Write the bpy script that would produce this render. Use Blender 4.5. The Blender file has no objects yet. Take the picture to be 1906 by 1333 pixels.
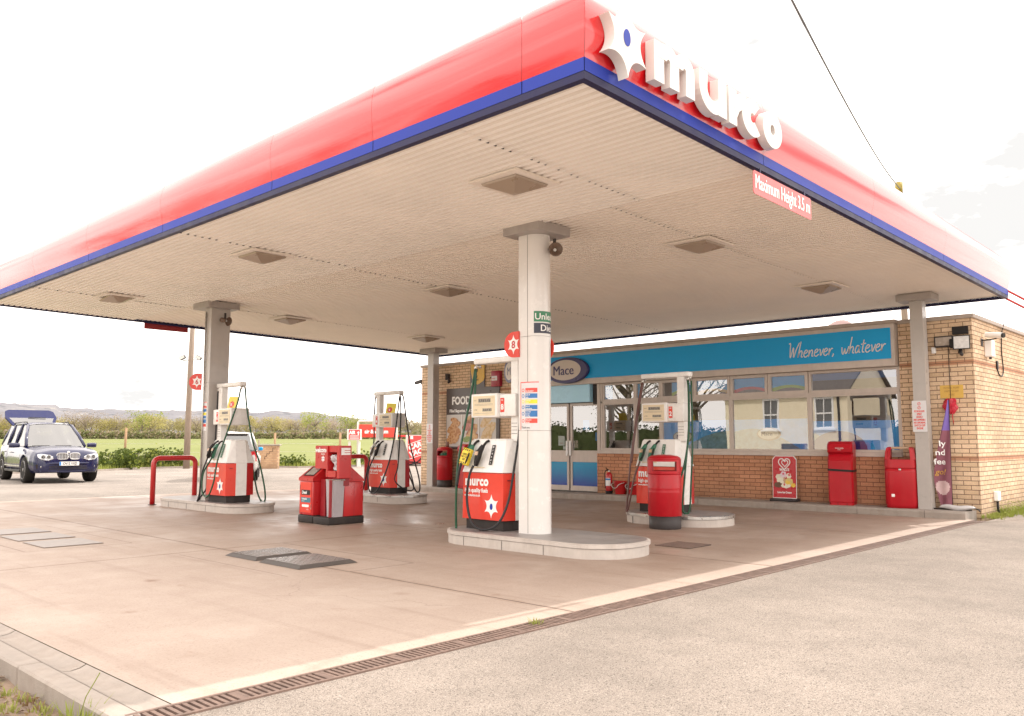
import bpy, bmesh, math, random
from math import sin, cos, pi, radians, sqrt, atan2, tan
from mathutils import Vector, Matrix, noise as mnoise
random.seed(7)
S = bpy.context.scene
COL = S.collection

# ------------------------------------------------------------------ helpers
def V(*a): return Vector(a)
def frame(o, right, up):
    r = Vector(right).normalized(); u = Vector(up).normalized(); n = r.cross(u)
    return Matrix(((r.x, u.x, n.x, o[0]), (r.y, u.y, n.y, o[1]), (r.z, u.z, n.z, o[2]), (0, 0, 0, 1)))
def front(x, y, z): return frame((x, y, z), (1, 0, 0), (0, 0, 1))      # plane facing -Y
def side(x, y, z): return frame((x, y, z), (0, 1, 0), (0, 0, 1))       # plane facing +X
def back(x, y, z): return frame((x, y, z), (-1, 0, 0), (0, 0, 1))      # plane facing +Y

_tc = {}
def text_geo(s, size, ext=0.0, off=0.0, align='LEFT', shear=0.0, sx=1.0, space=1.0):
    k = (s, size, ext, off, align, shear, sx, space)
    if k in _tc: return _tc[k]
    if 'M' in s and off > 0 and ext == 0:      # the outline offset folds over at the M's notch: thicken by lapped copies instead
        v0, f0 = text_geo(s, size, 0.0, 0.0, align, shear, sx, space); n0 = len(v0); vs, fs = [], []
        for j, dx in enumerate((0, -off, off)):
            vs += [(x + dx, y, z + .0004 * j) for x, y, z in v0]; fs += [tuple(j * n0 + q for q in f) for f in f0]
        _tc[k] = (vs, fs); return vs, fs
    cu = bpy.data.curves.new('t', 'FONT'); cu.body = s; cu.size = size; cu.extrude = ext; cu.offset = off
    cu.align_x = align; cu.resolution_u = 3; cu.shear = shear; cu.space_character = space
    ob = bpy.data.objects.new('t', cu); COL.objects.link(ob)
    bpy.context.view_layer.update()
    me = ob.evaluated_get(bpy.context.evaluated_depsgraph_get()).to_mesh()
    vs = [(v.co.x * sx, v.co.y, v.co.z) for v in me.vertices]; fs = [tuple(p.vertices) for p in me.polygons]
    ob.evaluated_get(bpy.context.evaluated_depsgraph_get()).to_mesh_clear()
    bpy.data.objects.remove(ob); bpy.data.curves.remove(cu)
    _tc[k] = (vs, fs); return vs, fs

class MB:
    def __init__(s): s.v = []; s.f = []; s.mi = []; s.mats = []; s.sm = []
    def add(s, vs, fs, mat, smooth=False, M=None):
        if mat not in s.mats: s.mats.append(mat)
        i = s.mats.index(mat); b = len(s.v)
        for p in vs:
            p = Vector(p)
            s.v.append(M @ p if M is not None else p)
        for f in fs:
            s.f.append(tuple(b + k for k in f)); s.mi.append(i); s.sm.append(smooth)
        return s
    def bm(s, bm, mat, smooth=False, M=None):
        bm.verts.index_update()
        s.add([v.co.copy() for v in bm.verts], [tuple(v.index for v in f.verts) for f in bm.faces], mat, smooth, M); bm.free(); return s
    def box(s, x0, x1, y0, y1, z0, z1, mat, bev=0.0, M=None, seg=1):
        if bev:
            b = bmesh.new(); bmesh.ops.create_cube(b, size=1)
            for v in b.verts: v.co = Vector(((x0 + x1) / 2 + v.co.x * (x1 - x0), (y0 + y1) / 2 + v.co.y * (y1 - y0), (z0 + z1) / 2 + v.co.z * (z1 - z0)))
            bmesh.ops.bevel(b, geom=b.edges[:], offset=bev, segments=seg, affect='EDGES', profile=0.5)
            return s.bm(b, mat, seg > 1, M)
        vs = [(x, y, z) for z in (z0, z1) for y in (y0, y1) for x in (x0, x1)]
        fs = [(0, 2, 3, 1), (4, 5, 7, 6), (0, 1, 5, 4), (2, 6, 7, 3), (0, 4, 6, 2), (1, 3, 7, 5)]
        return s.add(vs, fs, mat, False, M)
    def quad(s, pts, mat, M=None): return s.add(pts, [tuple(range(len(pts)))], mat, False, M)
    def prism(s, poly, d0, d1, mat, M=None, smooth=False, capmat=None):
        n = len(poly)
        vs = [(p[0], p[1], d0) for p in poly] + [(p[0], p[1], d1) for p in poly]
        s.add(vs, [(k, (k + 1) % n, n + (k + 1) % n, n + k) for k in range(n)], mat, smooth, M)
        s.add(vs, [tuple(range(n - 1, -1, -1)), tuple(range(n, 2 * n))], capmat or mat, False, M); return s
    def loft(s, rings, mat, closed=True, caps=True, smooth=False, M=None):
        n = len(rings[0]); vs = [p for r in rings for p in r]; fs = []
        for j in range(len(rings) - 1):
            for k in range(n if closed else n - 1):
                a = j * n + k; b = j * n + (k + 1) % n
                fs.append((a, b, b + n, a + n))
        if caps and closed: fs += [tuple(range(n - 1, -1, -1)), tuple(range((len(rings) - 1) * n, len(rings) * n))]
        return s.add(vs, fs, mat, smooth, M)
    def cyl(s, p0, p1, r0, mat, r1=None, n=16, caps=True, M=None, smooth=True):
        p0 = Vector(p0); p1 = Vector(p1); r1 = r0 if r1 is None else r1
        d = (p1 - p0).normalized(); a = d.orthogonal().normalized(); b = d.cross(a)
        R = [[p + (a * cos(2 * pi * k / n) + b * sin(2 * pi * k / n)) * r for k in range(n)] for p, r in ((p0, r0), (p1, r1))]
        s.loft(R, mat, True, False, smooth, M)
        if caps: s.add(R[0], [tuple(range(n - 1, -1, -1))], mat, False, M); s.add(R[1], [tuple(range(n))], mat, False, M)
        return s
    def tube(s, pts, r, mat, n=8, M=None, caps=True):
        pts = [Vector(p) for p in pts]; rs = r if isinstance(r, (list, tuple)) else [r] * len(pts)
        rings = []; prev = None
        for i, p in enumerate(pts):
            d = (pts[min(i + 1, len(pts) - 1)] - pts[max(i - 1, 0)])
            d = d.normalized() if d.length > 1e-9 else Vector((0, 0, 1))
            a = d.orthogonal().normalized() if prev is None else (prev - d * prev.dot(d))
            a = a.normalized() if a.length > 1e-6 else d.orthogonal().normalized()
            prev = a; b = d.cross(a)
            rings.append([p + (a * cos(2 * pi * k / n) + b * sin(2 * pi * k / n)) * rs[i] for k in range(n)])
        return s.loft(rings, mat, True, caps, True, M)
    def lathe(s, prof, c, mat, n=24, M=None, smooth=True):
        rings = [[(c[0] + r * cos(2 * pi * k / n), c[1] + r * sin(2 * pi * k / n), c[2] + z) for k in range(n)] for r, z in prof]
        return s.loft(rings, mat, True, True, smooth, M)
    def text(s, t, size, M, mat, ext=0.0, off=0.0, align='LEFT', lift=0.003, shear=0.0, sx=1.0, space=1.0):
        vs, fs = text_geo(t, size, ext, off, align, shear, sx, space)
        return s.add([(x, y, z + lift + ext) for x, y, z in vs], fs, mat, False, M)
    def build(s, name, parent=None, loc=None, world=False):
        vs = s.v
        if loc is not None: vs = [p - Vector(loc) for p in vs]
        elif world and parent is not None:
            r = parent
            off = Vector((0, 0, 0))
            while r is not None: off += r.location; r = r.parent
            vs = [p - off for p in vs]
        me = bpy.data.meshes.new(name); me.from_pydata([tuple(p) for p in vs], [], s.f)
        for m in s.mats: me.materials.append(m)
        me.polygons.foreach_set('material_index', s.mi); me.polygons.foreach_set('use_smooth', s.sm); me.update()
        ob = bpy.data.objects.new(name, me); COL.objects.link(ob)
        if loc is not None: ob.location = loc
        if parent is not None: ob.parent = parent
        return ob

def tag(o, label=None, cat=None, group=None, kind=None):
    if label: o['label'] = label
    if cat: o['category'] = cat
    if group: o['group'] = group
    if kind: o['kind'] = kind
    return o
def thing(name, label, cat, loc=(0, 0, 0), rz=0.0, group=None):
    o = bpy.data.objects.new(name, None); COL.objects.link(o); o.location = loc; o.rotation_euler = (0, 0, rz)
    o.empty_display_size = 0.2
    return tag(o, label, cat, group)
def struct(mb, name): return tag(mb.build(name), kind='structure')
def catmull(P, n=8):
    P = [Vector(p) for p in P]; out = []
    Q = [P[0] * 2 - P[1]] + P + [P[-1] * 2 - P[-2]]
    for i in range(1, len(Q) - 2):
        for k in range(n):
            t = k / n
            out.append(0.5 * ((2 * Q[i]) + (Q[i + 1] - Q[i - 1]) * t + (2 * Q[i - 1] - 5 * Q[i] + 4 * Q[i + 1] - Q[i + 2]) * t * t + (3 * Q[i] - Q[i - 1] - 3 * Q[i + 1] + Q[i + 2]) * t ** 3))
    out.append(P[-1]); return out
def ribbon(mb, pts, w, mat, M, lift=0.004):
    """flat stroke of width w along 2-D points (brush lettering)"""
    pts = [Vector((p[0], p[1])) for p in pts]; L = []; R = []
    for i, p in enumerate(pts):
        d = pts[min(i + 1, len(pts) - 1)] - pts[max(i - 1, 0)]
        if d.length < 1e-9: d = Vector((1, 0))
        d.normalize(); nrm = Vector((-d.y, d.x)) * w / 2
        L.append((*(p + nrm), lift)); R.append((*(p - nrm), lift))
    n = len(pts)
    mb.add(L + R, [(k, n + k, n + k + 1, k + 1) for k in range(n - 1)], mat, False, M)
def rrect(x0, x1, y0, y1, r, n=4):
    o = []
    for cx, cy, a in ((x1 - r, y1 - r, 0), (x0 + r, y1 - r, 90), (x0 + r, y0 + r, 180), (x1 - r, y0 + r, 270)):
        for k in range(n + 1):
            t = radians(a + 90 * k / n); o.append((cx + r * cos(t), cy + r * sin(t)))
    return o
def ellipse(cx, cy, a, b, n=32): return [(cx + a * cos(2 * pi * k / n), cy + b * sin(2 * pi * k / n)) for k in range(n)]
def star_poly(r, inner=0.50, n=5, squash=0.86):
    """six pointed star with hollow curved flanks"""
    o = []
    for k in range(6):
        a0 = pi / 2 + k * pi / 3; a1 = a0 + pi / 3; am = (a0 + a1) / 2
        A = Vector((cos(a0), sin(a0))) * r; B = Vector((cos(a1), sin(a1))) * r; C = Vector((cos(am), sin(am))) * r * (inner - .26)
        for t in range(2 * n):
            u = t / (2 * n); q = A * (1 - u) ** 2 + C * 2 * u * (1 - u) + B * u * u; o.append((q.x * squash, q.y))
    return o
    for k in range(6):
        a0 = pi / 2 + k * pi / 3; a1 = a0 + pi / 3; am = (a0 + a1) / 2
        P0 = Vector((cos(a0), sin(a0))) * r; P2 = Vector((cos(a1), sin(a1))) * r; P1 = Vector((cos(am), sin(am))) * r * inner
        tip = 0.05
        for (A, B, fl) in ((P0, P1, 0), (P1, P2, 1)):
            C = (A + B) / 2 - Vector((cos(am), sin(am))) * r * 0.0 + Vector((-(B - A).y, (B - A).x)) * (-0.13)
            for t in range(n):
                u = t / n; q = A * (1 - u) ** 2 + C * 2 * u * (1 - u) + B * u * u; o.append((q.x * squash, q.y))
    return o

# ------------------------------------------------------------------ materials
def _nt(name):
    m = bpy.data.materials.new(name); m.use_nodes = True; nt = m.node_tree
    return m, nt, nt.nodes, nt.links, nt.nodes['Principled BSDF']
def mat(name, col, rough=0.5, metal=0.0, var=0.08, scale=6.0, bump=0.0, bscale=60.0, coat=0.0, spec=0.5, grime=0.0, gcol=(0.12, 0.085, 0.06), rvar=0.1, stretch=(1, 1, 1), streak=None):
    m, nt, N, L, P = _nt(name)
    tc = N.new('ShaderNodeTexCoord'); mp = N.new('ShaderNodeMapping'); mp.inputs['Scale'].default_value = stretch
    L.new(tc.outputs['Object'], mp.inputs['Vector'])
    n1 = N.new('ShaderNodeTexNoise'); n1.inputs['Scale'].default_value = scale; n1.inputs['Detail'].default_value = 6; n1.inputs['Roughness'].default_value = 0.62
    L.new(mp.outputs[0], n1.inputs['Vector'])
    mr = N.new('ShaderNodeMapRange'); mr.inputs[1].default_value = 0.3; mr.inputs[2].default_value = 0.7; mr.inputs[3].default_value = 1 - var; mr.inputs[4].default_value = 1 + var
    L.new(n1.outputs[0], mr.inputs[0])
    mx = N.new('ShaderNodeMix'); mx.data_type = 'RGBA'; mx.blend_type = 'MULTIPLY'; mx.inputs[0].default_value = 1
    mx.inputs[6].default_value = (*col, 1); L.new(mr.outputs[0], mx.inputs[7])
    out = mx.outputs[2]
    if grime:
        n2 = N.new('ShaderNodeTexNoise'); n2.inputs['Scale'].default_value = scale * 0.45; n2.inputs['Detail'].default_value = 9; n2.inputs['Roughness'].default_value = 0.7
        mp2 = N.new('ShaderNodeMapping'); mp2.inputs['Scale'].default_value = (2.2, 2.2, 0.45); L.new(tc.outputs['Object'], mp2.inputs['Vector']); L.new(mp2.outputs[0], n2.inputs['Vector'])
        r2 = N.new('ShaderNodeMapRange'); r2.inputs[1].default_value = 0.48; r2.inputs[2].default_value = 0.78; r2.inputs[3].default_value = 0; r2.inputs[4].default_value = grime
        L.new(n2.outputs[0], r2.inputs[0])
        m2 = N.new('ShaderNodeMix'); m2.data_type = 'RGBA'; m2.inputs[7].default_value = (*gcol, 1); L.new(r2.outputs[0], m2.inputs[0]); L.new(out, m2.inputs[6]); out = m2.outputs[2]
    if streak:      # paler bands along the panel, reflection streaks put into the colour
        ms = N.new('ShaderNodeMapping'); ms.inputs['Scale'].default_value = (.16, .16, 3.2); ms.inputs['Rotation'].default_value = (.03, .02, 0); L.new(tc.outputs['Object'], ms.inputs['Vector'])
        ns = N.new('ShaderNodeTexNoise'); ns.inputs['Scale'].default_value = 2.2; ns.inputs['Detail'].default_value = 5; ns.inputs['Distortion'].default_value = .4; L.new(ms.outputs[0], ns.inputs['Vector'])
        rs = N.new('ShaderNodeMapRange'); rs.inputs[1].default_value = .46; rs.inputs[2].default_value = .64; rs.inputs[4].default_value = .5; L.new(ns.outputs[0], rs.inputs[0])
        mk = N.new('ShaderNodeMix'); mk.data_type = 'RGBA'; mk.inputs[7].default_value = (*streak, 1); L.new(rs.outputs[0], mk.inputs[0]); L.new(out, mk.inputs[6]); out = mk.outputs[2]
    L.new(out, P.inputs['Base Color'])
    P.inputs['Metallic'].default_value = metal; P.inputs['Coat Weight'].default_value = coat; P.inputs['Coat Roughness'].default_value = 0.06
    P.inputs['Specular IOR Level'].default_value = spec
    rr = N.new('ShaderNodeMapRange'); rr.inputs[1].default_value = 0.3; rr.inputs[2].default_value = 0.7; rr.inputs[3].default_value = max(0.02, rough - rvar); rr.inputs[4].default_value = min(1, rough + rvar)
    L.new(n1.outputs[0], rr.inputs[0]); L.new(rr.outputs[0], P.inputs['Roughness'])
    if bump:
        nb = N.new('ShaderNodeTexNoise'); nb.inputs['Scale'].default_value = bscale; nb.inputs['Detail'].default_value = 4
        L.new(mp.outputs[0], nb.inputs['Vector'])
        b = N.new('ShaderNodeBump'); b.inputs['Strength'].default_value = bump; b.inputs['Distance'].default_value = 0.01
        L.new(nb.outputs[0], b.inputs['Height']); L.new(b.outputs[0], P.inputs['Normal'])
    return m

def math_node(N, L, op, a, b=None, clamp=False):
    n = N.new('ShaderNodeMath'); n.operation = op; n.use_clamp = clamp
    for i, x in enumerate((a, b)):
        if x is None: continue
        if isinstance(x, (int, float)): n.inputs[i].default_value = x
        else: L.new(x, n.inputs[i])
    return n.outputs[0]
def mixc(N, L, fac, a, b, blend='MIX'):
    n = N.new('ShaderNodeMix'); n.data_type = 'RGBA'; n.blend_type = blend
    for i, x in ((0, fac), (6, a), (7, b)):
        if isinstance(x, (int, float)): n.inputs[i].default_value = x
        elif isinstance(x, tuple): n.inputs[i].default_value = (*x, 1) if len(x) == 3 else x
        else: L.new(x, n.inputs[i])
    return n.outputs[2]
def noise(N, L, vec, scale, detail=5, rough=0.6):
    n = N.new('ShaderNodeTexNoise'); n.inputs['Scale'].default_value = scale; n.inputs['Detail'].default_value = detail; n.inputs['Roughness'].default_value = rough
    L.new(vec, n.inputs['Vector']); return n.outputs[0]
def rng(N, L, x, a, b, c=0.0, d=1.0):
    n = N.new('ShaderNodeMapRange'); n.inputs[1].default_value = a; n.inputs[2].default_value = b; n.inputs[3].default_value = c; n.inputs[4].default_value = d
    L.new(x, n.inputs[0]); return n.outputs[0]

def brick_mat(name, c1, c2, mortar, red=True):
    m, nt, N, L, P = _nt(name)
    g = N.new('ShaderNodeNewGeometry'); sp = N.new('ShaderNodeSeparateXYZ'); L.new(g.outputs['Position'], sp.inputs[0])
    u = math_node(N, L, 'ADD', sp.outputs[0], sp.outputs[1])
    cb = N.new('ShaderNodeCombineXYZ'); L.new(u, cb.inputs[0]); L.new(math_node(N, L, 'ADD', sp.outputs[2], 0.014), cb.inputs[1])
    # small wobble keeps the courses from being ruler straight
    wob = noise(N, L, g.outputs['Position'], 3.0, 3); wv = math_node(N, L, 'MULTIPLY', math_node(N, L, 'SUBTRACT', wob, 0.5), 0.010)
    va = N.new('ShaderNodeVectorMath'); va.operation = 'ADD'; L.new(cb.outputs[0], va.inputs[0])
    c3 = N.new('ShaderNodeCombineXYZ'); L.new(wv, c3.inputs[1]); L.new(wv, c3.inputs[0]); L.new(c3.outputs[0], va.inputs[1])
    b = N.new('ShaderNodeTexBrick'); b.offset = 0.5; b.inputs['Scale'].default_value = 1; b.inputs['Mortar Size'].default_value = 0.0065; b.inputs['Mortar Smooth'].default_value = 0.15
    b.inputs['Bias'].default_value = 0.0; b.inputs['Brick Width'].default_value = 0.2385; b.inputs['Row Height'].default_value = 0.0795
    b.inputs['Color1'].default_value = (*c1, 1); b.inputs['Color2'].default_value = (*c2, 1); b.inputs['Mortar'].default_value = (*mortar, 1)
    L.new(va.outputs[0], b.inputs['Vector'])
    col = b.outputs[0]
    nn = noise(N, L, g.outputs['Position'], 45, 6, 0.7); col = mixc(N, L, 1.0, col, rng(N, L, nn, 0.3, 0.7, 0.84, 1.14), 'MULTIPLY')
    n2 = noise(N, L, g.outputs['Position'], 1.1, 5); col = mixc(N, L, 1.0, col, rng(N, L, n2, 0.3, 0.7, 0.82, 1.12), 'MULTIPLY')
    if red:
        z = sp.outputs[2]
        for zc in (2.691, 1.005):
            d = math_node(N, L, 'LESS_THAN', math_node(N, L, 'ABSOLUTE', math_node(N, L, 'SUBTRACT', z, zc)), 0.040)
            nomort = math_node(N, L, 'MULTIPLY', d, math_node(N, L, 'SUBTRACT', 1.0, b.outputs['Fac']))
            col = mixc(N, L, math_node(N, L, 'MULTIPLY', nomort, 0.75), col, (0.40, 0.15, 0.075))
    # damp, dirty plinth
    dz = rng(N, L, math_node(N, L, 'ADD', sp.outputs[2], math_node(N, L, 'MULTIPLY', n2, 0.5)), 0.2, 0.75, 0.55, 0.0)
    col = mixc(N, L, dz, col, (0.15, 0.095, 0.06), 'MIX')
    L.new(col, P.inputs['Base Color']); P.inputs['Roughness'].default_value = 0.85; P.inputs['Specular IOR Level'].default_value = 0.25
    bp = N.new('ShaderNodeBump'); bp.inputs['Strength'].default_value = 0.7; bp.inputs['Distance'].default_value = 0.006
    h = math_node(N, L, 'ADD', math_node(N, L, 'SUBTRACT', 1.0, b.outputs['Fac']), math_node(N, L, 'MULTIPLY', nn, 0.3)); L.new(h, bp.inputs['Height']); L.new(bp.outputs[0], P.inputs['Normal'])
    return m

def asphalt_mat(name, dark, light, stones, sc=90.0):
    m, nt, N, L, P = _nt(name)
    g = N.new('ShaderNodeNewGeometry'); pos = g.outputs['Position']
    vo = N.new('ShaderNodeTexVoronoi'); vo.inputs['Scale'].default_value = sc; L.new(pos, vo.inputs['Vector'])
    sp = N.new('ShaderNodeSeparateColor'); L.new(vo.outputs['Color'], sp.inputs[0])
    col = mixc(N, L, rng(N, L, sp.outputs[0], 0.0, 1.0), dark, light)
    col = mixc(N, L, math_node(N, L, 'GREATER_THAN', sp.outputs[1], 0.93), col, stones)
    col = mixc(N, L, math_node(N, L, 'LESS_THAN', sp.outputs[1], 0.10), col, tuple(c * 0.42 for c in dark))
    gaps = rng(N, L, vo.outputs['Distance'], 0.25, 0.75, 1.0, 0.62); col = mixc(N, L, 1.0, col, gaps, 'MULTIPLY')
    a = noise(N, L, pos, 0.55, 7, 0.62); col = mixc(N, L, 1.0, col, rng(N, L, a, 0.32, 0.68, 0.78, 1.14), 'MULTIPLY')
    b2 = noise(N, L, pos, 3.2, 6, 0.7); col = mixc(N, L, 1.0, col, rng(N, L, b2, 0.3, 0.7, 0.88, 1.08), 'MULTIPLY')
    L.new(col, P.inputs['Base Color']); P.inputs['Roughness'].default_value = 0.9; P.inputs['Specular IOR Level'].default_value = 0.3
    bp = N.new('ShaderNodeBump'); bp.inputs['Strength'].default_value = 0.55; bp.inputs['Distance'].default_value = 0.008
    L.new(math_node(N, L, 'SUBTRACT', 1.0, vo.outputs['Distance']), bp.inputs['Height']); L.new(bp.outputs[0], P.inputs['Normal'])
    return m

def concrete_forecourt():
    m, nt, N, L, P = _nt('forecourt_concrete')
    g = N.new('ShaderNodeNewGeometry'); pos = g.outputs['Position']; sp = N.new('ShaderNodeSeparateXYZ'); L.new(pos, sp.inputs[0])
    X, Y = sp.outputs[0], sp.outputs[1]
    big = noise(N, L, pos, 0.38, 6, 0.6); mid = noise(N, L, pos, 1.7, 8, 0.68); fine = noise(N, L, pos, 42, 6, 0.75)
    vm = N.new('ShaderNodeMapping'); vm.inputs['Scale'].default_value = (0.35, 2.6, 1); L.new(pos, vm.inputs['Vector'])
    streak = noise(N, L, vm.outputs[0], 1.5, 6, 0.65)
    col = mixc(N, L, rng(N, L, mid, 0.3, 0.72), (0.410, 0.320, 0.262), (0.350, 0.265, 0.212))
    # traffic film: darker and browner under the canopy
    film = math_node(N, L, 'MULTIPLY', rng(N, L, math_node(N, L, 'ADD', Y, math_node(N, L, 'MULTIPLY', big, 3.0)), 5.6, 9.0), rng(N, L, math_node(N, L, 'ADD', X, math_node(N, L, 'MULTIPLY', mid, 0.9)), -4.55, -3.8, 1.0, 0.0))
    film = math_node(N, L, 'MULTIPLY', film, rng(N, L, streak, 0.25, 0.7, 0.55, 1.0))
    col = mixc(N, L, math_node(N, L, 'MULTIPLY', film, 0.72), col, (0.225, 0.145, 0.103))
    st = noise(N, L, pos, 2.6, 5, 0.55); spots = rng(N, L, st, 0.66, 0.76, 0.0, 0.55); col = mixc(N, L, spots, col, (0.20, 0.11, 0.065))
    s3 = noise(N, L, vm.outputs[0], 5.0, 4); sm = rng(N, L, s3, 0.66, 0.78, 0.0, 0.32); col = mixc(N, L, sm, col, (0.24, 0.15, 0.10))
    col = mixc(N, L, 1.0, col, rng(N, L, fine, 0.3, 0.7, 0.88, 1.10), 'MULTIPLY')
    vo = N.new('ShaderNodeTexVoronoi'); vo.inputs['Scale'].default_value = 130; L.new(pos, vo.inputs['Vector']); sc = N.new('ShaderNodeSeparateColor'); L.new(vo.outputs['Color'], sc.inputs[0])
    col = mixc(N, L, math_node(N, L, 'MULTIPLY', math_node(N, L, 'GREATER_THAN', sc.outputs[0], 0.93), 0.35), col, (0.18, 0.12, 0.09))
    # oil drips, long tyre scuffs, patched squares
    vt = N.new('ShaderNodeMapping'); vt.inputs['Scale'].default_value = (0.16, 3.4, 1); vt.inputs['Rotation'].default_value = (0, 0, 0.06); L.new(pos, vt.inputs['Vector'])
    ty = noise(N, L, vt.outputs[0], 1.35, 4, 0.55); col = mixc(N, L, math_node(N, L, 'MULTIPLY', rng(N, L, ty, 0.56, 0.68), 0.30), col, (0.20, 0.13, 0.095))
    dr = N.new('ShaderNodeTexVoronoi'); dr.inputs['Scale'].default_value = 1.25; L.new(pos, dr.inputs['Vector'])
    dd = math_node(N, L, 'ADD', dr.outputs['Distance'], math_node(N, L, 'MULTIPLY', math_node(N, L, 'SUBTRACT', noise(N, L, pos, 9, 5, 0.7), 0.5), 0.22))
    dcol = N.new('ShaderNodeSeparateColor'); L.new(dr.outputs['Color'], dcol.inputs[0])
    col = mixc(N, L, math_node(N, L, 'MULTIPLY', rng(N, L, dd, 0.13, 0.02), rng(N, L, dcol.outputs[0], 0.45, 0.9, 0.0, 0.75)), col, (0.17, 0.085, 0.05))
    wv = noise(N, L, pos, 0.75, 4, 0.5); col = mixc(N, L, rng(N, L, wv, 0.54, 0.60, 0.0, 0.16), col, (0.56, 0.47, 0.40))
    # slab joints
    wig = math_node(N, L, 'MULTIPLY', math_node(N, L, 'SUBTRACT', noise(N, L, pos, 5.0, 3), 0.5), 0.022)
    jt = None
    def line(ax, c, w):
        return math_node(N, L, 'LESS_THAN', math_node(N, L, 'ABSOLUTE', math_node(N, L, 'SUBTRACT', math_node(N, L, 'ADD', ax, wig), c)), w)
    js = [line(Y, 5.14, 0.013), line(Y, 8.42, 0.012), line(Y, 12.35, 0.012), line(X, -9.75, 0.010), line(X, -12.9, 0.010), line(X, -16.2, 0.012)]
    for j in js: jt = j if jt is None else math_node(N, L, 'MAXIMUM', jt, j)
    def inside(ax, a, b): return math_node(N, L, 'MULTIPLY', math_node(N, L, 'GREATER_THAN', ax, a), math_node(N, L, 'LESS_THAN', ax, b))
    for ln, ax, a, b in ((line(X, -7.12, .012), Y, 5.14, 5.98), (line(Y, 5.98, .011), X, -9.75, -7.12), (line(Y, 4.55, .007), X, -9.6, -7.3), (line(X, -14.4, .008), Y, 3.4, 4.65), (line(X, -11.15, .008), Y, 3.4, 4.65), (line(Y, 3.4, .008), X, -14.4, -11.15), (line(Y, 4.65, .007), X, -14.4, -11.15)):
        jt = math_node(N, L, 'MAXIMUM', jt, math_node(N, L, 'MULTIPLY', math_node(N, L, 'MULTIPLY', ln, inside(ax, a, b)), 0.8))
    # hairline cracks
    ck = N.new('ShaderNodeTexVoronoi'); ck.feature = 'DISTANCE_TO_EDGE'; ck.inputs['Scale'].default_value = 0.33
    cva = N.new('ShaderNodeVectorMath'); cva.operation = 'ADD'; cvn = N.new('ShaderNodeTexNoise'); cvn.inputs['Scale'].default_value = 1.6; cvn.inputs['Detail'].default_value = 6; L.new(pos, cvn.inputs['Vector']); L.new(pos, cva.inputs[0]); L.new(cvn.outputs[1], cva.inputs[1]); L.new(cva.outputs[0], ck.inputs['Vector'])
    col = mixc(N, L, math_node(N, L, 'MULTIPLY', math_node(N, L, 'LESS_THAN', ck.outputs['Distance'], 0.0022), rng(N, L, big, 0.45, 0.6, 0.0, 0.28)), col, (0.11, 0.07, 0.05))
    halo = None
    for j in (line(Y, 5.14, 0.06), line(Y, 8.42, 0.05), line(Y, 12.35, 0.05), line(X, -9.75, 0.04)): halo = j if halo is None else math_node(N, L, 'MAXIMUM', halo, j)
    col = mixc(N, L, math_node(N, L, 'MULTIPLY', halo, rng(N, L, mid, 0.35, 0.65, 0.0, 0.35)), col, (0.22, 0.13, 0.08))
    col = mixc(N, L, math_node(N, L, 'MULTIPLY', jt, 0.85), col, (0.085, 0.05, 0.035))
    L.new(col, P.inputs['Base Color'])
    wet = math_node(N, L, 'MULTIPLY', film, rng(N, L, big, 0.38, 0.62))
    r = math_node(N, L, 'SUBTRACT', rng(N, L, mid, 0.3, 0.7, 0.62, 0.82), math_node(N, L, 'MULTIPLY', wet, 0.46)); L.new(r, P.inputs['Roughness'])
    P.inputs['Specular IOR Level'].default_value = 0.55
    bp = N.new('ShaderNodeBump'); bp.inputs['Strength'].default_value = 0.22; bp.inputs['Distance'].default_value = 0.006
    L.new(math_node(N, L, 'SUBTRACT', fine, math_node(N, L, 'MULTIPLY', jt, 1.5)), bp.inputs['Height']); L.new(bp.outputs[0], P.inputs['Normal'])
    return m

def grass_mat(name, a, b, c, s1=0.05, s2=1.3):
    m, nt, N, L, P = _nt(name)
    g = N.new('ShaderNodeNewGeometry'); pos = g.outputs['Position']
    n1 = noise(N, L, pos, s1, 6, 0.6); n2 = noise(N, L, pos, s2, 8, 0.75)
    col = mixc(N, L, rng(N, L, n1, 0.35, 0.65), a, b); col = mixc(N, L, rng(N, L, n2, 0.45, 0.75), col, c)
    L.new(col, P.inputs['Base Color']); P.inputs['Roughness'].default_value = 0.95; P.inputs['Specular IOR Level'].default_value = 0.1
    return m
def leaf_mat(name, a, b, rough=0.8):
    m, nt, N, L, P = _nt(name)
    g = N.new('ShaderNodeNewGeometry'); oi = N.new('ShaderNodeObjectInfo')
    n1 = noise(N, L, g.outputs['Position'], 0.35, 4, 0.7)
    f = math_node(N, L, 'ADD', rng(N, L, n1, 0.3, 0.7, 0, 0.7), math_node(N, L, 'MULTIPLY', oi.outputs['Random'], 0.3))
    L.new(mixc(N, L, f, a, b), P.inputs['Base Color']); P.inputs['Roughness'].default_value = rough; P.inputs['Specular IOR Level'].default_value = 0.15
    # light passes through thin leaves
    tr = N.new('ShaderNodeBsdfTranslucent'); L.new(mixc(N, L, f, a, b), tr.inputs['Color'])
    mx = N.new('ShaderNodeMixShader'); mx.inputs[0].default_value = 0.3; L.new(P.outputs[0], mx.inputs[1]); L.new(tr.outputs[0], mx.inputs[2])
    L.new(mx.outputs[0], N['Material Output'].inputs['Surface'])
    return m
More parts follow.
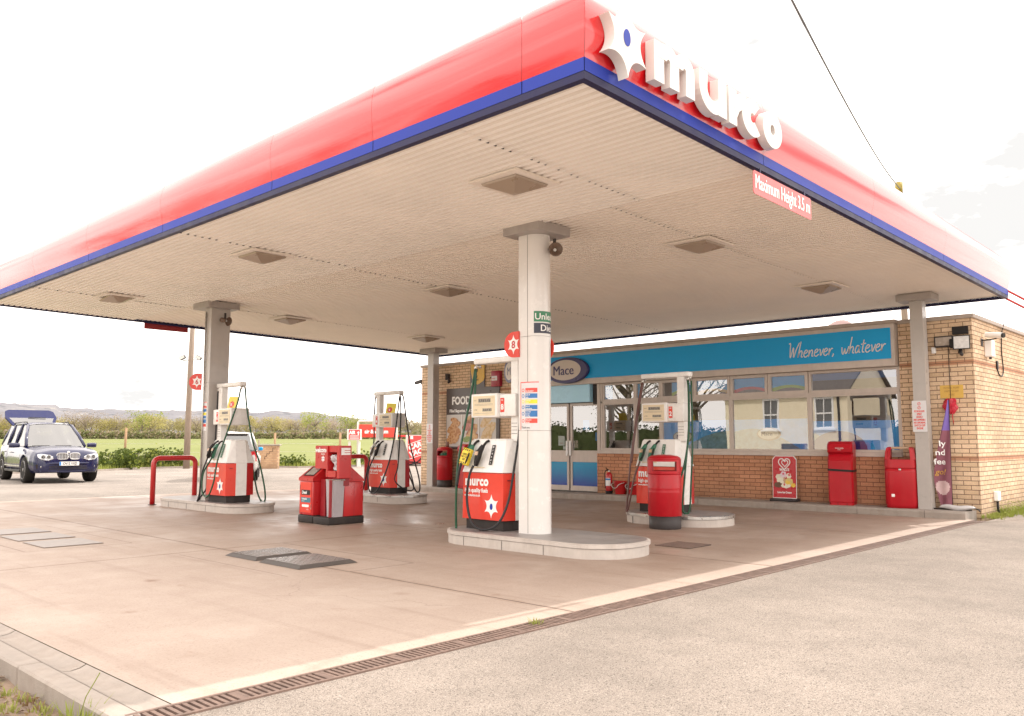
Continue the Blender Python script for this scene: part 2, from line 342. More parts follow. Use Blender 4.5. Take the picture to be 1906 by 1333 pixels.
def glass_mat(name, tint=(0.7, 0.75, 0.75), refl=0.2, wave=0.0):
    m, nt, N, L, P = _nt(name); N.remove(P)
    t = N.new('ShaderNodeBsdfTransparent'); t.inputs[0].default_value = (*tint, 1)
    gl = N.new('ShaderNodeBsdfGlossy'); gl.inputs['Roughness'].default_value = 0.0; gl.inputs['Color'].default_value = (1, 1, 1, 1)
    lw = N.new('ShaderNodeLayerWeight'); lw.inputs[0].default_value = 0.3
    f = math_node(N, L, 'ADD', math_node(N, L, 'MULTIPLY', lw.outputs['Facing'], 0.35), refl, True)
    if wave:
        g = N.new('ShaderNodeNewGeometry'); nz = noise(N, L, g.outputs['Position'], 0.9, 1, 0.3)
        bp = N.new('ShaderNodeBump'); bp.inputs['Strength'].default_value = wave; bp.inputs['Distance'].default_value = 0.02; L.new(nz, bp.inputs['Height']); L.new(bp.outputs[0], gl.inputs['Normal'])
    mx = N.new('ShaderNodeMixShader'); L.new(f, mx.inputs[0]); L.new(t.outputs[0], mx.inputs[1]); L.new(gl.outputs[0], mx.inputs[2])
    L.new(mx.outputs[0], N['Material Output'].inputs['Surface']); return m
def gradient_mat(name, c0, c1, z0, z1, rough=0.25):
    m, nt, N, L, P = _nt(name)
    g = N.new('ShaderNodeNewGeometry'); sp = N.new('ShaderNodeSeparateXYZ'); L.new(g.outputs['Position'], sp.inputs[0])
    n = noise(N, L, g.outputs['Position'], 4, 4)
    f = rng(N, L, math_node(N, L, 'ADD', sp.outputs[2], math_node(N, L, 'MULTIPLY', math_node(N, L, 'SUBTRACT', n, 0.5), 0.15)), z0, z1)
    L.new(mixc(N, L, f, c0, c1), P.inputs['Base Color']); P.inputs['Roughness'].default_value = rough; return m
def food_mat(name, cols, scale):
    m, nt, N, L, P = _nt(name)
    g = N.new('ShaderNodeNewGeometry'); vo = N.new('ShaderNodeTexVoronoi'); vo.inputs['Scale'].default_value = scale; L.new(g.outputs['Position'], vo.inputs['Vector'])
    r = N.new('ShaderNodeValToRGB'); e = r.color_ramp.elements; e[0].color = (*cols[0], 1); e[0].position = 0.05; e[1].color = (*cols[-1], 1); e[1].position = 0.75
    for i, c in enumerate(cols[1:-1]):
        q = e.new(0.05 + 0.7 * (i + 1) / (len(cols) - 1)); q.color = (*c, 1)
    nz = noise(N, L, g.outputs['Position'], scale * 2.3, 4, 0.7)
    L.new(math_node(N, L, 'ADD', vo.outputs['Distance'], math_node(N, L, 'MULTIPLY', math_node(N, L, 'SUBTRACT', nz, 0.5), 0.6)), r.inputs[0])
    L.new(r.outputs[0], P.inputs['Base Color']); P.inputs['Roughness'].default_value = 0.4; return m

M_red = mat('red_paint', (0.48, 0.009, 0.012), 0.34, var=0.06, grime=0.06, coat=0.2)
M_redfront = mat('orange_red_panel', (0.70, 0.036, 0.018), 0.36, spec=0.35, var=0.05, grime=0.04, coat=0.25)
M_reddark = mat('deep_red_plastic', (0.28, 0.006, 0.013), 0.42, var=0.12, grime=0.18)
M_redbin = mat('red_bin_plastic', (0.44, 0.006, 0.014), 0.36, spec=0.3, var=0.10, scale=4, grime=0.15, bump=0.03, bscale=120)
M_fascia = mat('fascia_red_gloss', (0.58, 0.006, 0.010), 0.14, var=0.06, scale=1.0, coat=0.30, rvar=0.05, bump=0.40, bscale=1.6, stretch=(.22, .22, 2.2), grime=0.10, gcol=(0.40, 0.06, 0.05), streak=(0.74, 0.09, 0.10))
M_blue = mat('fascia_blue_gloss', (0.016, 0.035, 0.30), 0.5, var=0.08, scale=1.5, coat=0.0, rvar=0.05, spec=0.15)
M_navy = mat('navy_trim', (0.014, 0.013, 0.055), 0.45, var=0.15, spec=0.2)
M_white = mat('white_enamel', (0.84, 0.82, 0.79), 0.3, var=0.03, grime=0.045, gcol=(0.38, 0.30, 0.23), coat=0.15)
M_sign = mat('white_acrylic', (0.70, 0.675, 0.64), 0.35, var=0.03)
M_letter = mat('white_lettering', (0.88, 0.87, 0.85), 0.45, var=0.02)
M_colm = mat('column_cladding', (0.74, 0.71, 0.68), 0.22, var=0.03, metal=0.0, grime=0.07, gcol=(0.40, 0.32, 0.26), coat=0.4)
M_cold = mat('column_grey_steel', (0.45, 0.415, 0.385), 0.35, var=0.05, grime=0.08, coat=0.2)
M_cap = mat('column_cap_paint', (0.36, 0.32, 0.30), 0.5, var=0.1, grime=0.2)
M_black = mat('black_rubber', (0.018, 0.016, 0.016), 0.5, var=0.15, spec=0.2)
M_plinth = mat('dark_plinth', (0.030, 0.025, 0.024), 0.6, var=0.25, grime=0.2, gcol=(0.12, 0.085, 0.06), spec=0.2)
M_hose = mat('hose_black', (0.022, 0.022, 0.024), 0.45, var=0.1, spec=0.25)
M_hoseg = mat('hose_green', (0.010, 0.065, 0.030), 0.4, var=0.12, spec=0.3)
M_hoseb = mat('hose_brown', (0.10, 0.035, 0.028), 0.42, var=0.12)
M_steel = mat('galvanised_steel', (0.55, 0.53, 0.50), 0.3, metal=0.85, var=0.12, grime=0.15)
M_chrome = mat('chrome', (0.75, 0.74, 0.72), 0.12, metal=1.0, var=0.03, rvar=0.04)
M_nozg = mat('nozzle_green', (0.02, 0.13, 0.07), 0.35, var=0.1)
M_yellow = mat('yellow_plastic', (0.85, 0.62, 0.02), 0.4, var=0.05)
M_cream = mat('display_cream', (0.72, 0.60, 0.40), 0.35, var=0.06, scale=9)
M_lcd = mat('lcd_grey', (0.26, 0.24, 0.20), 0.25, var=0.3, scale=40)
M_frame = mat('window_frame_aluminium', (0.58, 0.50, 0.44), 0.38, var=0.07, grime=0.18)
M_signblue = mat('shop_sign_blue', (0.003, 0.34, 0.74), 0.4, spec=0.3, var=0.04, scale=0.8)
M_ltblue = mat('light_blue_panel', (0.42, 0.78, 1.0), 0.3, var=0.05, scale=1.2)
M_oval = mat('oval_navy', (0.035, 0.025, 0.115), 0.35, var=0.08)
M_ovalin = mat('oval_cream', (0.62, 0.53, 0.46), 0.4, var=0.03)
M_coping = mat('coping_stone', (0.40, 0.33, 0.28), 0.6, var=0.12, grime=0.25)
M_gravelroof = mat('flat_roof_felt', (0.16, 0.15, 0.14), 0.9, var=0.2)
M_interior = mat('shop_interior_wall', (0.16, 0.14, 0.12), 0.8, var=0.2)
M_goods = mat('shelf_goods', (0.35, 0.22, 0.15), 0.5, var=0.8, scale=9)
M_dark = mat('dark_grey_plastic', (0.042, 0.036, 0.036), 0.5, var=0.15, spec=0.25)
M_darkbrown = mat('brown_black_board', (0.075, 0.055, 0.05), 0.35, var=0.08)
M_kerb = mat('kerb_concrete', (0.315, 0.268, 0.230), 0.85, var=0.16, scale=5, bump=0.3, bscale=90, grime=0.4, gcol=(0.16, 0.11, 0.08))
M_island = mat('island_concrete', (0.50, 0.445, 0.40), 0.6, var=0.13, scale=5, bump=0.2, bscale=70, grime=0.45, gcol=(0.22, 0.16, 0.12))
M_islandtop = mat('island_worn_top', (0.25, 0.225, 0.215), 0.42, var=0.25, scale=4, bump=0.2, bscale=60, grime=0.5, gcol=(0.1, 0.07, 0.055))
M_grate = mat('rusty_grate', (0.14, 0.088, 0.068), 0.7, var=0.35, scale=12, bump=0.2)
M_void = mat('drain_void', (0.018, 0.012, 0.009), 0.9)
M_wood = mat('weathered_wood', (0.235, 0.175, 0.135), 0.85, var=0.25, scale=5, stretch=(6, 6, 0.6), bump=0.3, bscale=30)
M_woodpost = mat('fence_post_wood', (0.36, 0.22, 0.12), 0.85, var=0.2, scale=6, stretch=(6, 6, 0.8))
M_soil = mat('bare_soil', (0.21, 0.145, 0.10), 0.95, var=0.4, scale=7, bump=0.6, bscale=25)
M_lens = mat('prismatic_lens', (0.33, 0.255, 0.195), 0.3, var=0.06, scale=3, grime=0.12, gcol=(0.25, 0.17, 0.1))
M_lframe = mat('light_frame', (0.82, 0.74, 0.66), 0.45, var=0.05)
M_brick = brick_mat('buff_brick', (0.79, 0.575, 0.385), (0.63, 0.435, 0.27), (0.20, 0.115, 0.075))
M_brickred = brick_mat('red_brick_panel', (0.60, 0.285, 0.155), (0.49, 0.215, 0.115), (0.19, 0.095, 0.065), red=False)
M_asph = asphalt_mat('chipped_asphalt', (0.270, 0.224, 0.189), (0.352, 0.297, 0.252), (0.43, 0.375, 0.325), 170.0)
M_asph2 = asphalt_mat('pale_rear_asphalt', (0.29, 0.25, 0.215), (0.36, 0.31, 0.27), (0.45, 0.40, 0.35), 120.0)
M_conc = concrete_forecourt()
M_field = grass_mat('young_crop_field', (0.13, 0.155, 0.040), (0.165, 0.185, 0.058), (0.215, 0.21, 0.09), 0.03, 0.9)
M_verge = grass_mat('grass_verge_green', (0.14, 0.17, 0.03), (0.19, 0.19, 0.055), (0.24, 0.20, 0.10), 0.4, 6.0)
M_glass = glass_mat('shop_glass', (0.86, 0.89, 0.91), 0.21, 0.12)
M_carglass = glass_mat('car_glass', (0.19, 0.20, 0.21), 0.14)
M_lampglass = glass_mat('headlamp_glass', (0.85, 0.88, 0.9), 0.25)
M_hill = None

# ------------------------------------------------------------------ camera
F, YAW, PITCH, H = 1568.5, 0.7585, 0.0988, 1.3
cam = bpy.data.cameras.new('camera'); camo = bpy.data.objects.new('camera', cam); COL.objects.link(camo); S.camera = camo
cam.sensor_fit = 'HORIZONTAL'; cam.sensor_width = 36.0; cam.lens = 36.0 * F / 1906.0; cam.clip_end = 9000; cam.clip_start = 0.05
fw = Vector((-sin(YAW) * cos(PITCH), cos(YAW) * cos(PITCH), sin(PITCH)))
camo.location = (0, 0, H); camo.rotation_euler = fw.to_track_quat('-Z', 'Y').to_euler()
_r = Vector((cos(YAW), sin(YAW), 0)); _u = _r.cross(fw)
def heading(px):
    """level unit direction from the standpoint towards a column of the photograph"""
    d = fw + _r * ((px - 953) / F); d.z = 0; return d.normalized()

# ------------------------------------------------------------------ terrain shape
def sstep(a, b, x):
    t = max(0.0, min(1.0, (x - a) / (b - a))); return t * t * (3 - 2 * t)
FV = Vector((-0.86, 0.51))
def gz(x, y):
    z = 0.10 * sstep(-18.6, -23.5, x) if x < -18.6 else 0.0
    z -= 0.08 * sstep(-8, -17, x) * sstep(9, 15, y) * (1 - sstep(-18.6, -22.5, x))
    t = max(0.0, x * FV.x + y * FV.y - 43)
    return z + 0.0093 * t * sstep(-20, -30, x)
YS = 16.17          # shop front plane
def soff(y): return 4.07 - 0.01514 * (y - 4.92)

# ------------------------------------------------------------------ world and sun
SUN = Vector((0.165, 0.84, 1.0)).normalized()
elev = math.asin(SUN.z); azim = atan2(SUN.x, SUN.y)
w = bpy.data.worlds.new('World'); S.world = w; w.use_nodes = True
nt = w.node_tree; N, L = nt.nodes, nt.links; bg = N['Background']
sky = N.new('ShaderNodeTexSky'); sky.sky_type = 'NISHITA'; sky.sun_disc = False; sky.sun_elevation = elev; sky.sun_rotation = azim
sky.dust_density = 2.5
tc = N.new('ShaderNodeTexCoord'); mp = N.new('ShaderNodeMapping'); mp.inputs['Scale'].default_value = (1, 1, 2.6); L.new(tc.outputs['Generated'], mp.inputs['Vector'])
cn = noise(N, L, mp.outputs[0], 2.3, 8, 0.6); cf = rng(N, L, cn, 0.30, 0.52, 0.86, 1.0)
cn2 = noise(N, L, mp.outputs[0], 5.0, 6, 0.6)
cc = mixc(N, L, rng(N, L, cn2, 0.35, 0.7), (33.0, 30.2, 27.9), (29.0, 26.7, 24.8))
cc = mixc(N, L, rng(N, L, noise(N, L, mp.outputs[0], 1.7, 9, 0.62), 0.56, 0.66), cc, (9.6, 9.45, 9.25))
L.new(mixc(N, L, cf, sky.outputs[0], cc), bg.inputs[0]); bg.inputs[1].default_value = 0.10
sl = bpy.data.lights.new('sun', 'SUN'); sl.energy = 4.5; sl.angle = radians(0.6); sl.color = (1.0, 0.93, 0.85)
so = bpy.data.objects.new('sun', sl); COL.objects.link(so); so.rotation_euler = SUN.to_track_quat('Z', 'Y').to_euler(); so.location = SUN * 60
S.view_settings.view_transform = 'Standard'; S.view_settings.look = 'None'; S.view_settings.exposure = 0; S.view_settings.gamma = 1.09
S.render.engine = 'CYCLES'; S.cycles.max_bounces = 7; S.cycles.diffuse_bounces = 4; S.cycles.transparent_max_bounces = 12
#--PART2--
# ------------------------------------------------------------------ ground
def grid(xs, ys, zf, m, smooth=True):
    mb = MB(); nx, ny = len(xs), len(ys)
    vs = [(x, y, zf(x, y)) for y in ys for x in xs]
    mb.add(vs, [(j * nx + i, j * nx + i + 1, (j + 1) * nx + i + 1, (j + 1) * nx + i) for j in range(ny - 1) for i in range(nx - 1)], m, smooth)
    return mb
def span(a, b, n): return [a + (b - a) * i / n for i in range(n + 1)]
DX0, DX1 = -4.20, -4.00            # the drain along the forecourt edge
# terrain: one sheet to the horizon, grass on top
xs = [-4000, -2500, -1500, -900, -600] + span(-450, -60, 26) + span(-57, -18, 39) + [-15, -10, -5, 0, 6, 12, 25, 60, 150, 400, 1000, 2500, 4000]
ys = [-3000, -1500, -700, -300, -120, -60, -30, -15, -8, -4, 0, 1, 3] + span(5, 60, 55) + span(66, 450, 32) + [600, 900, 1500, 2500, 4000]
struct(grid(xs, ys, lambda x, y: gz(x, y) - 0.30 * (1 - sstep(-20, -26, x)) + 0.0, M_field), 'field')
# pale asphalt behind the forecourt, edge follows the verge
edge = {-160: 36.0, 0: 36.5, 100: 37.2, 190: 38.1, 284: 40.9, 373: 41.8, 480: 41.8, 560: 39.8, 660: 41.6, 780: 43.0, 1000: 43.0}
ek = sorted(edge)
def edge_r(px):
    for a, b in zip(ek, ek[1:]):
        if a <= px <= b: return edge[a] + (edge[b] - edge[a]) * (px - a) / (b - a)
    return edge[ek[0]] if px < ek[0] else edge[ek[-1]]
rows = []
for px in range(-160, 841, 20):
    d = heading(px); R = edge_r(px); r0 = min(R - 1, 20.12 / max(.1, -d.x))
    rows.append([(d.x * r, d.y * r, gz(d.x * r, d.y * r) + 0.004) for r in span(r0, R, 40)])
mb = MB(); n = len(rows[0])
mb.add([p for r in rows for p in r], [(j * n + i, j * n + i + 1, (j + 1) * n + i + 1, (j + 1) * n + i) for j in range(len(rows) - 1) for i in range(n - 1)], M_asph2, True)
mb.build('tarmac_yard')['kind'] = 'structure'
# kerb edging between tarmac and field
mb = MB(); inn = []; out = []
for px in range(-160, 1001, 10):
    d = heading(px); R = edge_r(px); z = gz(d.x * R, d.y * R)
    inn.append((d.x * R, d.y * R, z)); out.append((d.x * (R + .14), d.y * (R + .14), z))
rings = [[(a[0], a[1], a[2] - .1), (a[0], a[1], a[2] + .075), (b[0], b[1], b[2] + .075), (b[0], b[1], b[2] - .1)] for a, b in zip(inn, out)]
mb.loft(rings, M_kerb, True, True); struct(mb, 'kerb_edging')
# front asphalt to the right of the drain, and the road beyond / behind the standpoint
mb = grid(span(DX1, 2, 12) + span(3, 70, 14), [-60, -40, -25, -15, -8, -3, 0] + span(1, 26, 25) + [34, 45, 70, 110], lambda x, y: -0.004, M_asph)
struct(mb, 'asphalt_road')
mb = grid(span(-60, DX1, 14), [-60, -40, -25, -15, -9, -6], lambda x, y: -0.012, M_asph); struct(mb, 'road_behind')
mb = grid(span(-60, -4.0, 14), [-5.99, -4, -2, 0, .55], lambda x, y: -0.03, mat('pale_bounce_ground', (0.60, 0.54, 0.47), 0.85, var=0.1, scale=3)); struct(mb, 'bounce_ground')  # unseen pale ground added to bounce sun onto fascia and soffit
# forecourt concrete
mb = grid(span(-20.2, DX0, 44), span(1.99, YS - .5, 36), lambda x, y: gz(x, y) * (1 if x > -18.6 else 1) + 0.012 * sstep(-18.6, -20.1, x), M_conc)
struct(mb, 'forecourt')
# sunken dish channel and flush kerb along the verge
mb = MB()
prof = [(1.985, -.002), (1.95, -.018), (1.90, -.026), (1.86, -.02), (1.825, -.004)]
jx = [-26, -22, -18, -15.4, -13.2, -11, -8.8, -6.62, -5.33, DX0 - .02]
for a, b in zip(jx, jx[1:]):
    mb.loft([[(x, y, z) for y, z in prof] for x in (a + .006, b - .006)], M_kerb, False, False)
mb.box(-26, DX0 - .02, 1.80, 1.99, -.12, -.032, M_kerb)
struct(mb, 'dish_channel')
mb = MB()
jx = [-26, -24, -21, -18, -15, -12, -9, -7.4, -5.55, -4.16]
for a, b in zip(jx, jx[1:]): mb.box(a + .005, b - .005, 1.685, 1.822, -.20, .004, M_kerb, .012)
struct(mb, 'edging_kerb')
# bare verge with litter of soil, and grass tufts
mb = MB(); nx = span(-26, -3.9, 110); ny = span(.50, 1.688, 14)
zf = lambda x, y: -0.085 + 0.045 * mnoise.noise((x * 1.3, y * 1.3, 0)) + 0.025 * mnoise.noise((x * 5, y * 5, 3)) - 0.03 * sstep(1.3, 1.69, y)
mb = grid(nx, ny, zf, M_soil); struct(mb, 'soil_verge')
M_blade = leaf_mat('grass_blades', (0.19, 0.26, 0.03), (0.32, 0.31, 0.09))
M_straw = leaf_mat('dry_stalks', (0.28, 0.20, 0.095), (0.20, 0.115, 0.06))
def tuft(mb, x, y, z, h, nb, sp, m):
    for _ in range(nb):
        a = random.uniform(0, 2 * pi); r = random.uniform(0, sp); hh = h * random.uniform(.45, 1.0); wd = random.uniform(.0025, .006)
        bx, by = x + r * cos(a), y + r * sin(a); lx = cos(a) * hh * random.uniform(.15, .9); ly = sin(a) * hh * random.uniform(.15, .9)
        px, py = -sin(a) * wd, cos(a) * wd
        mb.add([(bx - px, by - py, z), (bx + px, by + py, z), (bx + lx * .45 + px * .8, by + ly * .45 + py * .8, z + hh * .65), (bx + lx * .45 - px * .8, by + ly * .45 - py * .8, z + hh * .65), (bx + lx, by + ly, z + hh)], [(0, 1, 2, 3), (3, 2, 4)], m)
mb = MB()
for _ in range(520):
    x = random.uniform(-9.5, -4.0); y = 1.66 - abs(random.gauss(0, .55)) - .02
    if mnoise.noise((x * 1.7, y * 1.7, 9)) < -0.12: continue
    g = random.random(); tuft(mb, x, y, zf(x, y) - .01, random.uniform(.03, .075), 16, .045, M_blade if g < .62 else M_straw)
for _ in range(700):     # crumbs and dead leaves
    x = random.uniform(-9, -4.1); y = 1.67 - abs(random.gauss(0, .4)); s = random.uniform(.006, .022); a = random.uniform(0, 6)
    z = zf(x, y) + .008
    mb.add([(x + s * cos(a), y + s * sin(a), z), (x - s * sin(a), y + s * cos(a), z + s * .5), (x - s * cos(a), y - s * sin(a), z + .004), (x + s * .7 * sin(a), y - s * .7 * cos(a), z + s * .7)], [(0, 1, 2, 3)], M_soil if random.random() < .6 else M_straw)
tag(mb.build('verge_grass'), 'short grass and dry stalks growing in bare soil below the kerb', 'grass', kind='stuff')
mb = MB()
for x, y, h in ((-4.42, 1.64, .10), (-4.55, 1.63, .07), (-4.33, 1.60, .06)): tuft(mb, x, y, -.13, h + .09, 40, .05, M_blade)
mb.tube([(-4.45, 1.62, -.1), (-4.44, 1.66, .06), (-4.41, 1.71, .17)], .0025, M_blade, 5)
tag(mb.build('grass_tuft', loc=(-4.42, 1.64, -.13)), 'tall tuft of grass beside the end of the kerb next to the drain', 'grass tuft')
# weeds at the foot of the shop side wall
mb = MB()
for _ in range(150):
    y = random.uniform(YS - .1, YS + 6.5); x = -4.2 + abs(random.gauss(0, .16)) + (.25 if y > YS + 1.2 else 0) * random.random()
    tuft(mb, x, y, -.01, random.uniform(.06, .22 if y > YS + .8 else .12), 22, .07, M_blade)
for _ in range(520):
    y = random.uniform(YS + .4, YS + 6.5); x = -4.2 + abs(random.gauss(0, .2)); z = random.uniform(.01, .2); s = random.uniform(.012, .03); a = random.uniform(0, 6.3)
    mb.add([(x + s * cos(a), y + s * sin(a), z), (x - s * .5 * sin(a), y + s * .5 * cos(a), z + .01), (x - s * cos(a), y - s * sin(a), z + s * .4), (x + s * .5 * sin(a), y - s * .5 * cos(a), z)], [(0, 1, 2, 3)], M_blade)
tag(mb.build('wall_weeds'), 'low green weeds along the foot of the shop side wall', 'weeds', kind='stuff')

# drain: frame, slots and dark channel below
t = thing('drain_channel', 'long rusty slotted drain grating between concrete forecourt and asphalt', 'drain', (DX0, 1.9, 0))
mb = MB(); mb.box(DX0, DX1, 1.75, 15.55, -.16, -.035, M_void); mb.build('channel', t, world=True)
mb = MB(); mb.box(DX0, DX0 + .022, 1.75, 15.55, -.03, .006, M_grate); mb.box(DX1 - .022, DX1, 1.75, 15.55, -.03, .006, M_grate); mb.build('edge_frame', t, world=True)
mb = MB(); y = 1.78; k = 0
while y < 15.5:
    wd = .021; mb.box(DX0 + .0235, DX1 - .0235, y, y + wd, -.03, .003, M_grate)
    if k % 13 == 12: mb.box(DX0 + .0235, DX1 - .0235, y + wd + .001, y + wd + .022, -.03, .0025, M_grate)
    y += .040; k += 1
g = mb.build('grating', t, world=True)
mb = MB()
tuft(mb, DX0 + .06, 4.62, -.01, .06, 40, .05, M_blade)
tag(mb.build('drain_weed', loc=(DX0, 4.62, 0)), 'small green weed sprouting from the slotted drain', 'weed')

# raised tank covers (two dark plates) and flush pale covers
M_plate = mat('chequer_plate', (0.125, 0.108, 0.10), 0.32, var=0.25, scale=5, bump=0.9, bscale=55, grime=0.4, gcol=(0.3, 0.2, 0.14))
M_plateedge = mat('plate_edge', (0.06, 0.05, 0.045), 0.6, var=0.2)
def tank_cover(x0, x1, y0, y1, lab):
    c = ((x0 + x1) / 2, (y0 + y1) / 2, 0); t = thing('tank_cover', lab, 'cover', c, group='raised tank covers')
    mb = MB(); b = .05
    mb.loft([[(x0, y0, .004), (x1, y0, .004), (x1, y1, .004), (x0, y1, .004)], [(x0 + b, y0 + b, .034), (x1 - b, y0 + b, .034), (x1 - b, y1 - b, .034), (x0 + b, y1 - b, .034)]], M_plateedge); mb.build('rim', t, world=True)
    mb = MB(); mb.box(x0 + b + .006, x1 - b - .006, y0 + b + .006, y1 - b - .006, .035, .040, M_plate)
    n = 9
    for i in range(n):
        for j in range(n):
            px = x0 + b + .05 + (x1 - x0 - 2 * b - .1) * i / (n - 1); py = y0 + b + .05 + (y1 - y0 - 2 * b - .1) * j / (n - 1)
            a = pi / 4 if (i + j) % 2 else -pi / 4; l = .028
            mb.tube([(px - l * cos(a), py - l * sin(a), .039), (px, py, .0405), (px + l * cos(a), py + l * sin(a), .039)], [.002, .005, .002], M_plate, 4)
    mb.build('plate', t, world=True)
tank_cover(-9.14, -8.47, 4.87, 5.62, 'dark raised tank cover nearer the left, set in the concrete')
tank_cover(-8.37, -7.58, 4.85, 5.58, 'dark raised tank cover nearer the silver column, set in the concrete')
M_frame_dull = mat('dull_cover_rim', (.20, .155, .125), .7, var=.2)
M_pale = mat('pale_cover_plate', (0.31, 0.275, 0.255), 0.6, var=0.2, scale=8, bump=0.3, bscale=60)
for x, y, lab in ((-13.75, 4.05, 'flush pale inspection cover farthest left in the concrete'), (-12.75, 4.03, 'flush pale inspection cover in the middle of the row of three'), (-11.75, 4.02, 'flush pale inspection cover nearest the raised dark covers')):
    t = thing('inspection_cover', lab, 'cover', (x, y, 0), group='flush inspection covers')
    mb = MB(); mb.box(x - .395, x + .395, y - .355, y + .355, .003, .0075, M_frame_dull); mb.build('surround', t, world=True)
    mb = MB(); mb.box(x - .385, x + .385, y - .345, y + .345, .008, .012, M_pale); mb.build('lid', t, world=True)
t = thing('drain_grate', 'small rusty square drain grate in the concrete near the silver column island', 'drain', (-5.85, 9.3, 0))
mb = MB(); mb.box(-6.1, -5.6, 9.05, 9.55, .001, .005, M_void); mb.build('pit', t, world=True)
mb = MB()
for k in range(11): mb.box(-6.09 + k * .045, -6.06 + k * .045, 9.06, 9.54, .006, .012, M_grate)
mb.box(-6.1, -5.6, 9.04, 9.058, .004, .013, M_grate); mb.box(-6.1, -5.6, 9.542, 9.56, .004, .013, M_grate); mb.build('bars', t, world=True)
# fallen leaves on the asphalt
M_leaf = mat('dead_leaf', (0.28, 0.09, 0.04), 0.8)
for x, y, lab in ((-1.02, 4.05, 'dead brown leaf lying on the asphalt farther from the kerb'), (-.35, 4.1, 'curled tan leaf lying on the asphalt at the right')):
    mb = MB(); mb.add([(x - .03, y, .004), (x, y + .016, .02), (x + .035, y + .005, .006), (x, y - .014, .003)], [(0, 1, 3), (1, 2, 3)], M_leaf); tag(mb.build('fallen_leaf', loc=(x, y, 0)), lab, 'leaf', group='fallen leaves')

# ------------------------------------------------------------------ canopy
CX0, CX1, CY0, CY1 = -19.22, -3.83, 4.84, 17.05
can = thing('canopy', 'huge red and blue edged petrol station canopy with cream corrugated soffit', 'canopy', (-7.1, 7.9, 4.1))
M_soff1 = mat('soffit_front_sheet', (0.95, 0.90, 0.845), 0.5, var=0.05, scale=0.7, grime=0.08, gcol=(0.45, 0.33, 0.24))
M_soff2 = mat('soffit_rear_sheet', (0.94, 0.865, 0.785), 0.5, var=0.06, scale=0.6, grime=0.12, gcol=(0.36, 0.25, 0.17))
M_soff1d = mat('soffit_front_groove', (0.80, 0.73, 0.665), 0.6, var=0.08, scale=0.7)  # groove colours darkened for recess shade and gathered dirt
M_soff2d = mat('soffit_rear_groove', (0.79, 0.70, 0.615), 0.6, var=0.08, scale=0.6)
def corrug(y0, y1, xr, m, md, dz, pitch=.1016, dep=.034):
    """trapezoidal profiled sheets running along X, real folds; sheets lap at their ends"""
    mb = MB()
    for i, (xa, xb) in enumerate(zip(xr, xr[1:])):
        pr = []; mm = []; y = y0
        while y < y1:
            for f, d in ((0, 0), (.50, 0), (.60, dep), (.90, dep)):
                yy = min(y + f * pitch, y1); pr.append((yy, soff(yy) + d + dz + (.006 if i % 2 else 0))); mm.append(f >= .5)
            y += pitch
        pr.append((y1, soff(y1) + dz))
        xs_ = xa - (.06 if i else 0)
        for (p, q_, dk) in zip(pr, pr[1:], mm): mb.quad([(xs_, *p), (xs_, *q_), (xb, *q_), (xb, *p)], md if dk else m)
        if i:   # dark lapped edge with fixings
            for k, (yy, z) in enumerate(pr[:-1]):
                if k % 4 == 2 and random.random() < .8: mb.box(xa - .065, xa - .05, yy, yy + .03, z - dep - .001, z - dep + .008 + random.uniform(0, .01), M_plinth)
    return mb
XR = [CX0 + .05, -16.6, -10.75, -5.35, CX1 - .06]
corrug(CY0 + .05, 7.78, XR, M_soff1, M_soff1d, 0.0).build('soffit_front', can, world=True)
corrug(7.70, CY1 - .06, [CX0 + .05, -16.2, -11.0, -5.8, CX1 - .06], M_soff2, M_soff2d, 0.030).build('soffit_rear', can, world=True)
# roof deck closes the box from above
mb = MB(); mb.loft([[(CX0 + .2, CY0 + .2, 4.86), (CX1 - .2, CY0 + .2, 4.86), (CX1 - .2, CY1 - .2, 4.68), (CX0 + .2, CY1 - .2, 4.68)], [(CX0 + .2, CY0 + .2, 4.88), (CX1 - .2, CY0 + .2, 4.88), (CX1 - .2, CY1 - .2, 4.70), (CX0 + .2, CY1 - .2, 4.70)]], M_gravelroof); mb.build('roof_deck', can, world=True)
def sweep(prof, sides):
    """profile (outward, z) carried round the rectangle with mitred corners"""
    C = [(CX0, CY0, -1, -1), (CX1, CY0, 1, -1), (CX1, CY1, 1, 1), (CX0, CY1, -1, 1)]
    ring = lambda c, ex=0: [(c[0] + c[2] * o, c[1] + c[3] * o, z - 0.01514 * (c[1] + c[3] * 0 - CY0)) for o, z in prof]
    return [(ring(C[a]), ring(C[b])) for a, b in sides]
P_red = [(0, 4.212), (.022, 4.30), (.042, 4.40), (.050, 4.50), (.046, 4.58), (.03, 4.66), (0, 4.74), (-.05, 4.81), (-.12, 4.855), (-.30, 4.885)]
P_blue = [(.004, 4.105), (.004, 4.211)]
P_trim = [(-.075, 4.075), (-.070, 4.045), (-.004, 4.045), (0, 4.104)]
sides = [(0, 1), (1, 2), (2, 3), (3, 0)]
def lerp3(a, b, t): return tuple(a[i] + (b[i] - a[i]) * t for i in range(3))
seams = {0: [0, .06, .2, .36, .53, .71, .83, .958, 1], 1: [0, .235, .47, .70, 1], 2: [0, .5, 1], 3: [0, .5, 1]}
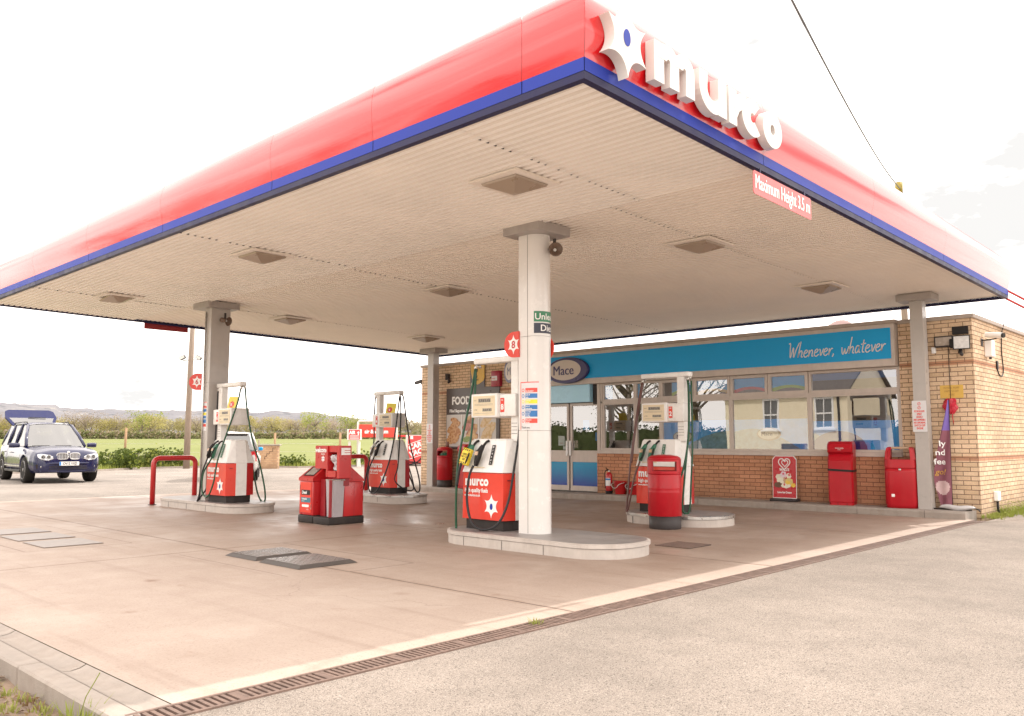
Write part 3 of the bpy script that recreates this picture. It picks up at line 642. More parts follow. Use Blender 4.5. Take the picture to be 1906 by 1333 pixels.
for si, (A, B) in enumerate(sweep(P_red, sides)):
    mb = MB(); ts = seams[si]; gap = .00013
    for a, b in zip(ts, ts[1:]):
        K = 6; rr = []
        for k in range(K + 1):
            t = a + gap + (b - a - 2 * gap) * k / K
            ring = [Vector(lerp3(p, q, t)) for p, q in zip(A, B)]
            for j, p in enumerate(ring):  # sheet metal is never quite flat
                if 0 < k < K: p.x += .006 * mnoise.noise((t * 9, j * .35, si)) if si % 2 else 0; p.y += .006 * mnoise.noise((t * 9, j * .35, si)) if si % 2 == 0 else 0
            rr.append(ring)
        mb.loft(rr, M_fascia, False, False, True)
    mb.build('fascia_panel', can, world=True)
for si, (A, B) in enumerate(sweep(P_blue, sides)):
    mb = MB(); ts = seams[si]
    for a, b in zip(ts, ts[1:]): mb.loft([[lerp3(p, q, a + .0003) for p, q in zip(A, B)], [lerp3(p, q, b - .0003) for p, q in zip(A, B)]], M_blue, False, False)
    mb.build('blue_stripe', can, world=True)
for A, B in sweep(P_trim, sides):
    mb = MB(); mb.loft([A, B], M_navy, False, False); mb.build('edge_trim', can, world=True)
# soffit lights
def soffit_light(x, y, lab, broken=False):
    z = soff(y) + (0.03 if y > 7.7 else 0)
    t = thing('soffit_light', lab, 'light', (x, y, z), group='lights set in the canopy soffit')
    mb = MB(); s = .345; i = .255
    o = [(-s, -s), (s, -s), (s, s), (-s, s)]; q = [(-i, -i), (i, -i), (i, i), (-i, i)]
    for k in range(4):
        a, b, c, d = o[k], o[(k + 1) % 4], q[(k + 1) % 4], q[k]
        mb.loft([[(a[0], a[1], -.004), (b[0], b[1], -.004), (c[0], c[1], -.004), (d[0], d[1], -.004)], [(a[0], a[1], -.028), (b[0], b[1], -.028), (c[0], c[1], -.028), (d[0], d[1], -.028)]], M_lframe)
    mb.build('frame', t)
    mb = MB(); zt = -.135
    base = [(-i + .003, -i + .003, -.030), (i - .003, -i + .003, -.030), (i - .003, i - .003, -.030), (-i + .003, i - .003, -.030)]
    tip = [(-.03, -.03, zt), (.03, -.03, zt), (.03, .03, zt), (-.03, .03, zt)]
    lip = [(p[0] * .96, p[1] * .96, -.052) for p in base]
    mb.loft([base, lip], M_lens, True, False); mb.loft([lip, tip], M_lens, True, True)
    d = mb.build('diffuser', t)
    if broken: d.rotation_euler = (radians(5), radians(-9), radians(3)); d.location.z = .012
names = [['square soffit light nearest the silver column on the front row', 'square soffit light above the rear sheets, near the column with the loudspeaker', 'square soffit light nearest the column beside the sack of sand'],
         ['front row soffit light half way along the canopy', 'middle soffit light of the whole canopy', 'rear row soffit light above the food poster side'],
         ['soffit light with a loose tilted lens near the far left corner', 'soffit light just right of the column marked 6', 'small distant soffit light nearest the back left column']]
for i, (x, dy) in enumerate(((-5.98, 0), (-11.1, 0), (-16.35, 0))):
    for j, y in enumerate((6.35, 10.08, 14.05)): 
        if i == 1 and j == 2: continue
        soffit_light(x, y, names[i][j], i == 2 and j == 0)

# big fascia letters: star and name, standing off the red fascia
def thick(poly_pts): return poly_pts
sg = thing('fascia_sign', 'white raised star emblem and lettering on the sunlit red canopy fascia', 'sign', (-3.79, 6.3, 4.4))
def fz(y): return -0.01514 * (y - CY0)
def letter_mb(name, shapes, y0, zb=4.245):
    """shapes in letter units (x-height 1 = .345 m)"""
    mb = MB(); M = side(-3.80, y0, zb + fz(y0))
    for i, pl in enumerate(shapes): mb.prism(pl, .02 + .0005 * i, .105 + .0016 * i, M_sign, M)
    return mb.build(name, sg, world=True)
SZ = .36
def ring_shape(cx, cy, ro, ri, a0, a1, n=28, sx=1.0):
    o = [(cx + ro * sx * cos(a0 + (a1 - a0) * k / n), cy + ro * cos(0) * sin(a0 + (a1 - a0) * k / n)) for k in range(n + 1)]
    i = [(cx + ri * sx * .84 * cos(a1 + (a0 - a1) * k / n), cy + ri * sin(a1 + (a0 - a1) * k / n)) for k in range(n + 1)]
    return o + i
st = .145                       # stem width in metres
def arch(x0, x1, z0, zt, flip=False):
    """shoulder stroke joining two stems (n shape)"""
    cx = (x0 + x1) / 2; ro = (x1 - x0) / 2; ri = ro - st * .92; n = 14; pts = []
    hz = zt - ro * .92
    for k in range(n + 1): a = pi - pi * k / n; pts.append((cx + ro * cos(a), hz + ro * .92 * sin(a)))
    pts.append((x1, z0)); pts.append((x1 - st, z0))
    for k in range(n + 1): a = pi * k / n; pts.append((cx + max(ri, .02) * cos(a), hz + max(ri, .02) * .95 * sin(a)))
    pts.append((x0 + st * .9, hz)); 
    return [(x, 2 * 0 + (zt - z if flip else z)) for x, z in pts]
def mstem(x, z0, z1): return [(x, z0), (x + st, z0), (x + st, z1), (x, z1)]
h = .345
s2 = [mstem(0, 0, h), arch(.055, .055 + .315, 0, h + .012), arch(.30, .615, 0, h + .012)]
letter_mb('letter_m', s2, 5.585)
u1 = [[(.47 - p[0], h - p[1]) for p in arch(.0, .47 - .0, 0, h + .012)][::1], mstem(.47 - .01, 0, h) if False else mstem(.325, 0, h)]
letter_mb('letter_u', [u1[0][::-1], [(x - .0015, z - .002) for x, z in mstem(.325, 0, h)]], 6.285)
r1 = [mstem(0, 0, h), [(.10, h - .17), (.13, h - .09), (.19, h - .02), (.27, h + .012), (.325, h + .008), (.325, h - .14), (.26, h - .15), (.19, h - .19), (.145, h - .26)]]
letter_mb('letter_r', r1, 6.80)
letter_mb('letter_c', [ring_shape(.225, h / 2, h / 2 + .012, h / 2 - .125, radians(48), radians(312), 30, 1.12)], 7.03)
letter_mb('letter_o', [ring_shape(.21, h / 2, h / 2 + .012, h / 2 - .12, radians(0), radians(359.9), 44, 1.09)], 7.455)
mb = MB(); ML = side(-3.80, 5.205, 4.425 + fz(5.2)); mb.prism(star_poly(.30, .60, 6, .95), .02, .115, M_sign, ML); stt = mb.build('star', sg, world=True)
mb = MB(); mb.prism(ellipse(-.01, .02, .045, .07), .1155, .119, M_blue, ML); mb.build('star_centre', stt, world=True)

# height limit board
t = thing('height_limit_sign', 'pale red height limit board hanging under the canopy edge', 'sign', (-3.79, 8.05, 3.8))
mb = MB(); Mh = frame((-3.79, 7.40, 3.70), (0, 1, -.0152), (0, 0.0152, 1)); pl = rrect(0, 1.30, 0, .235, .03); mb.prism(pl, 0, .006, mat('faded_red_board', (0.62, 0.11, 0.11), 0.4, var=.05), Mh)
mb.text('Maximum Height 3.5 m', .205, frame(Mh @ Vector((.03, .062, .0065)), (0, 1, -.0152), (0, 0.0152, 1)), M_letter, off=.0035, sx=.635, lift=.002)
mb.build('board', t, world=True)
mb = MB()
for yy in (7.55, 8.55): mb = MB(); mb.box(-3.795, -3.788, yy, yy + .02, 3.925 + fz(yy), 4.03 + fz(yy), M_navy); mb.build('bracket', t, world=True)
t = thing('hanging_board', 'plain dark red board hanging from the far left canopy edge', 'sign', (CX0 - .02, 8.65, 3.95))
mb = MB(); mb.box(CX0 - .03, CX0 - .02, 8.08, 9.12, 3.87, 4.08, M_reddark, .004); mb.build('board', t, world=True)
for yy in (8.3, 8.9): mb = MB(); mb.box(CX0 - .019, CX0 - .012, yy, yy + .03, 4.0, 4.12, M_steel); mb.build('bracket', t, world=True)
# stay rods at the far right corner
t = thing('stay_rods', 'pair of thin red steel rods sloping down from the right end of the canopy', 'rods', (-3.8, 17.0, 3.95))
for o in (0, .16):
    mb = MB(); mb.cyl((-3.85, 17.02, 4.02 - o), (-2.5, 20.6, 3.0 - o), .022, M_red, n=8); mb.build('rod', t, world=True)

# ------------------------------------------------------------------ columns
def dshape(cx, cy, r, flat, sgn, n=18):
    """half round end towards sgn*X, flat the other side"""
    pts = [(cx + sgn * r * cos(-pi / 2 + pi * k / n), cy + r * sin(-pi / 2 + pi * k / n)) for k in range(n + 1)]
    pts += [(cx - sgn * flat, cy + r), (cx - sgn * flat, cy - r)]
    return pts if sgn > 0 else pts[::-1]
def column(lab, cx, cy, z0, shp, m, capw, seams=(), rev=False):
    zc = soff(cy) + .028; t = thing('canopy_column', lab, 'column', (cx, cy, z0), group='canopy columns')
    zs = [z0] + list(seams) + [zc - .125]
    mb = MB()
    for a, b in zip(zs, zs[1:]):
        a += .002; b -= .002
        if len(shp) > 6:
            arc = shp[:-2] if not rev else shp[2:]; flat = [arc[-1]] + (shp[-2:] if not rev else shp[:2]) + [arc[0]]
            mb.loft([[(x, y, z) for x, y in arc] for z in (a, b)], m, False, False, True)
            for p, q_ in zip(flat, flat[1:]): mb.add([(*p, a), (*q_, a), (*q_, b), (*p, b)], [(0, 1, 2, 3)], m)
            mb.add([(x, y, b) for x, y in shp], [tuple(range(len(shp)))], m)
        else: mb.prism(shp, a, b, m)
    if rev is False and len(shp) > 6: mb.box(C8[0] - .003, C8[0] + .002, cy - .1765, cy - .170, z0 + .01, zc - .13, M_plinth)
    sh = mb.build('shaft', t, world=True)
    mb = MB(); cw, cl = capw; mb.box(cx - cw, cx + cw, cy - cl, cy + cl, zc - .125, zc - .002, M_cap, .006); mb.build('cap', t, world=True)
    return t
C8 = (-7.105, 7.96); C6 = (-15.80, 8.06); CR = (-5.02, 15.90); CL = (-18.12, 15.86)
column('silver half round column marked 8 standing on the nearest pump island', C8[0], C8[1], .165, dshape(*C8, .175, .155, 1), M_colm, (.31, .31), (1.435, 2.62))
column('grey column marked 6 behind the pump on the left island', C6[0], C6[1], .165, dshape(*C6, .20, .20, -1), M_cold, (.33, .33), (2.45,), True)
sq = lambda c, a, b: [(c[0] - a, c[1] - b), (c[0] + a, c[1] - b), (c[0] + a, c[1] + b), (c[0] - a, c[1] + b)]
column('square grey column at the right end of the shop front', CR[0], CR[1], .12, sq(CR, .11, .10), M_cold, (.30, .22))
column('thin square column at the left end of the shop front', CL[0], CL[1], .04, sq(CL, .12, .11), M_cold, (.34, .24))
# conduit + thin flange strips on columns are parts of their own
for c, x, y, z0, z1 in (('a', C8[0] - .10, C8[1] - .178, .17, 3.85), ('b', C6[0] - .03, C6[1] - .215, .17, 3.85)):
    pass
mb = MB(); mb.tube([(C6[0] + .02, C6[1] - .222, .17), (C6[0] + .02, C6[1] - .222, 3.86)], .016, M_steel, 6)
tag(mb.build('conduit', loc=(C6[0], C6[1] - .22, .17)), 'thin vertical cable conduit fixed to the front of the grey column marked 6', 'conduit')
# horn loudspeakers under the caps
def horn(p, d, lab):
    t = thing('horn_speaker', lab, 'loudspeaker', p, group='loudspeakers on the columns'); d = Vector(d).normalized(); M = frame((0, 0, 0), d.orthogonal(), d.cross(d.orthogonal()))
    M = Matrix.Translation((0, 0, 0)) @ d.to_track_quat('Z', 'Y').to_matrix().to_4x4()
    mb = MB(); mb.lathe([(.0, -.10), (.045, -.10), (.05, -.04), (.03, -.02), (.035, .02), (.055, .06), (.085, .09), (.09, .095), (.07, .085), (.03, .03), (.0, .02)], (0, 0, 0), mat('brown_horn', (.12, .075, .05), .4, var=.2), 20, M); mb.build('horn', t)
    mb = MB(); mb.box(-.015, .015, -.015, .015, 0.0, .12, M_dark, M=Matrix.Translation((0, 0, .03))); mb.build('bracket', t)
    mb = MB(); mb.lathe([(.0, .04), (.02, .035), (.022, .02)], (0, 0, 0), M_letter, 12, M); mb.build('driver', t)
horn((C8[0] + .26, C8[1] + .05, 3.72), (.75, -.65, -.1), 'round brown horn loudspeaker under the cap of the silver column marked 8')
horn((C6[0] + .33, C6[1] + .02, 3.68), (.9, .3, -.25), 'brown horn loudspeaker under the cap of the grey column marked 6')

# numbered lollipop signs on the columns
def number_sign(num, p, lab, face=-1, flip=False, rz=0):
    t = thing('number_sign', lab, 'sign', p, rz, group='red numbered pump signs')
    s = -1 if flip else 1
    mb = MB(); r = .165
    pl = [(r * .55, r), ] + [(r * cos(pi / 2 + pi * k / 16), r * sin(pi / 2 + pi * k / 16)) for k in range(17)] + [(r * .55, -r)]
    pl = [(s * a, b) for a, b in pl]
    if s < 0: pl = pl[::-1]
    M = front(0, 0, 0)
    mb.prism(pl, -.012, .012, M_redfront, M); pn = mb.build('plate', t)
    mb = MB(); sp = star_poly(.125, .58, 4, .86); mb.prism(sp, .0125, .0145, M_letter, M); mb.prism(sp, -.0145, -.0125, M_letter, M)
    st_ = mb.build('star', pn)
    mb = MB(); mb.text(num, .13, frame((0, -.0147, -.045), (1, 0, 0), (0, 0, 1)), M_red, off=.004, align='CENTER', lift=.001)
    mb.text(num, .13, frame((0, .0147, -.045), (-1, 0, 0), (0, 0, 1)), M_red, off=.004, align='CENTER', lift=.001); mb.build('numeral', pn)
number_sign('8', (-7.33, 7.775, 2.53), 'red sign with star and number 8 on the left of the silver column')
number_sign('7', (-7.16, 8.16, 2.50), 'red sign mostly hidden behind the right of the silver column', flip=True, rz=0)
number_sign('6', (-16.02, 7.82, 2.48), 'red sign with star and number 6 on the grey column', rz=radians(38))

# fuel name plates wrapped round the silver column
def wrap(cx, cy, r, a_c, u, z, o): a = a_c + u / r; return (cx + (r + o) * cos(a), cy + (r + o) * sin(a), z)
def curved_plate(mb, cx, cy, r, a_c, u0, u1, z0, z1, m, o=.003, n=14):
    mb.loft([[wrap(cx, cy, r, a_c, u0 + (u1 - u0) * k / n, z, o) for k in range(n + 1)] for z in (z0, z1)], m, False, False, True)
def curved_text(mb, s, size, cx, cy, r, a_c, u0, z, m, o=.005, off=0.0, sx=1.0):
    vs, fs = text_geo(s, size, 0, off, 'LEFT', 0, sx); mb.add([wrap(cx, cy, r, a_c, u0 + x, z + y, o) for x, y, zz in vs], fs, m)
aC = radians(-28)
for nm, z0, z1, m, s_, lab in (('fuel_plate', 2.80, 2.935, mat('unleaded_green', (.03, .20, .09), .4), 'Unleaded', 'green fuel name plate wrapped round the silver column'), ('fuel_plate', 2.655, 2.785, mat('diesel_black', (.02, .022, .045), .4), 'Diesel', 'black fuel name plate wrapped round the silver column below the green one')):
    mb = MB(); curved_plate(mb, *C8, .175, aC, -.10, .34, z0, z1, m); curved_text(mb, s_, .115, *C8, .175, aC, (-.09 if s_[0] == 'U' else -.02), z0 + .028, M_letter, off=.001)
    tag(mb.build(nm, loc=(C8[0] + .15, C8[1] - .1, z0)), lab, 'sign', group='fuel name plates')
# safety notice stuck on the silver column
M_nblue = mat('notice_blue', (.02, .16, .46), .4); M_nyel = mat('notice_yellow', (.86, .74, .03), .4); M_nred = mat('notice_red', (.78, .06, .04), .4); M_nwhite = mat('notice_white', (.72, .71, .72), .4)
def notice(P, w_, h_, mb):
    """P(u, v, lift) maps notice coordinates to the column surface"""
    def rect(u0, u1, v0, v1, m, o):
        n = 6; mb.loft([[P(u0 + (u1 - u0) * k / n, v, o) for k in range(n + 1)] for v in (v0, v1)], m, False, False)
    rect(0, w_, 0, h_, M_nwhite, .002); rect(0, w_, h_ - .012, h_, M_nred, .0032); rect(0, .010, 0, h_ - .0125, M_nred, .0032)
    rows = [(.87, .78, M_nred, ['No Smoking']), (.755, .66, M_nblue, ['Switch off', 'engine']), (.63, .545, M_nyel, ['Caution fuel', 'vapours']), (.515, .425, M_nblue, ['Switch off', 'mobile phones']), (.40, .27, M_nblue, ['Do not leave', 'the nozzle', 'while filling']), (.235, .14, M_nred, ['Please pay at', 'the kiosk'])]
    for a, b, m, ls in rows:
        rect(w_ * .30, w_ * .93, h_ * b, h_ * a, m, .0032)
        ic = ellipse(w_ * .16, h_ * (a + b) / 2, w_ * .085, w_ * .085, 14); mb.add([P(x, y, .0034) for x, y in ic], [tuple(range(14))], M_nred if m is M_nred else m)
        ic = ellipse(w_ * .16, h_ * (a + b) / 2, w_ * .05, w_ * .05, 12); mb.add([P(x, y, .0042) for x, y in ic], [tuple(range(12))], M_nwhite)
        for i, s_ in enumerate(ls):
            sz = min(.028, h_ * (a - b) / len(ls) * .72); vs, fs = text_geo(s_, sz, 0, .0006, 'LEFT', 0, .8)
            v0 = h_ * a - (i + 1) * h_ * (a - b) / len(ls) + sz * .25
            mb.add([P(w_ * .33 + x, v0 + y, .0044) for x, y, zz in vs], fs, M_letter)
    vs, fs = text_geo('Thank you', .035, 0, .0004, 'LEFT', 0, .9); mb.add([P(w_ * .06 + x, h_ * .03 + y, .0034) for x, y, zz in vs], fs, M_black)
def P8map(u, v, o):
    fl = .12
    if u < fl: return (C8[0] - fl + u - .0, C8[1] - .175 - o, 1.445 + v)
    a = -pi / 2 + (u - fl) / .175; return (C8[0] + (.175 + o) * cos(a), C8[1] + (.175 + o) * sin(a), 1.445 + v)
mb = MB(); notice(P8map, .27, .60, mb)
tag(mb.build('safety_notice', loc=(C8[0], C8[1] - .18, 1.445)), 'white safety notice with red, blue and yellow panels on the silver column', 'notice', group='safety notices on columns')
def P6map(u, v, o): 
    x = -.12 + u
    if x > 0: return (C6[0] + x, C6[1] - .20 - o, 1.51 + v)
    a = -pi / 2 + x / .20; return (C6[0] + (.20 + o) * cos(a), C6[1] + (.20 + o) * sin(a), 1.51 + v)
mb = MB(); notice(P6map, .27, .56, mb)
tag(mb.build('safety_notice', loc=(C6[0] - .1, C6[1] - .18, 1.5)), 'coloured safety notice stuck on the grey column marked 6', 'notice', group='safety notices on columns')
# petroleum notices on the two shop columns
def petroleum(c, z0, w_, lab):
    mb = MB(); M = front(c[0] - .115 - .02, c[1] - .113, z0); mb.prism(rrect(0, w_, 0, .55, .012), 0, .006, M_nwhite, M)
    for i, (s_, sz) in enumerate((('PETROLEUM', .05), ('SPIRIT', .05), ('HIGHLY', .05), ('INFLAMMABLE', .05), ('NO SMOKING', .05), ('SWITCH OFF', .05), ('ENGINE', .05))):
        mb.text(s_, sz, frame(M @ Vector((w_ / 2, .345 - i * .05, .0065)), (1, 0, 0), (0, 0, 1)), M_nred, off=.002, align='CENTER', sx=.62, lift=.001)
    for zc in (.495, .425):
        o = ellipse(w_ / 2, zc, .028, .028, 20); i_ = ellipse(w_ / 2, zc, .020, .020, 20)
        mb.add([(M @ Vector((x, y, .0075))) for x, y in o + i_], [(k, (k + 1) % 20, 20 + (k + 1) % 20, 20 + k) for k in range(20)], M_nred)
        mb.tube([M @ Vector((w_ / 2 - .017, zc - .017, .008)), M @ Vector((w_ / 2 + .017, zc + .017, .008))], .003, M_nred, 4)
    tag(mb.build('petroleum_notice', loc=(c[0], c[1] - .12, z0)), lab, 'notice', group='petroleum warning notices')
petroleum(CR, 1.47, .24, 'white notice with red capitals on the square column at the right of the shop')
petroleum(CL, 1.25, .26, 'white notice with red capitals on the thin column at the left of the shop')
# ------------------------------------------------------------------ pump islands
def island(x0, x1, y0, y1, lab, steel=False):
    z = gz((x0 + x1) / 2, y0); c = ((x0 + x1) / 2, (y0 + y1) / 2, 0); t = thing('pump_island', lab, 'island', c, group='raised pump islands')
    r = (y1 - y0) / 2 * .92
    mb = MB(); mb.prism(rrect(x0 + .012, x1 - .012, y0 + .012, y1 - .012, r, 10), -.02, .112, M_island); 
    for k in range(len(mb.sm)): mb.sm[k] = len(mb.f[k]) == 4
    for q in (.22, .45, .68): xx = x0 + (x1 - x0) * q; mb.box(xx - .003, xx + .003, y0 + .009, y0 + .02, 0, .11, M_plinth)
    mb.build('kerb_ring', t, world=True)
    mb = MB(); o = rrect(x0, x1, y0, y1, r, 10); i = rrect(x0 + .035, x1 - .035, y0 + .035, y1 - .035, r - .035, 10)
    mb.prism(o, .118, .160, M_steel if steel else M_island, capmat=M_islandtop)
    mb.loft([[(p[0], p[1], .1605) for p in o], [(p[0], p[1], .167) for p in i]], M_island if not steel else M_steel, True, False)
    mb.add([(p[0], p[1], .167) for p in i], [tuple(range(len(i)))], M_islandtop)
    mb.build('top_slab', t, world=True)
island(-8.50, -5.60, 7.40, 8.60, 'long pump island carrying the silver column and the nearest pump')
island(-17.40, -14.05, 7.62, 8.66, 'pump island at the left carrying the grey column marked 6')
island(-8.40, -6.62, 11.25, 12.45, 'pump island behind the free standing round red bin', True)
island(-16.2, -14.0, 11.30, 12.40, 'farthest pump island with the pump carrying black hoses', True)

# ------------------------------------------------------------------ pumps
def hexring(fx, sx, hy, sy, z): return [(-fx, -hy, z), (fx, -hy, z), (sx, -sy, z), (sx, sy, z), (fx, hy, z), (-fx, hy, z), (-sx, sy, z), (-sx, -sy, z)]
M_label = {'Diesel': M_black, 'Unleaded': M_nozg}
def nozzle(t, x, face, m, sleeve=False):
    """hand nozzle hanging in its holster on the sloping face"""
    f = face
    P = lambda dx, dy, z: (f * (x + dx), f * -(.268 + dy - (z - .9) * .28), z)
    mb = MB()
    mb.box(-.06, .06, -.022, .016, 0, .33, M_black, .010, M=Matrix.Translation((f * x, 0, 0)) @ Matrix.Translation((0, f * -.212, .965)) @ Matrix.Rotation(f * radians(-16), 4, 'X')); hol = mb.build('holster', t)
    mb = MB()
    body = catmull([P(-.035, .07, .985), P(-.015, .085, 1.07), P(.012, .10, 1.16), P(.045, .085, 1.25)], 5); mb.tube(body, [.028 + .017 * sin(pi * k / (len(body) - 1)) for k in range(len(body))], m, 9)
    mb.tube(catmull([P(.035, .09, 1.21), P(.055, .055, 1.285), P(.065, .015, 1.31)], 4), .018, M_black, 7)
    mb.tube(catmull([P(-.02, .10, 1.01), P(.04, .15, 1.04), P(.065, .15, 1.13), P(.04, .11, 1.20)], 4), .012, M_black, 6)
    mb.box(-.036, .036, -.006, .03, 0, .085, m, .008, M=Matrix.Translation(P(.008, .12, 1.10)))
    nz = mb.build('nozzle', t)
    mb = MB(); mb.add([Vector(P(-.022, .150, 1.125)), Vector(P(.038, .150, 1.125)), Vector(P(.038, .146, 1.175)), Vector(P(-.022, .146, 1.175))], [(0, 1, 2, 3)] if f > 0 else [(3, 2, 1, 0)], mat('nozzle_badge', (.55, .35, .22), .4, var=.5, scale=30)); mb.build('badge', nz)
    if sleeve:
        mb = MB(); a = P(-.085, .11, 1.02); mb.box(-.075, .075, -.02, .05, 0, .22, M_yellow, .012, M=Matrix.Translation(P(-.03, .13, 1.0)) @ Matrix.Rotation(radians(12), 4, 'Y') @ Matrix.Rotation(radians(-14), 4, 'X'))
        Mx = Matrix.Translation(P(-.03, .13, 1.0)) @ Matrix.Rotation(radians(12), 4, 'Y') @ Matrix.Rotation(radians(-14), 4, 'X')
        for i, s_ in enumerate(('SORRY', 'NOT IN', 'USE')): mb.text(s_, .038, Mx @ frame((0, -.021, .125 - i * .034), (1, 0, 0), (0, 0, 1)), M_black, off=.001, align='CENTER', sx=.8, lift=.001)
        for i in range(4):
            for zz in (.012, .185): mb.add([Mx @ Vector((-.062 + i * .034, -.0215, zz)), Mx @ Vector((-.044 + i * .034, -.0215, zz)), Mx @ Vector((-.032 + i * .034, -.0215, zz + .026)), Mx @ Vector((-.05 + i * .034, -.0215, zz + .026))], [(0, 1, 2, 3)], M_black)
        mb.build('out_of_use_sleeve', nz)
    return nz
def hose(t, pts, m, r=.0145, name='hose'):
    mb = MB(); mb.tube(catmull(pts, 9), r, m, 8); return mb.build(name, t)
def pump(x, y, s, num, lab, front_spec, back_spec, hoses, leaflet=False):
    """s = +1: mast at the +X end, -1: at the -X end"""
    z0 = .167; t = thing('fuel_pump', lab, 'fuel pump', (x, y, z0), group='fuel pumps')
    Z = lambda z: z - z0
    q = lambda pts: [(a, b, Z(c)) for a, b, c in pts]
    mb = MB(); mb.loft([q(hexring(.335, .375, .245, .10, .169)), q(hexring(.335, .375, .245, .10, .305))], M_plinth); mb.build('plinth', t)
    # red cabinet: two pressed doors front and back, two white end posts
    def half(f):
        mb = MB()
        a = hexring(.37, .425, .285, .115, .30); b = hexring(.365, .42, .275, .115, .895)
        idx = (7, 0, 1, 2) if f < 0 else (3, 4, 5, 6)
        outer = [[a[k] for k in idx], [b[k] for k in idx]]
        inner = [[(p[0], 0.02 * -f * -1 if False else p[1] * .55, p[2]) for p in r] for r in outer]
        ring = lambda o, i: o + i[::-1]
        R0 = q(ring(outer[0], inner[0])); R1 = q(ring(outer[1], inner[1]))
        mb.loft([R0, R1], M_redfront if f < 0 else M_red)
        M = frame((0, f * .2875, Z(.30)), (-f, 0, 0), (0, 0, 1)) ; sh = Matrix.Rotation(radians(0), 4, 'X')
        # lettering follows the slightly raked door
        M = frame((0, f * .2855, Z(.30)), (-f, 0, 0), Vector((0, -f * .0168, 1)))
        mb.text('murco', .165, frame(M @ Vector((-.325, .435, .001)), (-f, 0, 0), (0, -f * .0168, 1)), M_letter, off=.0075, sx=.93, space=1.08)
        mb.text('high quality fuels', .075, frame(M @ Vector((-.33, .345, .001)), (-f, 0, 0), (0, -f * .0168, 1)), M_letter, off=.0022, sx=.86)
        mb.text('www.murco.co.uk', .042, frame(M @ Vector((-.33, .29, .001)), (-f, 0, 0), (0, -f * .0168, 1)), M_letter, off=.0014, sx=.92)
        mb.prism([(px + .165, py + .175) for px, py in star_poly(.150, .58, 5, .92)], .002, .004, M_letter, M)
        mb.prism(ellipse(.165, .17, .027, .042, 20), .0042, .0055, M_blue, M)
        for xx in (-.40, .40): mb.box(xx - .008, xx + .008, f * .20 - .03, f * .20 + .03, Z(.80), Z(.812), M_reddark)
        mb.build('door_panel', t)
    half(-1); half(1)
    for e in (-1, 1):
        mb = MB(); mb.loft([[(e * .428, -.108, Z(.30)), (e * .428, .108, Z(.30)), (e * .36, .108, Z(.30)), (e * .36, -.108, Z(.30))], [(e * .424, -.108, Z(.9)), (e * .424, .108, Z(.9)), (e * .36, .108, Z(.9)), (e * .36, -.108, Z(.9))]], M_white); mb.build('end_post', t)
    # white sloping hood
    mb = MB(); mb.loft([q(hexring(.372, .425, .288, .115, .903)), q(hexring(.366, .420, .278, .115, .93)), q(hexring(.315, .362, .166, .095, 1.31)), q(hexring(.295, .335, .145, .085, 1.335))], M_white)
    mb.box(s * .395 - .004 if s > 0 else s * .395 - .004, s * .395 + .004, -.02, .02, Z(1.02), Z(1.12), M_dark) if False else None
    for f in (-1, 1):
        nrm = Vector((0, -f * .295, 1)).normalized(); M = frame((0, f * .232, Z(1.12)), (-f, 0, 0), nrm)
        lbl = (front_spec if f < 0 else back_spec)['label']
        if lbl:
            mb.prism([(.10, -.125), (.155, -.125), (.155, .14), (.10, .14)], .001, .005, M_label[lbl], M)
            for k, ch in enumerate(lbl): mb.text(ch, .038 if lbl == 'Diesel' else .03, frame(M @ Vector((.1275, .10 - k * (.043 if lbl == 'Diesel' else .0315), .0055)), (-f, 0, 0), nrm), M_letter, align='CENTER', off=.0008, lift=.001)
        mb.prism([(-.26, -.17), (.03, -.17), (.03, -.155), (-.26, -.155)], .001, .004, M_cream, M)
    mb.build('hood', t)
    # mast, arm, display head
    mx = s * .365
    mb = MB(); mb.box(mx - .065, mx + .065, -.065, .065, Z(1.3), Z(2.345), M_white, .008)
    for k in range(4): mb.box(mx - .05, mx + .05, -.068, -.064, Z(1.40 + k * .045), Z(1.405 + k * .045), M_dark)
    mb.build('mast', t)
    mb = MB(); a, b = sorted((s * -.40, s * .52)); mb.box(a, b, -.07, .07, Z(2.345), Z(2.425), M_white, .016, seg=2); arm = mb.build('hose_arm', t)
    mb = MB()
    for xx in (s * -.385, s * .49): mb.tube([(xx, 0, Z(2.35)), (xx, -.03, Z(2.32)), (xx, -.045, Z(2.28))], .022, M_steel, 8); mb.tube([(xx + s * .0, .03, Z(2.35)), (xx, .045, Z(2.30))], .02, M_steel, 8)
    mb.build('swivel', arm)
    mb = MB(); a, b = sorted((s * -.315, s * .17)); mb.box(a, b, -.19, .19, Z(1.615), Z(1.93), M_white, .014, seg=2)
    hd = mb.build('display_head', t)
    mb = MB(); a2, b2 = sorted((s * .171, s * .46)); mb.box(a2, b2, -.145, .145, Z(1.625), Z(1.915), M_white, .012, seg=2); jb = mb.build('junction_box', t)
    for f in (-1, 1):
        xc = (a + b) / 2; M = frame((xc, f * .1905, Z(1.77)), (-f, 0, 0), (0, 0, 1)); mb = MB()
        mb.prism([(-.205, -.13), (.205, -.13), (.205, .13), (-.205, .13)], .0005, .004, M_cream, M)
        for u0, u1, v0, v1 in ((-.10, .13, .045, .095), (-.02, .15, -.075, -.035)): mb.prism([(u0, v0), (u1, v0), (u1, v1), (u0, v1)], .0045, .006, M_lcd, M)
        for k in range(6): mb.text('8', .045, frame(M @ Vector((-.085 + k * .036, .052, .006)), (-f, 0, 0), (0, 0, 1)), M_dark, lift=.001, off=.0005)
        for k in range(4): mb.text('8', .034, frame(M @ Vector((-.005 + k * .036, -.067, .006)), (-f, 0, 0), (0, 0, 1)), M_dark, lift=.001)
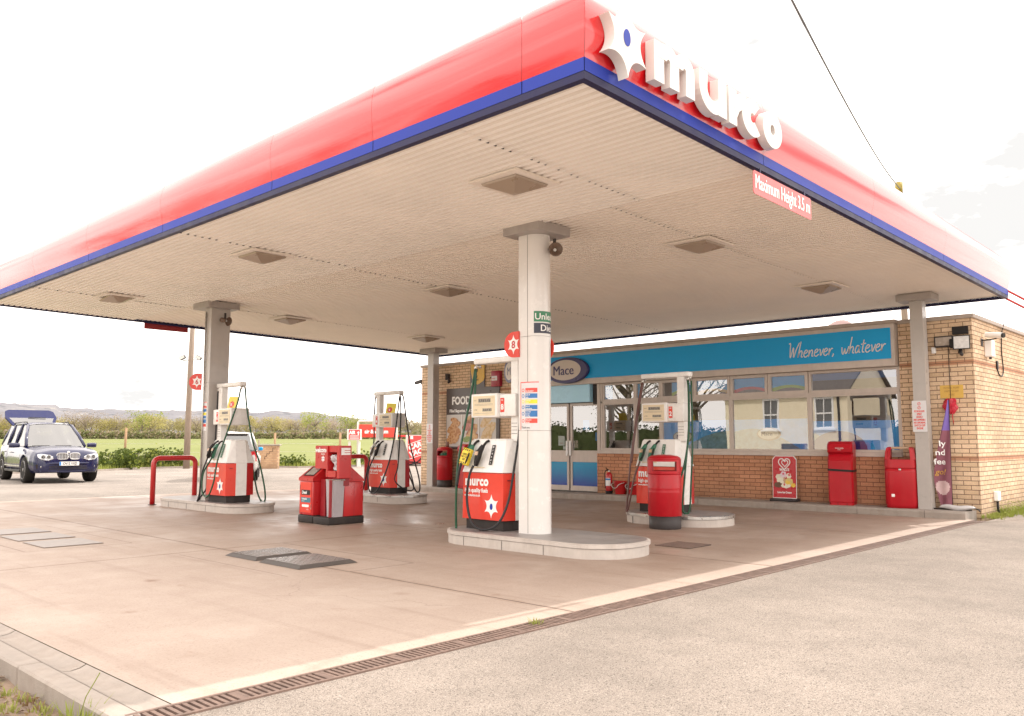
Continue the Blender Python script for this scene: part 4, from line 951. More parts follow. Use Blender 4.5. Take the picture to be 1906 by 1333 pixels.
        for v in (.02, .005, -.10): mb.prism([(-.17, v), (.17, v), (.17, v + .004), (-.17, v + .004)], .0045, .0055, M_lcd, M)
        mb.text('SALE', .022, frame(M @ Vector((-.18, .065, .004)), (-f, 0, 0), (0, 0, 1)), M_dark); mb.text('LITRES', .022, frame(M @ Vector((-.18, -.06, .004)), (-f, 0, 0), (0, 0, 1)), M_dark)
        mb.build('display_face', hd)
        xn = (a2 + b2) / 2 + (-.09 * s if s > 0 else .02)
        M = frame((xn, f * .1455, Z(1.765)), (-f, 0, 0), (0, 0, 1)); mb = MB(); mb.prism([(-.035, -.085), (.035, -.085), (.035, .10), (-.035, .10)], .0005, .003, M_redfront, M)
        mb.text(num, .10, frame(M @ Vector((0, -.05, .003)), (-f, 0, 0), (0, 0, 1)), M_letter, off=.003, align='CENTER', lift=.001)
        mb.text('PUMP', .02, frame(M @ Vector((0, .066, .003)), (-f, 0, 0), (0, 0, 1)), M_letter, off=.001, align='CENTER', lift=.001, sx=.8); mb.build('number_label', jb)
    for f, spec in ((1, front_spec), (-1, back_spec)):     # nozzle() takes +1 for the -Y face
        for k, (xx, m, sl_) in enumerate(spec['noz']):
            o = nozzle(t, xx, f, m, sl_)
            for ob in [o] : ob.location.z = -z0
    for ob in t.children:
        if ob.name.startswith('holster'): ob.location.z = -z0
    for pts, m, r in hoses: hose(t, q(pts), m, r)
    return t
# hose paths in pump coordinates
def H_over(s, xx, nx, m, side_=-1, low=.30, r=.0145, bow=.10):   # arm end down the outside, loop, up to nozzle
    return ([(xx, side_ * .045, 2.28), (xx + .005, side_ * .18, 1.95), (xx - s * .0 + bow * .3, side_ * .33, 1.2), (nx - .10 + bow, side_ * .40, .62), (nx + .02 + bow * .6, side_ * .42, low + .02), (nx - .06, side_ * .42, low - .02), (nx - .14, side_ * .40, low + .16), (nx - .09, side_ * .36, .72), (nx - .035, side_ * .325, .97)], m, r)
blk, grn, brn = M_hose, M_hoseg, M_hoseb
pump(-7.86, 8.02, 1, '8', 'pump marked 8 beside the silver column, yellow sleeve on one nozzle', dict(label='Diesel', noz=[(-.25, M_nozg, True), (-.06, M_black, False)]), dict(label='Diesel', noz=[(-.2, M_black, False)]),
     [([(-.385, -.045, 2.28), (-.40, -.12, 1.9), (-.405, -.27, 1.32), (-.40, -.35, .95), (-.405, -.37, .50), (-.40, -.37, .20), (-.385, -.385, .178)], grn, .016),
      ([(-.37, -.05, 2.28), (-.34, -.10, 1.9), (-.29, -.22, 1.32), (-.27, -.31, 1.18)], grn, .015),
      ([(-.29, -.385, 1.02), (-.33, -.39, .90), (-.375, -.385, .72)], blk, .018),
      ([(-.09, -.36, .99), (-.125, -.40, .85), (-.155, -.41, .55), (-.06, -.42, .28), (.13, -.41, .19), (.34, -.36, .26), (.44, -.27, .52), (.475, -.19, .95), (.49, -.10, 1.5), (.49, -.045, 2.28)], blk, .0165)])
pump(-7.76, 11.83, 1, '2', 'pump marked 2 with a brown and a green hose, partly behind the round bin', dict(label='Unleaded', noz=[(-.23, M_nozg, False), (-.05, M_nozg, False)]), dict(label='Unleaded', noz=[(-.2, M_nozg, False)]),
     [([(-.385, -.05, 2.28), (-.415, -.12, 1.95), (-.43, -.26, 1.35), (-.44, -.34, .95), (-.45, -.40, .5), (-.47, -.43, .20), (-.44, -.44, .19), (-.41, -.43, .3), (-.33, -.40, .7), (-.26, -.33, .98)], brn, .016),
      ([(-.37, -.045, 2.28), (-.40, -.11, 1.95), (-.42, -.25, 1.35), (-.425, -.33, .95)], brn, .016),
      ([(.49, -.045, 2.28), (.53, -.09, 2.1), (.55, -.14, 1.5), (.53, -.24, .8), (.50, -.28, .30), (.52, -.27, .19), (.57, -.2, .22), (.56, -.12, .6), (.56, -.05, 1.3), (.51, .03, 2.28)], grn, .016),
      ([(.50, -.045, 2.28), (.545, -.10, 2.0), (.56, -.16, 1.4), (.52, -.28, .85), (.40, -.36, .55), (.22, -.38, .32), (.05, -.38, .45), (-.06, -.35, .96)], grn, .016)])
pump(-15.02, 8.05, -1, '6', 'pump marked 6 beside the grey column, green hoses hanging from its arm', dict(label='Unleaded', noz=[(-.23, M_black, False), (-.07, M_nozg, False)]), dict(label='Unleaded', noz=[(.1, M_nozg, False)]),
     [([(.385, -.045, 2.30), (.37, -.10, 2.0), (.28, -.26, 1.4), (.19, -.36, .95), (.16, -.41, .55), (.03, -.43, .31), (-.12, -.43, .28), (-.26, -.42, .40), (-.27, -.40, .70), (-.09, -.34, .98)], grn, .016),
      ([(.39, .045, 2.30), (.42, .08, 1.9), (.45, .20, 1.3), (.47, .34, .9), (.52, .43, .45), (.49, .47, .20), (.40, .45, .17), (.28, .42, .35), (.15, .38, .8), (.05, .33, .98)], grn, .016),
      ([(-.49, -.045, 2.28), (-.50, -.05, 1.8), (-.50, -.08, 1.1), (-.48, -.18, .5), (-.47, -.36, .22), (-.43, -.42, .185), (-.36, -.42, .30), (-.32, -.40, .70), (-.25, -.34, .98)], blk, .016)], True)
pump(-15.02, 11.87, -1, '4', 'farthest pump marked 4 with black hoses, behind the red service unit', dict(label='Diesel', noz=[(-.23, M_steel, False), (-.07, M_black, False)]), dict(label='Diesel', noz=[(.1, M_black, False)]),
     [([(.385, -.045, 2.30), (.40, -.10, 1.95), (.39, -.18, 1.4), (.36, -.28, .9), (.25, -.36, .5), (.08, -.40, .22), (-.10, -.41, .18), (-.22, -.40, .32), (-.25, -.38, .65), (-.10, -.34, .98)], blk, .016),
      ([(.40, -.03, 2.30), (.43, -.04, 1.95), (.42, -.05, 1.4), (.42, -.10, .75), (.40, -.16, .45), (.5, .1, .24), (.42, .36, .3), (.15, .38, .85), (.05, .33, .98)], blk, .016),
      ([(.41, .045, 2.30), (.44, .09, 1.9), (.46, .22, 1.2), (.53, .40, .55), (.50, .47, .24), (.40, .46, .19), (.28, .42, .4), (.05, .33, .98)], blk, .016),
      ([(-.49, -.045, 2.28), (-.51, -.05, 1.8), (-.50, -.07, 1.2), (-.52, -.25, .5), (-.50, -.38, .24), (-.42, -.41, .2), (-.34, -.39, .5), (-.25, -.34, .98)], blk, .016)], True)
# breakaway coupling on the far pump is part of its own pump; leaflets stand on the display heads
M_leafy = mat('leaflet_yellow', (.80, .66, .03), .4, var=.12, scale=10)
for px, py, lab in ((-15.0, 8.05, 'yellow and red leaflet card on top of the pump marked 6'), (-15.0, 11.87, 'yellow and red leaflet card on top of the farthest pump')):
    t0 = (px + .02, py - .03, 1.935); mb = MB(); M = frame(t0, (.93, .12, .10), (-.17, .2, .95))
    mb.prism([(-.15, 0), (.15, -.02), (.19, .20), (-.12, .25)], -.004, .004, M_leafy, M)
    mb.prism(ellipse(-.01, .075, .075, .062, 20), .005, .007, M_redfront, M); mb.text('%', .07, frame(M @ Vector((-.045, .05, .007)), (.93, .12, .10), (-.17, .2, .95)), M_letter, off=.002)
    tag(mb.build('leaflet_card', loc=t0), lab, 'card', group='leaflets on the pumps')

# ------------------------------------------------------------------ hoop guards
def hoop(x, y0, y1, zt, lab):
    t0 = (x, (y0 + y1) / 2, 0); z0 = 0; r = .12; pts = [(x, y0, z0)]
    for k in range(7): a = pi - pi / 2 * k / 6; pts.append((x, y0 + r + r * cos(a), zt - r + r * sin(a)))
    for k in range(7): a = pi / 2 - pi / 2 * k / 6; pts.append((x, y1 - r + r * cos(a), zt - r + r * sin(a)))
    pts.append((x, y1, z0)); mb = MB(); mb.tube(pts, .052, M_red, 14)
    for yy in (y0, y1): mb.lathe([(.0, 0), (.085, 0), (.085, .008), (.055, .012)], (x, yy, 0.001), M_plinth, 14)
    tag(mb.build('hoop_guard', loc=t0), lab, 'barrier', group='red hoop guards')
hoop(-17.48, 7.66, 8.56, .955, 'red tubular hoop guard at the left end of the island with the grey column')
hoop(-16.30, 11.30, 12.20, .955, 'red tubular hoop guard partly hidden behind the red service unit')

# ------------------------------------------------------------------ windscreen service unit ("welcome")
def service_unit():
    t = thing('service_unit', 'red forecourt service unit with towel slot, bucket well and two back to back bins', 'service unit', (-11.2, 7.69, 0))
    ob = lambda mb, n, p=None: mb.build(n, p or t)
    # left bin, facing the road
    mb = MB(); mb.box(-.87, -.455, -.015, .50, 0, .125, M_plinth, .02, seg=2); ob(mb, 'base')
    mb = MB(); mb.box(-.855, -.465, 0, .49, .127, .665, M_red, .010, seg=2); lb = ob(mb, 'left_bin')
    mb = MB(); mb.box(-.825, -.51, -.0065, -.0005, .165, .645, M_redfront); M = front(-.815, -.0068, .17)
    mb.prism([(.03, .275), (.28, .275), (.28, .355), (.03, .355)], 0, .002, M_black, M); mb.text('Diesel', .07, frame(M @ Vector((.05, .292, .002)), (1, 0, 0), (0, 0, 1)), M_letter, off=.002, sx=.78, lift=.001)
    mb.prism([(.02, .155), (.29, .155), (.29, .235), (.02, .235)], 0, .002, mat('teal_label', (.03, .16, .22), .4), M); mb.text('Unleaded', .038, frame(M @ Vector((.045, .20, .002)), (1, 0, 0), (0, 0, 1)), M_letter, off=.001, lift=.001); mb.text('Petrol', .03, frame(M @ Vector((.045, .168, .002)), (1, 0, 0), (0, 0, 1)), M_letter, lift=.001)
    mb.prism(rrect(.05, .25, .082, .122, .018), 0, .002, M_letter, M); mb.text('OFF 8', .026, frame(M @ Vector((.18, .035, .002)), (1, 0, 0), (0, 0, 1)), M_letter, lift=.001)
    mb.box(-.512, -.504, -.010, -.0007, .22, .30, M_steel); mb.box(-.83, -.822, -.010, -.0007, .48, .60, M_black); ob(mb, 'bin_door', lb)
    mb = MB(); x0, x1 = -.865, -.455
    mb.loft([[(x0, -.014, .668), (x1, -.014, .668), (x1, .50, .668), (x0, .50, .668)], [(x0, -.014, .715), (x1, -.014, .715), (x1, .50, .715), (x0, .50, .715)], [(x0 + .02, .24, .90), (x1, .24, .90), (x1, .50, .90), (x0 + .02, .50, .90)]], M_red); lid = ob(mb, 'bin_lid')
    up = Vector((0, .254, .185)).normalized(); M = frame((-.80, .012, .737), (1, 0, 0), up); mb = MB()
    mb.prism([(0, .02), (.29, .02), (.29, .25), (0, .25)], .001, .004, M_void, M); mb.prism([(.05, .04), (.27, .04), (.27, .235), (.05, .235)], .0042, .006, M_steel, M); ob(mb, 'opening', lid)
    # second base, bucket well and rear bin
    mb = MB(); mb.box(-.44, 0, -.01, .665, 0, .118, M_plinth, .016, seg=2); ob(mb, 'base')
    mb = MB(); mb.box(-.43, -.30, .12, .275, .12, .70, M_reddark); mb.box(-.43, -.02, .262, .28, .12, .70, M_reddark); mb.box(-.045, -.02, .01, .06, .12, .70, M_reddark, .004); ob(mb, 'well')
    mb = MB(); mb.loft([[(-.20, .09, .12), (-.02, .09, .12), (-.02, .258, .12), (-.20, .258, .12)], [(-.22, .075, .685), (.0, .075, .685), (.0, .275, .685), (-.22, .275, .685)]], mat('grey_bin_liner', (.40, .365, .39), .45, var=.1, grime=.2)); mb.box(-.23, .012, .07, .278, .686, .705, M_steel, .005); ob(mb, 'litter_tray')
    mb = MB(); mb.box(-.43, -.012, .283, .65, .12, .66, M_red, .010, seg=2); rb_ = ob(mb, 'right_bin')
    mb = MB(); mb.loft([[(-.435, .283, .663), (-.006, .283, .663), (-.006, .66, .663), (-.435, .66, .663)], [(-.435, .283, .71), (-.006, .283, .71), (-.006, .66, .695), (-.435, .66, .695)], [(-.43, .283, .93), (-.012, .283, .93), (-.012, .36, .93), (-.43, .36, .93)]], M_red); ob(mb, 'bin_lid')
    mb = MB(); mb.box(-.013, -.0105, .468, .473, .13, .65, M_reddark); ob(mb, 'panel_gap', rb_)
    # tower with towel slot
    mb = MB(); mb.box(-.655, -.231, .15, .33, .86, 1.235, M_red, .008); mb.box(-.60, .0, .25, .36, .60, 1.234, M_reddark); mb.box(-.23, -.19, .07, .33, .74, 1.237, M_red, .006)
    mb.box(.03, .10, .09, .33, .72, 1.2355, M_red, .010); mb.box(-.189, .029, .095, .30, 1.13, 1.234, M_red, .005); mb.box(-.189, .029, .08, .30, .80, .835, M_red, .004); mb.box(-.189, .029, .075, .095, .74, .84, M_red, .004)
    M = front(-.655, .1495, 1.10); mb.text('welcome', .105, frame(M @ Vector((.012, .03, .001)), (1, 0, 0), (0, 0, 1)), M_letter, off=.004, sx=.88)
    mb.prism([(px + .23, py - .075) for px, py in star_poly(.06, .55, 3, .9)], .001, .003, M_letter, M); mb.prism(ellipse(.23, -.075, .011, .017, 12), .0032, .004, M_blue, M); mb.text('murco', .034, frame(M @ Vector((.175, -.010, .001)), (1, 0, 0), (0, 0, 1)), M_letter, off=.001, sx=1.1)
    tw = ob(mb, 'tower')
    mb = MB(); M = side(.1005, .13, 1.09); mb.prism([(0, 0), (.17, 0), (.17, .11), (0, .11)], .0005, .002, M_letter, M)
    for v in (.03, .066): mb.prism([(.06, v), (.17, v), (.17, v + .01), (.06, v + .01)], .0022, .003, M_red, M)
    ob(mb, 'towel_label', tw)
    mb = MB(); rings = []
    for j in range(9):
        zz = .84 + j * .030; wv = .05 + .03 * sin(j * 1.3) + (.03 if j > 5 else 0)
        rings.append([(-.08 - wv + .015 * sin(j * 2.1) + 2 * wv * k / 8, .17 + .035 * sin(k * 1.7 + j * 1.1) - .05 * (j > 5), zz + .02 * sin(k * 2.3 + j)) for k in range(9)])
    mb.loft(rings, mat('paper_towel', (.62, .58, .60), .8, var=.06), False, False, True); ob(mb, 'paper_towel')
service_unit()
# ------------------------------------------------------------------ litter bins
def round_bin(c, r, h, lab, rz=0.0, rubbish=False):
    z0 = c[2]; t = thing('litter_bin', lab, 'litter bin', c, rz, group='red litter bins'); k = h / 1.10
    mb = MB(); mb.lathe([(0, 0), (r * .93, 0), (r * .96, .012), (r * .96, .19 * k), (0, .19 * k)], (0, 0, 0), M_dark, 32); mb.build('base', t)
    mb = MB(); pr = [(r * .97, .192 * k), (r, .20 * k), (r, .54 * k), (r * 1.005, .545 * k), (r, .55 * k), (r, .60 * k), (r * 1.005, .605 * k), (r, .61 * k), (r, .80 * k), (r * .97, .815 * k)]; mb.lathe(pr, (0, 0, 0), M_redbin, 36); mb.build('drum', t)
    # hood: shell with two openings (front and back arcs)
    mb = MB(); n = 48; zs = [.82 * k, .86 * k, 1.0 * k, 1.03 * k]
    for a in range(n):
        a0, a1 = 2 * pi * a / n, 2 * pi * (a + 1) / n; am = (a0 + a1) / 2
        for z_a, z_b in zip(zs, zs[1:]):
            op = (z_a == .86 * k) and any(abs((am - q + pi) % (2 * pi) - pi) < radians(46) for q in (-pi / 2, pi / 2))
            if op: continue
            for rr in (r * 1.01, r * .93): mb.add([(rr * cos(a0), rr * sin(a0), z_a), (rr * cos(a1), rr * sin(a1), z_a), (rr * cos(a1), rr * sin(a1), z_b), (rr * cos(a0), rr * sin(a0), z_b)], [(0, 1, 2, 3)], M_redbin, True)
    for q in (-pi / 2, pi / 2):  # lips of the openings
        for e in (-1, 1):
            a = q + e * radians(45); mb.add([(r * 1.01 * cos(a), r * 1.01 * sin(a), .86 * k), (r * .93 * cos(a), r * .93 * sin(a), .86 * k), (r * .93 * cos(a), r * .93 * sin(a), 1.0 * k), (r * 1.01 * cos(a), r * 1.01 * sin(a), 1.0 * k)], [(0, 1, 2, 3)], M_reddark)
    mb.lathe([(r * 1.01, 1.03 * k), (r * .98, 1.055 * k), (r * .80, 1.085 * k), (r * .4, 1.10 * k), (0, 1.105 * k)], (0, 0, 0), M_redbin, 36)
    mb.lathe([(r * 1.015, .815 * k), (r * 1.015, .84 * k), (r * .9, .842 * k), (r * .9, .813 * k)], (0, 0, 0), M_redbin, 36); mb.build('hood', t)
    mb = MB(); mb.lathe([(0, .84 * k), (r * .9, .845 * k)], (0, 0, 0), M_void, 24); mb.build('liner', t)
    if rubbish:
        mb = MB()
        for q in range(7):
            a = random.uniform(0, 6.28); rr = random.uniform(.1, .7) * r; s_ = random.uniform(.05, .1)
            mb.lathe([(0, 0), (s_, .01), (s_ * .9, s_ * .8), (0, s_ * 1.1)], (rr * cos(a), rr * sin(a), .85 * k), random.choice([M_nozg, M_letter, M_cream]), 7)
        mb.build('rubbish', t)
    return t
round_bin((-7.18, 10.93, 0), .25, 1.10, 'free standing round red bin in front of the pump marked 2', radians(35))
rb = round_bin((-17.62, 15.87, .05), .22, 1.10, 'round red bin with green rubbish beside the thin left column of the shop', radians(20), True)
mb = MB(); mb.lathe([(0, 0), (.05, .0), (.055, .05), (.045, .10), (.05, .14), (.0, .15)], (0, 0, 0), mat('brown_jar', (.2, .1, .07), .3, var=.3), 12)
jar = mb.build('jar'); jar.location = (-17.55, 15.90, 1.155); tag(jar, 'small brown jar standing on top of the round bin by the shop', 'jar')
def windscreen_bin(c, lab, rz=0, strap=False):
    """tall narrow towel dispenser / bin with a hooded top"""
    t = thing('towel_dispenser', lab, 'dispenser', c, rz, group='tall red towel dispensers'); w_, d_ = .225, .19
    sec = lambda w, d0, d1, z: [(-w + .03, -d0, z), (w - .03, -d0, z), (w, -d0 + .04, z), (w, d1, z), (-w, d1, z), (-w, -d0 + .04, z)]
    mb = MB(); mb.loft([sec(w_ * .95, d_ * .95, d_, 0), sec(w_ * .95, d_ * .95, d_, .05), sec(w_, d_, d_, .07), sec(w_ * .985, d_ * .98, d_, .70), sec(w_, d_, d_, .82)], M_redbin, smooth=False)
    for xx in (-.06, .1): mb.box(xx - .004, xx + .004, -d_ * .955, -d_ * .9, 0, .05, M_black)
    mb.build('body', t)
    # scooped front
    mb = MB(); mb.loft([sec(w_, d_, d_, .821), sec(w_, d_ * .75, d_, .90), sec(w_, d_ * .55, d_, .945)], M_redbin); mb.build('scoop', t)
    mb = MB(); mb.prism(ellipse(0, .875, .145, .042, 24), -.004, .004, M_reddark, frame((0, -d_ * .86, 0), (1, 0, 0), (0, 0.3, .954))); mb.prism(ellipse(0, .88, .075, .012, 16), .005, .008, M_letter, frame((0, -d_ * .86, 0), (1, 0, 0), (0, .3, .954))); mb.build('slot', t)
    mb = MB(); R = []
    for z, dd, ww in ((.946, .56, 1.0), (.99, .96, 1.01), (1.06, 1.02, 1.01), (1.13, .85, 1.0), (1.175, .45, .95), (1.185, .2, .88)): R.append(sec(w_ * ww, d_ * dd, d_, z))
    mb.loft(R, M_redbin, smooth=False)
    mb.text('WINDSCREEN', .03, frame((0, -d_ * 1.03, 1.045), (1, 0, 0), (0, 0, 1)), M_letter, align='CENTER', sx=.8, lift=.004); mb.text('WIPES', .02, frame((0, -d_ * 1.03, 1.02), (1, 0, 0), (0, 0, 1)), M_letter, align='CENTER', lift=.004); mb.build('hood', t)
    if strap:
        mb = MB(); mb.loft([[(p[0] * 1.02, p[1] * 1.02, p[2] + p[0] * -.05) for p in sec(w_, d_, d_, z)] for z in (.625, .665)], M_black, True, False); mb.build('strap', t)
    return t
windscreen_bin((-6.50, 15.90, .12), 'tall red towel dispenser with a black strap, below the right shop window', radians(12), True)
windscreen_bin((-16.72, 15.86, .05), 'tall red towel dispenser below the food poster, beside the round bin', radians(-18))
def hooded_bin(c, lab, rz=0):
    t = thing('litter_bin', lab, 'litter bin', c, rz, group='red litter bins'); a, b = .27, .20
    sec = lambda k, z, kk=1.0: [(x, y, z) for x, y in rrect(-a * k, a * k, -b * k * kk, b * k * kk, .10 * k, 5)]
    mb = MB(); mb.loft([sec(.95, 0), sec(.97, .06), sec(1.0, .075), sec(1.0, .64), sec(.985, .70)], M_redbin, smooth=True); mb.build('body', t)
    # hood with a big cut away throat front and back
    mb = MB(); prof = [(.985, .705), (1.0, .72), (.98, .86), (.93, 1.0), (.85, 1.06)]
    n = 0; R = [sec(k, z) for k, z in prof]; m_ = len(R[0])
    for j in range(len(R) - 1):
        for i in range(m_):
            p = R[j][i]; q = R[j][(i + 1) % m_]; pc = (p[0] + q[0]) / 2
            if j >= 2 and abs(pc) < a * .62 and abs((p[1] + q[1]) / 2) > b * .3: continue
            mb.add([p, q, R[j + 1][(i + 1) % m_], R[j + 1][i]], [(0, 1, 2, 3)], M_redbin, True)
    for e in (-1, 1):
        mb.loft([[(e * a * .94, -b * .9, .86), (e * a * .62, -b * .95, .86), (e * a * .62, b * .95, .86), (e * a * .94, b * .9, .86)], [(e * a * .84, -b * .8, 1.06), (e * a * .55, -b * .82, 1.06), (e * a * .55, b * .82, 1.06), (e * a * .84, b * .8, 1.06)], [(e * a * .74, -b * .5, 1.085), (e * a * .55, -b * .5, 1.085), (e * a * .55, b * .5, 1.085), (e * a * .74, b * .5, 1.085)]], M_redbin)
    mb.build('hood', t)
    mb = MB(); mb.box(-a * .58, a * .58, -.11, .11, 1.045, 1.085, mat('tan_bin_lid', (.42, .28, .18), .5), .012); mb.build('ash_plate', t)
    mb = MB(); mb.add([(x * .97, y * .97, .80) for x, y, z in sec(1, 0)], [tuple(range(m_))], M_void); mb.build('liner', t)
    mb = MB(); mb.box(-.16, -.11, -b - .004, -b + .004, .20, .25, M_letter, .002); mb.box(-.03, .01, -b - .008, -b + .003, .67, .70, M_steel, .003); mb.build('lock_plate', t)
hooded_bin((-5.43, 15.92, .12), 'red oval bin with wide cut away mouth next to the right shop column', radians(14))
# ------------------------------------------------------------------ small things along the shop kerb
def ice_sign():
    c = (-7.70, 16.00, .12); t = thing('ice_cream_board', 'red ice cream board with a heart logo leaning at the shop wall', 'sign', c, radians(2))
    mb = MB(); mb.box(-.27, .27, -.13, .13, 0, .06, M_dark, .02, seg=2); mb.build('foot', t)
    W_, Hh = .25, .84; M = frame((0, -.01, .06), (1, 0, 0), (0, .04, 1)); pl = [(-W_ * .98, 0), (W_ * .98, 0), (W_, Hh - .07), (W_ - .06, Hh), (-W_ + .06, Hh), (-W_, Hh - .07)]
    mb = MB(); mb.prism(pl, -.012, 0, M_letter, M); mb.prism([(x * .96, .012 + y * .97) for x, y in pl], .0005, .003, mat('ice_red', (.50, .008, .02), .3, var=.04), M); b = mb.build('panel', t)
    mb = MB(); up = (0, .04, 1)
    def heart(sc, cx, cy): return [(cx + sc * .062 * 16 * sin(a) ** 3 / 16 * 1.0, cy + sc * .0042 * (13 * cos(a) - 5 * cos(2 * a) - 2 * cos(3 * a) - cos(4 * a))) for a in [2 * pi * k / 40 for k in range(41)]]
    ribbon(mb, heart(1.9, .0, Hh - .155), .017, M_letter, M, .006); ribbon(mb, heart(1.05, .012, Hh - .150), .014, M_letter, M, .0062)
    mb.text("WALL'S", .07, frame(M @ Vector((0, Hh - .30, .003)), (1, 0, 0), up), M_letter, off=.003, align='CENTER', sx=.85)
    mb.text('Love Ice Cream', .05, frame(M @ Vector((0, .10, .003)), (1, 0, 0), up), M_letter, off=.0022, align='CENTER', sx=.9)
    cols = [((.75, .70, .55), -.12, .42, .06, .055), ((.78, .62, .68), -.02, .46, .065, .07), ((.80, .75, .62), .09, .44, .05, .055), ((.70, .55, .2), .09, .33, .085, .07), ((.82, .78, .62), -.07, .35, .09, .06), ((.11, .045, .02), -.13, .26, .085, .055), ((.85, .80, .66), .03, .25, .10, .05), ((.85, .55, .05), .18, .26, .045, .04), ((.82, .58, .08), .07, .31, .05, .04), ((.65, .08, .10), .10, .46, .022, .022), ((.6, .08, .15), -.02, .48, .022, .02), ((.60, .05, .05), .0, .27, .02, .02), ((.6, .35, .2), -.0, .36, .02, .06)]
    for k, (c_, x, y, a, b_) in enumerate(cols): mb.prism([(px + .006 * sin(i * 2.1 + k), py + .006 * cos(i * 1.7 + k)) for i, (px, py) in enumerate(ellipse(x, y, a, b_, 22))], .003, .004 + k * .0006, mat('ice_cream_print', c_, .4, var=.12, scale=30), M)
    mb.build('artwork', b)
ice_sign()
t = thing('fire_extinguisher', 'red fire extinguisher standing on the kerb right of the shop door', 'fire extinguisher', (-12.02, 15.98, .095))
mb = MB(); mb.lathe([(0, 0), (.08, 0), (.085, .02), (.085, .06)], (0, 0, 0), M_black, 18); mb.build('foot', t)
mb = MB(); mb.lathe([(.078, .061), (.08, .08), (.08, .40), (.07, .45), (.04, .485), (.022, .50), (0, .50)], (0, 0, 0), M_red, 20); b = mb.build('cylinder', t)
mb = MB(); mb.loft([[(.0812 * cos(a), .0812 * sin(a), z) for a in [radians(-150 + 12 * k) for k in range(11)]] for z in (.18, .36)], M_letter, False, False, True); mb.loft([[(.0818 * cos(a), .0818 * sin(a), z) for a in [radians(-150 + 12 * k) for k in range(11)]] for z in (.31, .35)], M_nblue, False, False, True); mb.build('label', b)
mb = MB(); mb.cyl((0, 0, .50), (0, 0, .54), .02, M_chrome, n=10); mb.tube([(0, 0, .54), (.0, -.06, .565), (0, -.12, .59)], .011, M_black, 6); mb.tube([(0, 0, .53), (0, -.06, .535), (0, -.11, .53)], .009, M_black, 6); mb.build('handle', t)
mb = MB(); mb.tube(catmull([(0, .02, .52), (-.07, .0, .54), (-.115, -.01, .46), (-.10, -.02, .25), (-.088, -.03, .12)], 5), .011, M_black, 7); mb.build('hose', t)
def bucket(c, lab, h=.30, handle=False):
    t = thing('fire_bucket', lab, 'bucket', c, radians(-20), group='red fire buckets')
    mb = MB(); mb.lathe([(0, 0), (.115, 0), (.12, .006), (.152, h - .02), (.162, h - .012), (.160, h), (.150, h - .002), (.118, .02), (0, .016)], (0, 0, 0), M_red, 26); mb.build('pail', t)
    mb = MB(); mb.lathe([(0, h * .62), (.137, h * .63)], (0, 0, 0), M_soil, 20); mb.build('sand', t)
    mb = MB(); mb.tube([(.16 * cos(a), -.165 - .03 * abs(sin(a)) * 0 + (.165 if k in (0, 12) else 0) + (.04 if k in (1, 11) else 0), h - .03 - .13 * abs(sin(a))) for k, a in enumerate([pi * i / 12 for i in range(13)])], .006, M_letter, 6); mb.build('bail', t)
bucket((-11.68, 15.96, .095), 'red fire bucket with a white handle, beside the extinguisher'); bucket((-11.30, 15.98, .097), 'red fire bucket half hidden behind the pump with the brown hose', .285)
# feather flag, folded, on a weighted base
t = thing('feather_flag', 'drooping purple and maroon coffee flag on a black pole at the shop corner', 'flag', (-4.62, 15.95, .12))
M_purple = mat('flag_purple', (.155, .095, .38), .7, var=.12); M_maroon = mat('flag_maroon', (.20, .06, .085), .7, var=.15); M_pink = mat('flag_cup', (.55, .38, .38), .7, var=.15)
mb = MB(); mb.tube([(0.0, 0, .03), (.0, 0, .4), (.01, 0, 1.1), (.03, 0, 1.93)], [.014, .013, .011, .008], M_black, 8); mb.build('pole', t)
mb = MB(); nu, nv = 22, 90; wd = lambda v: (.265 * min(1, max(.02, (1 - v) / .70)) ** .9) * (1 - .35 * max(0, .22 - v) / .22); rows = []
def fp(u, v):
    z = .08 + 1.82 * v; x = (-wd(v)) * u + .005 + .02 * v - .06 * max(0, .25 - v) * u * 4 * 0; y = -.015 - .045 * sin(u * 5.5 + v * 5) * u - .03 * u
    if v < .3: z -= (0.3 - v) * .25 * u; x -= -.20 * (0.3 - v) * (1 - u) * 0
    return (x, y, z)
for j in range(nv): 
    for i in range(nu):
        q = [fp(i / nu, j / nv), fp((i + 1) / nu, j / nv), fp((i + 1) / nu, (j + 1) / nv), fp(i / nu, (j + 1) / nv)]
        v = (j + .5) / nv; u = (i + .5) / nu; m = M_purple if v > .71 else M_maroon
        if .10 < v < .25 and (u - .55) ** 2 / .2 + (v - .175) ** 2 / .004 < 1: m = M_pink
        mb.add(q, [(3, 2, 1, 0)], m, True)
def flagtext(s, size, u0, z0, m, off=.002, shear=0):
    vs, fs = text_geo(s, size, 0, off, 'RIGHT', shear)
    mb.add([(x - u0, fp(min(1, max(0, (u0 - x) / max(.05, wd((z0 + y - .08) / 1.82)))), (z0 + y - .08) / 1.82)[1] - .034, z0 + y) for x, y, z in vs], fs, m)
flagtext('ly', .14, .05, 1.10, M_letter); flagtext('nd', .14, .06, .945, M_letter); flagtext('fee', .14, .06, .785, M_letter, .0018); flagtext('go!', .13, .07, .61, mat('flag_gold', (.55, .28, .05), .6), .001, .25)
mb.build('sail', t)
mb = MB(); R = []
for k in range(15):
    u = k / 14; r = .052 * (sin(pi * min(1, max(0.0, u))) ** .45 + .12); R.append([(-.20 + .58 * u, -.06 + .02 * sin(u * 7) + r * 1.25 * cos(a), .05 + .012 * sin(u * 9) + r * .8 * sin(a)) for a in [2 * pi * i / 12 for i in range(12)]])
mb.loft(R, mat('grey_sandbag', (.50, .48, .48), .7, var=.12, bump=.3, bscale=20), True, True, True)
mb.tube([(.36, -.05, .05), (.44, -.10, .03), (.47, -.16, .015)], .014, M_dark, 6); mb.build('weight_bag', t)
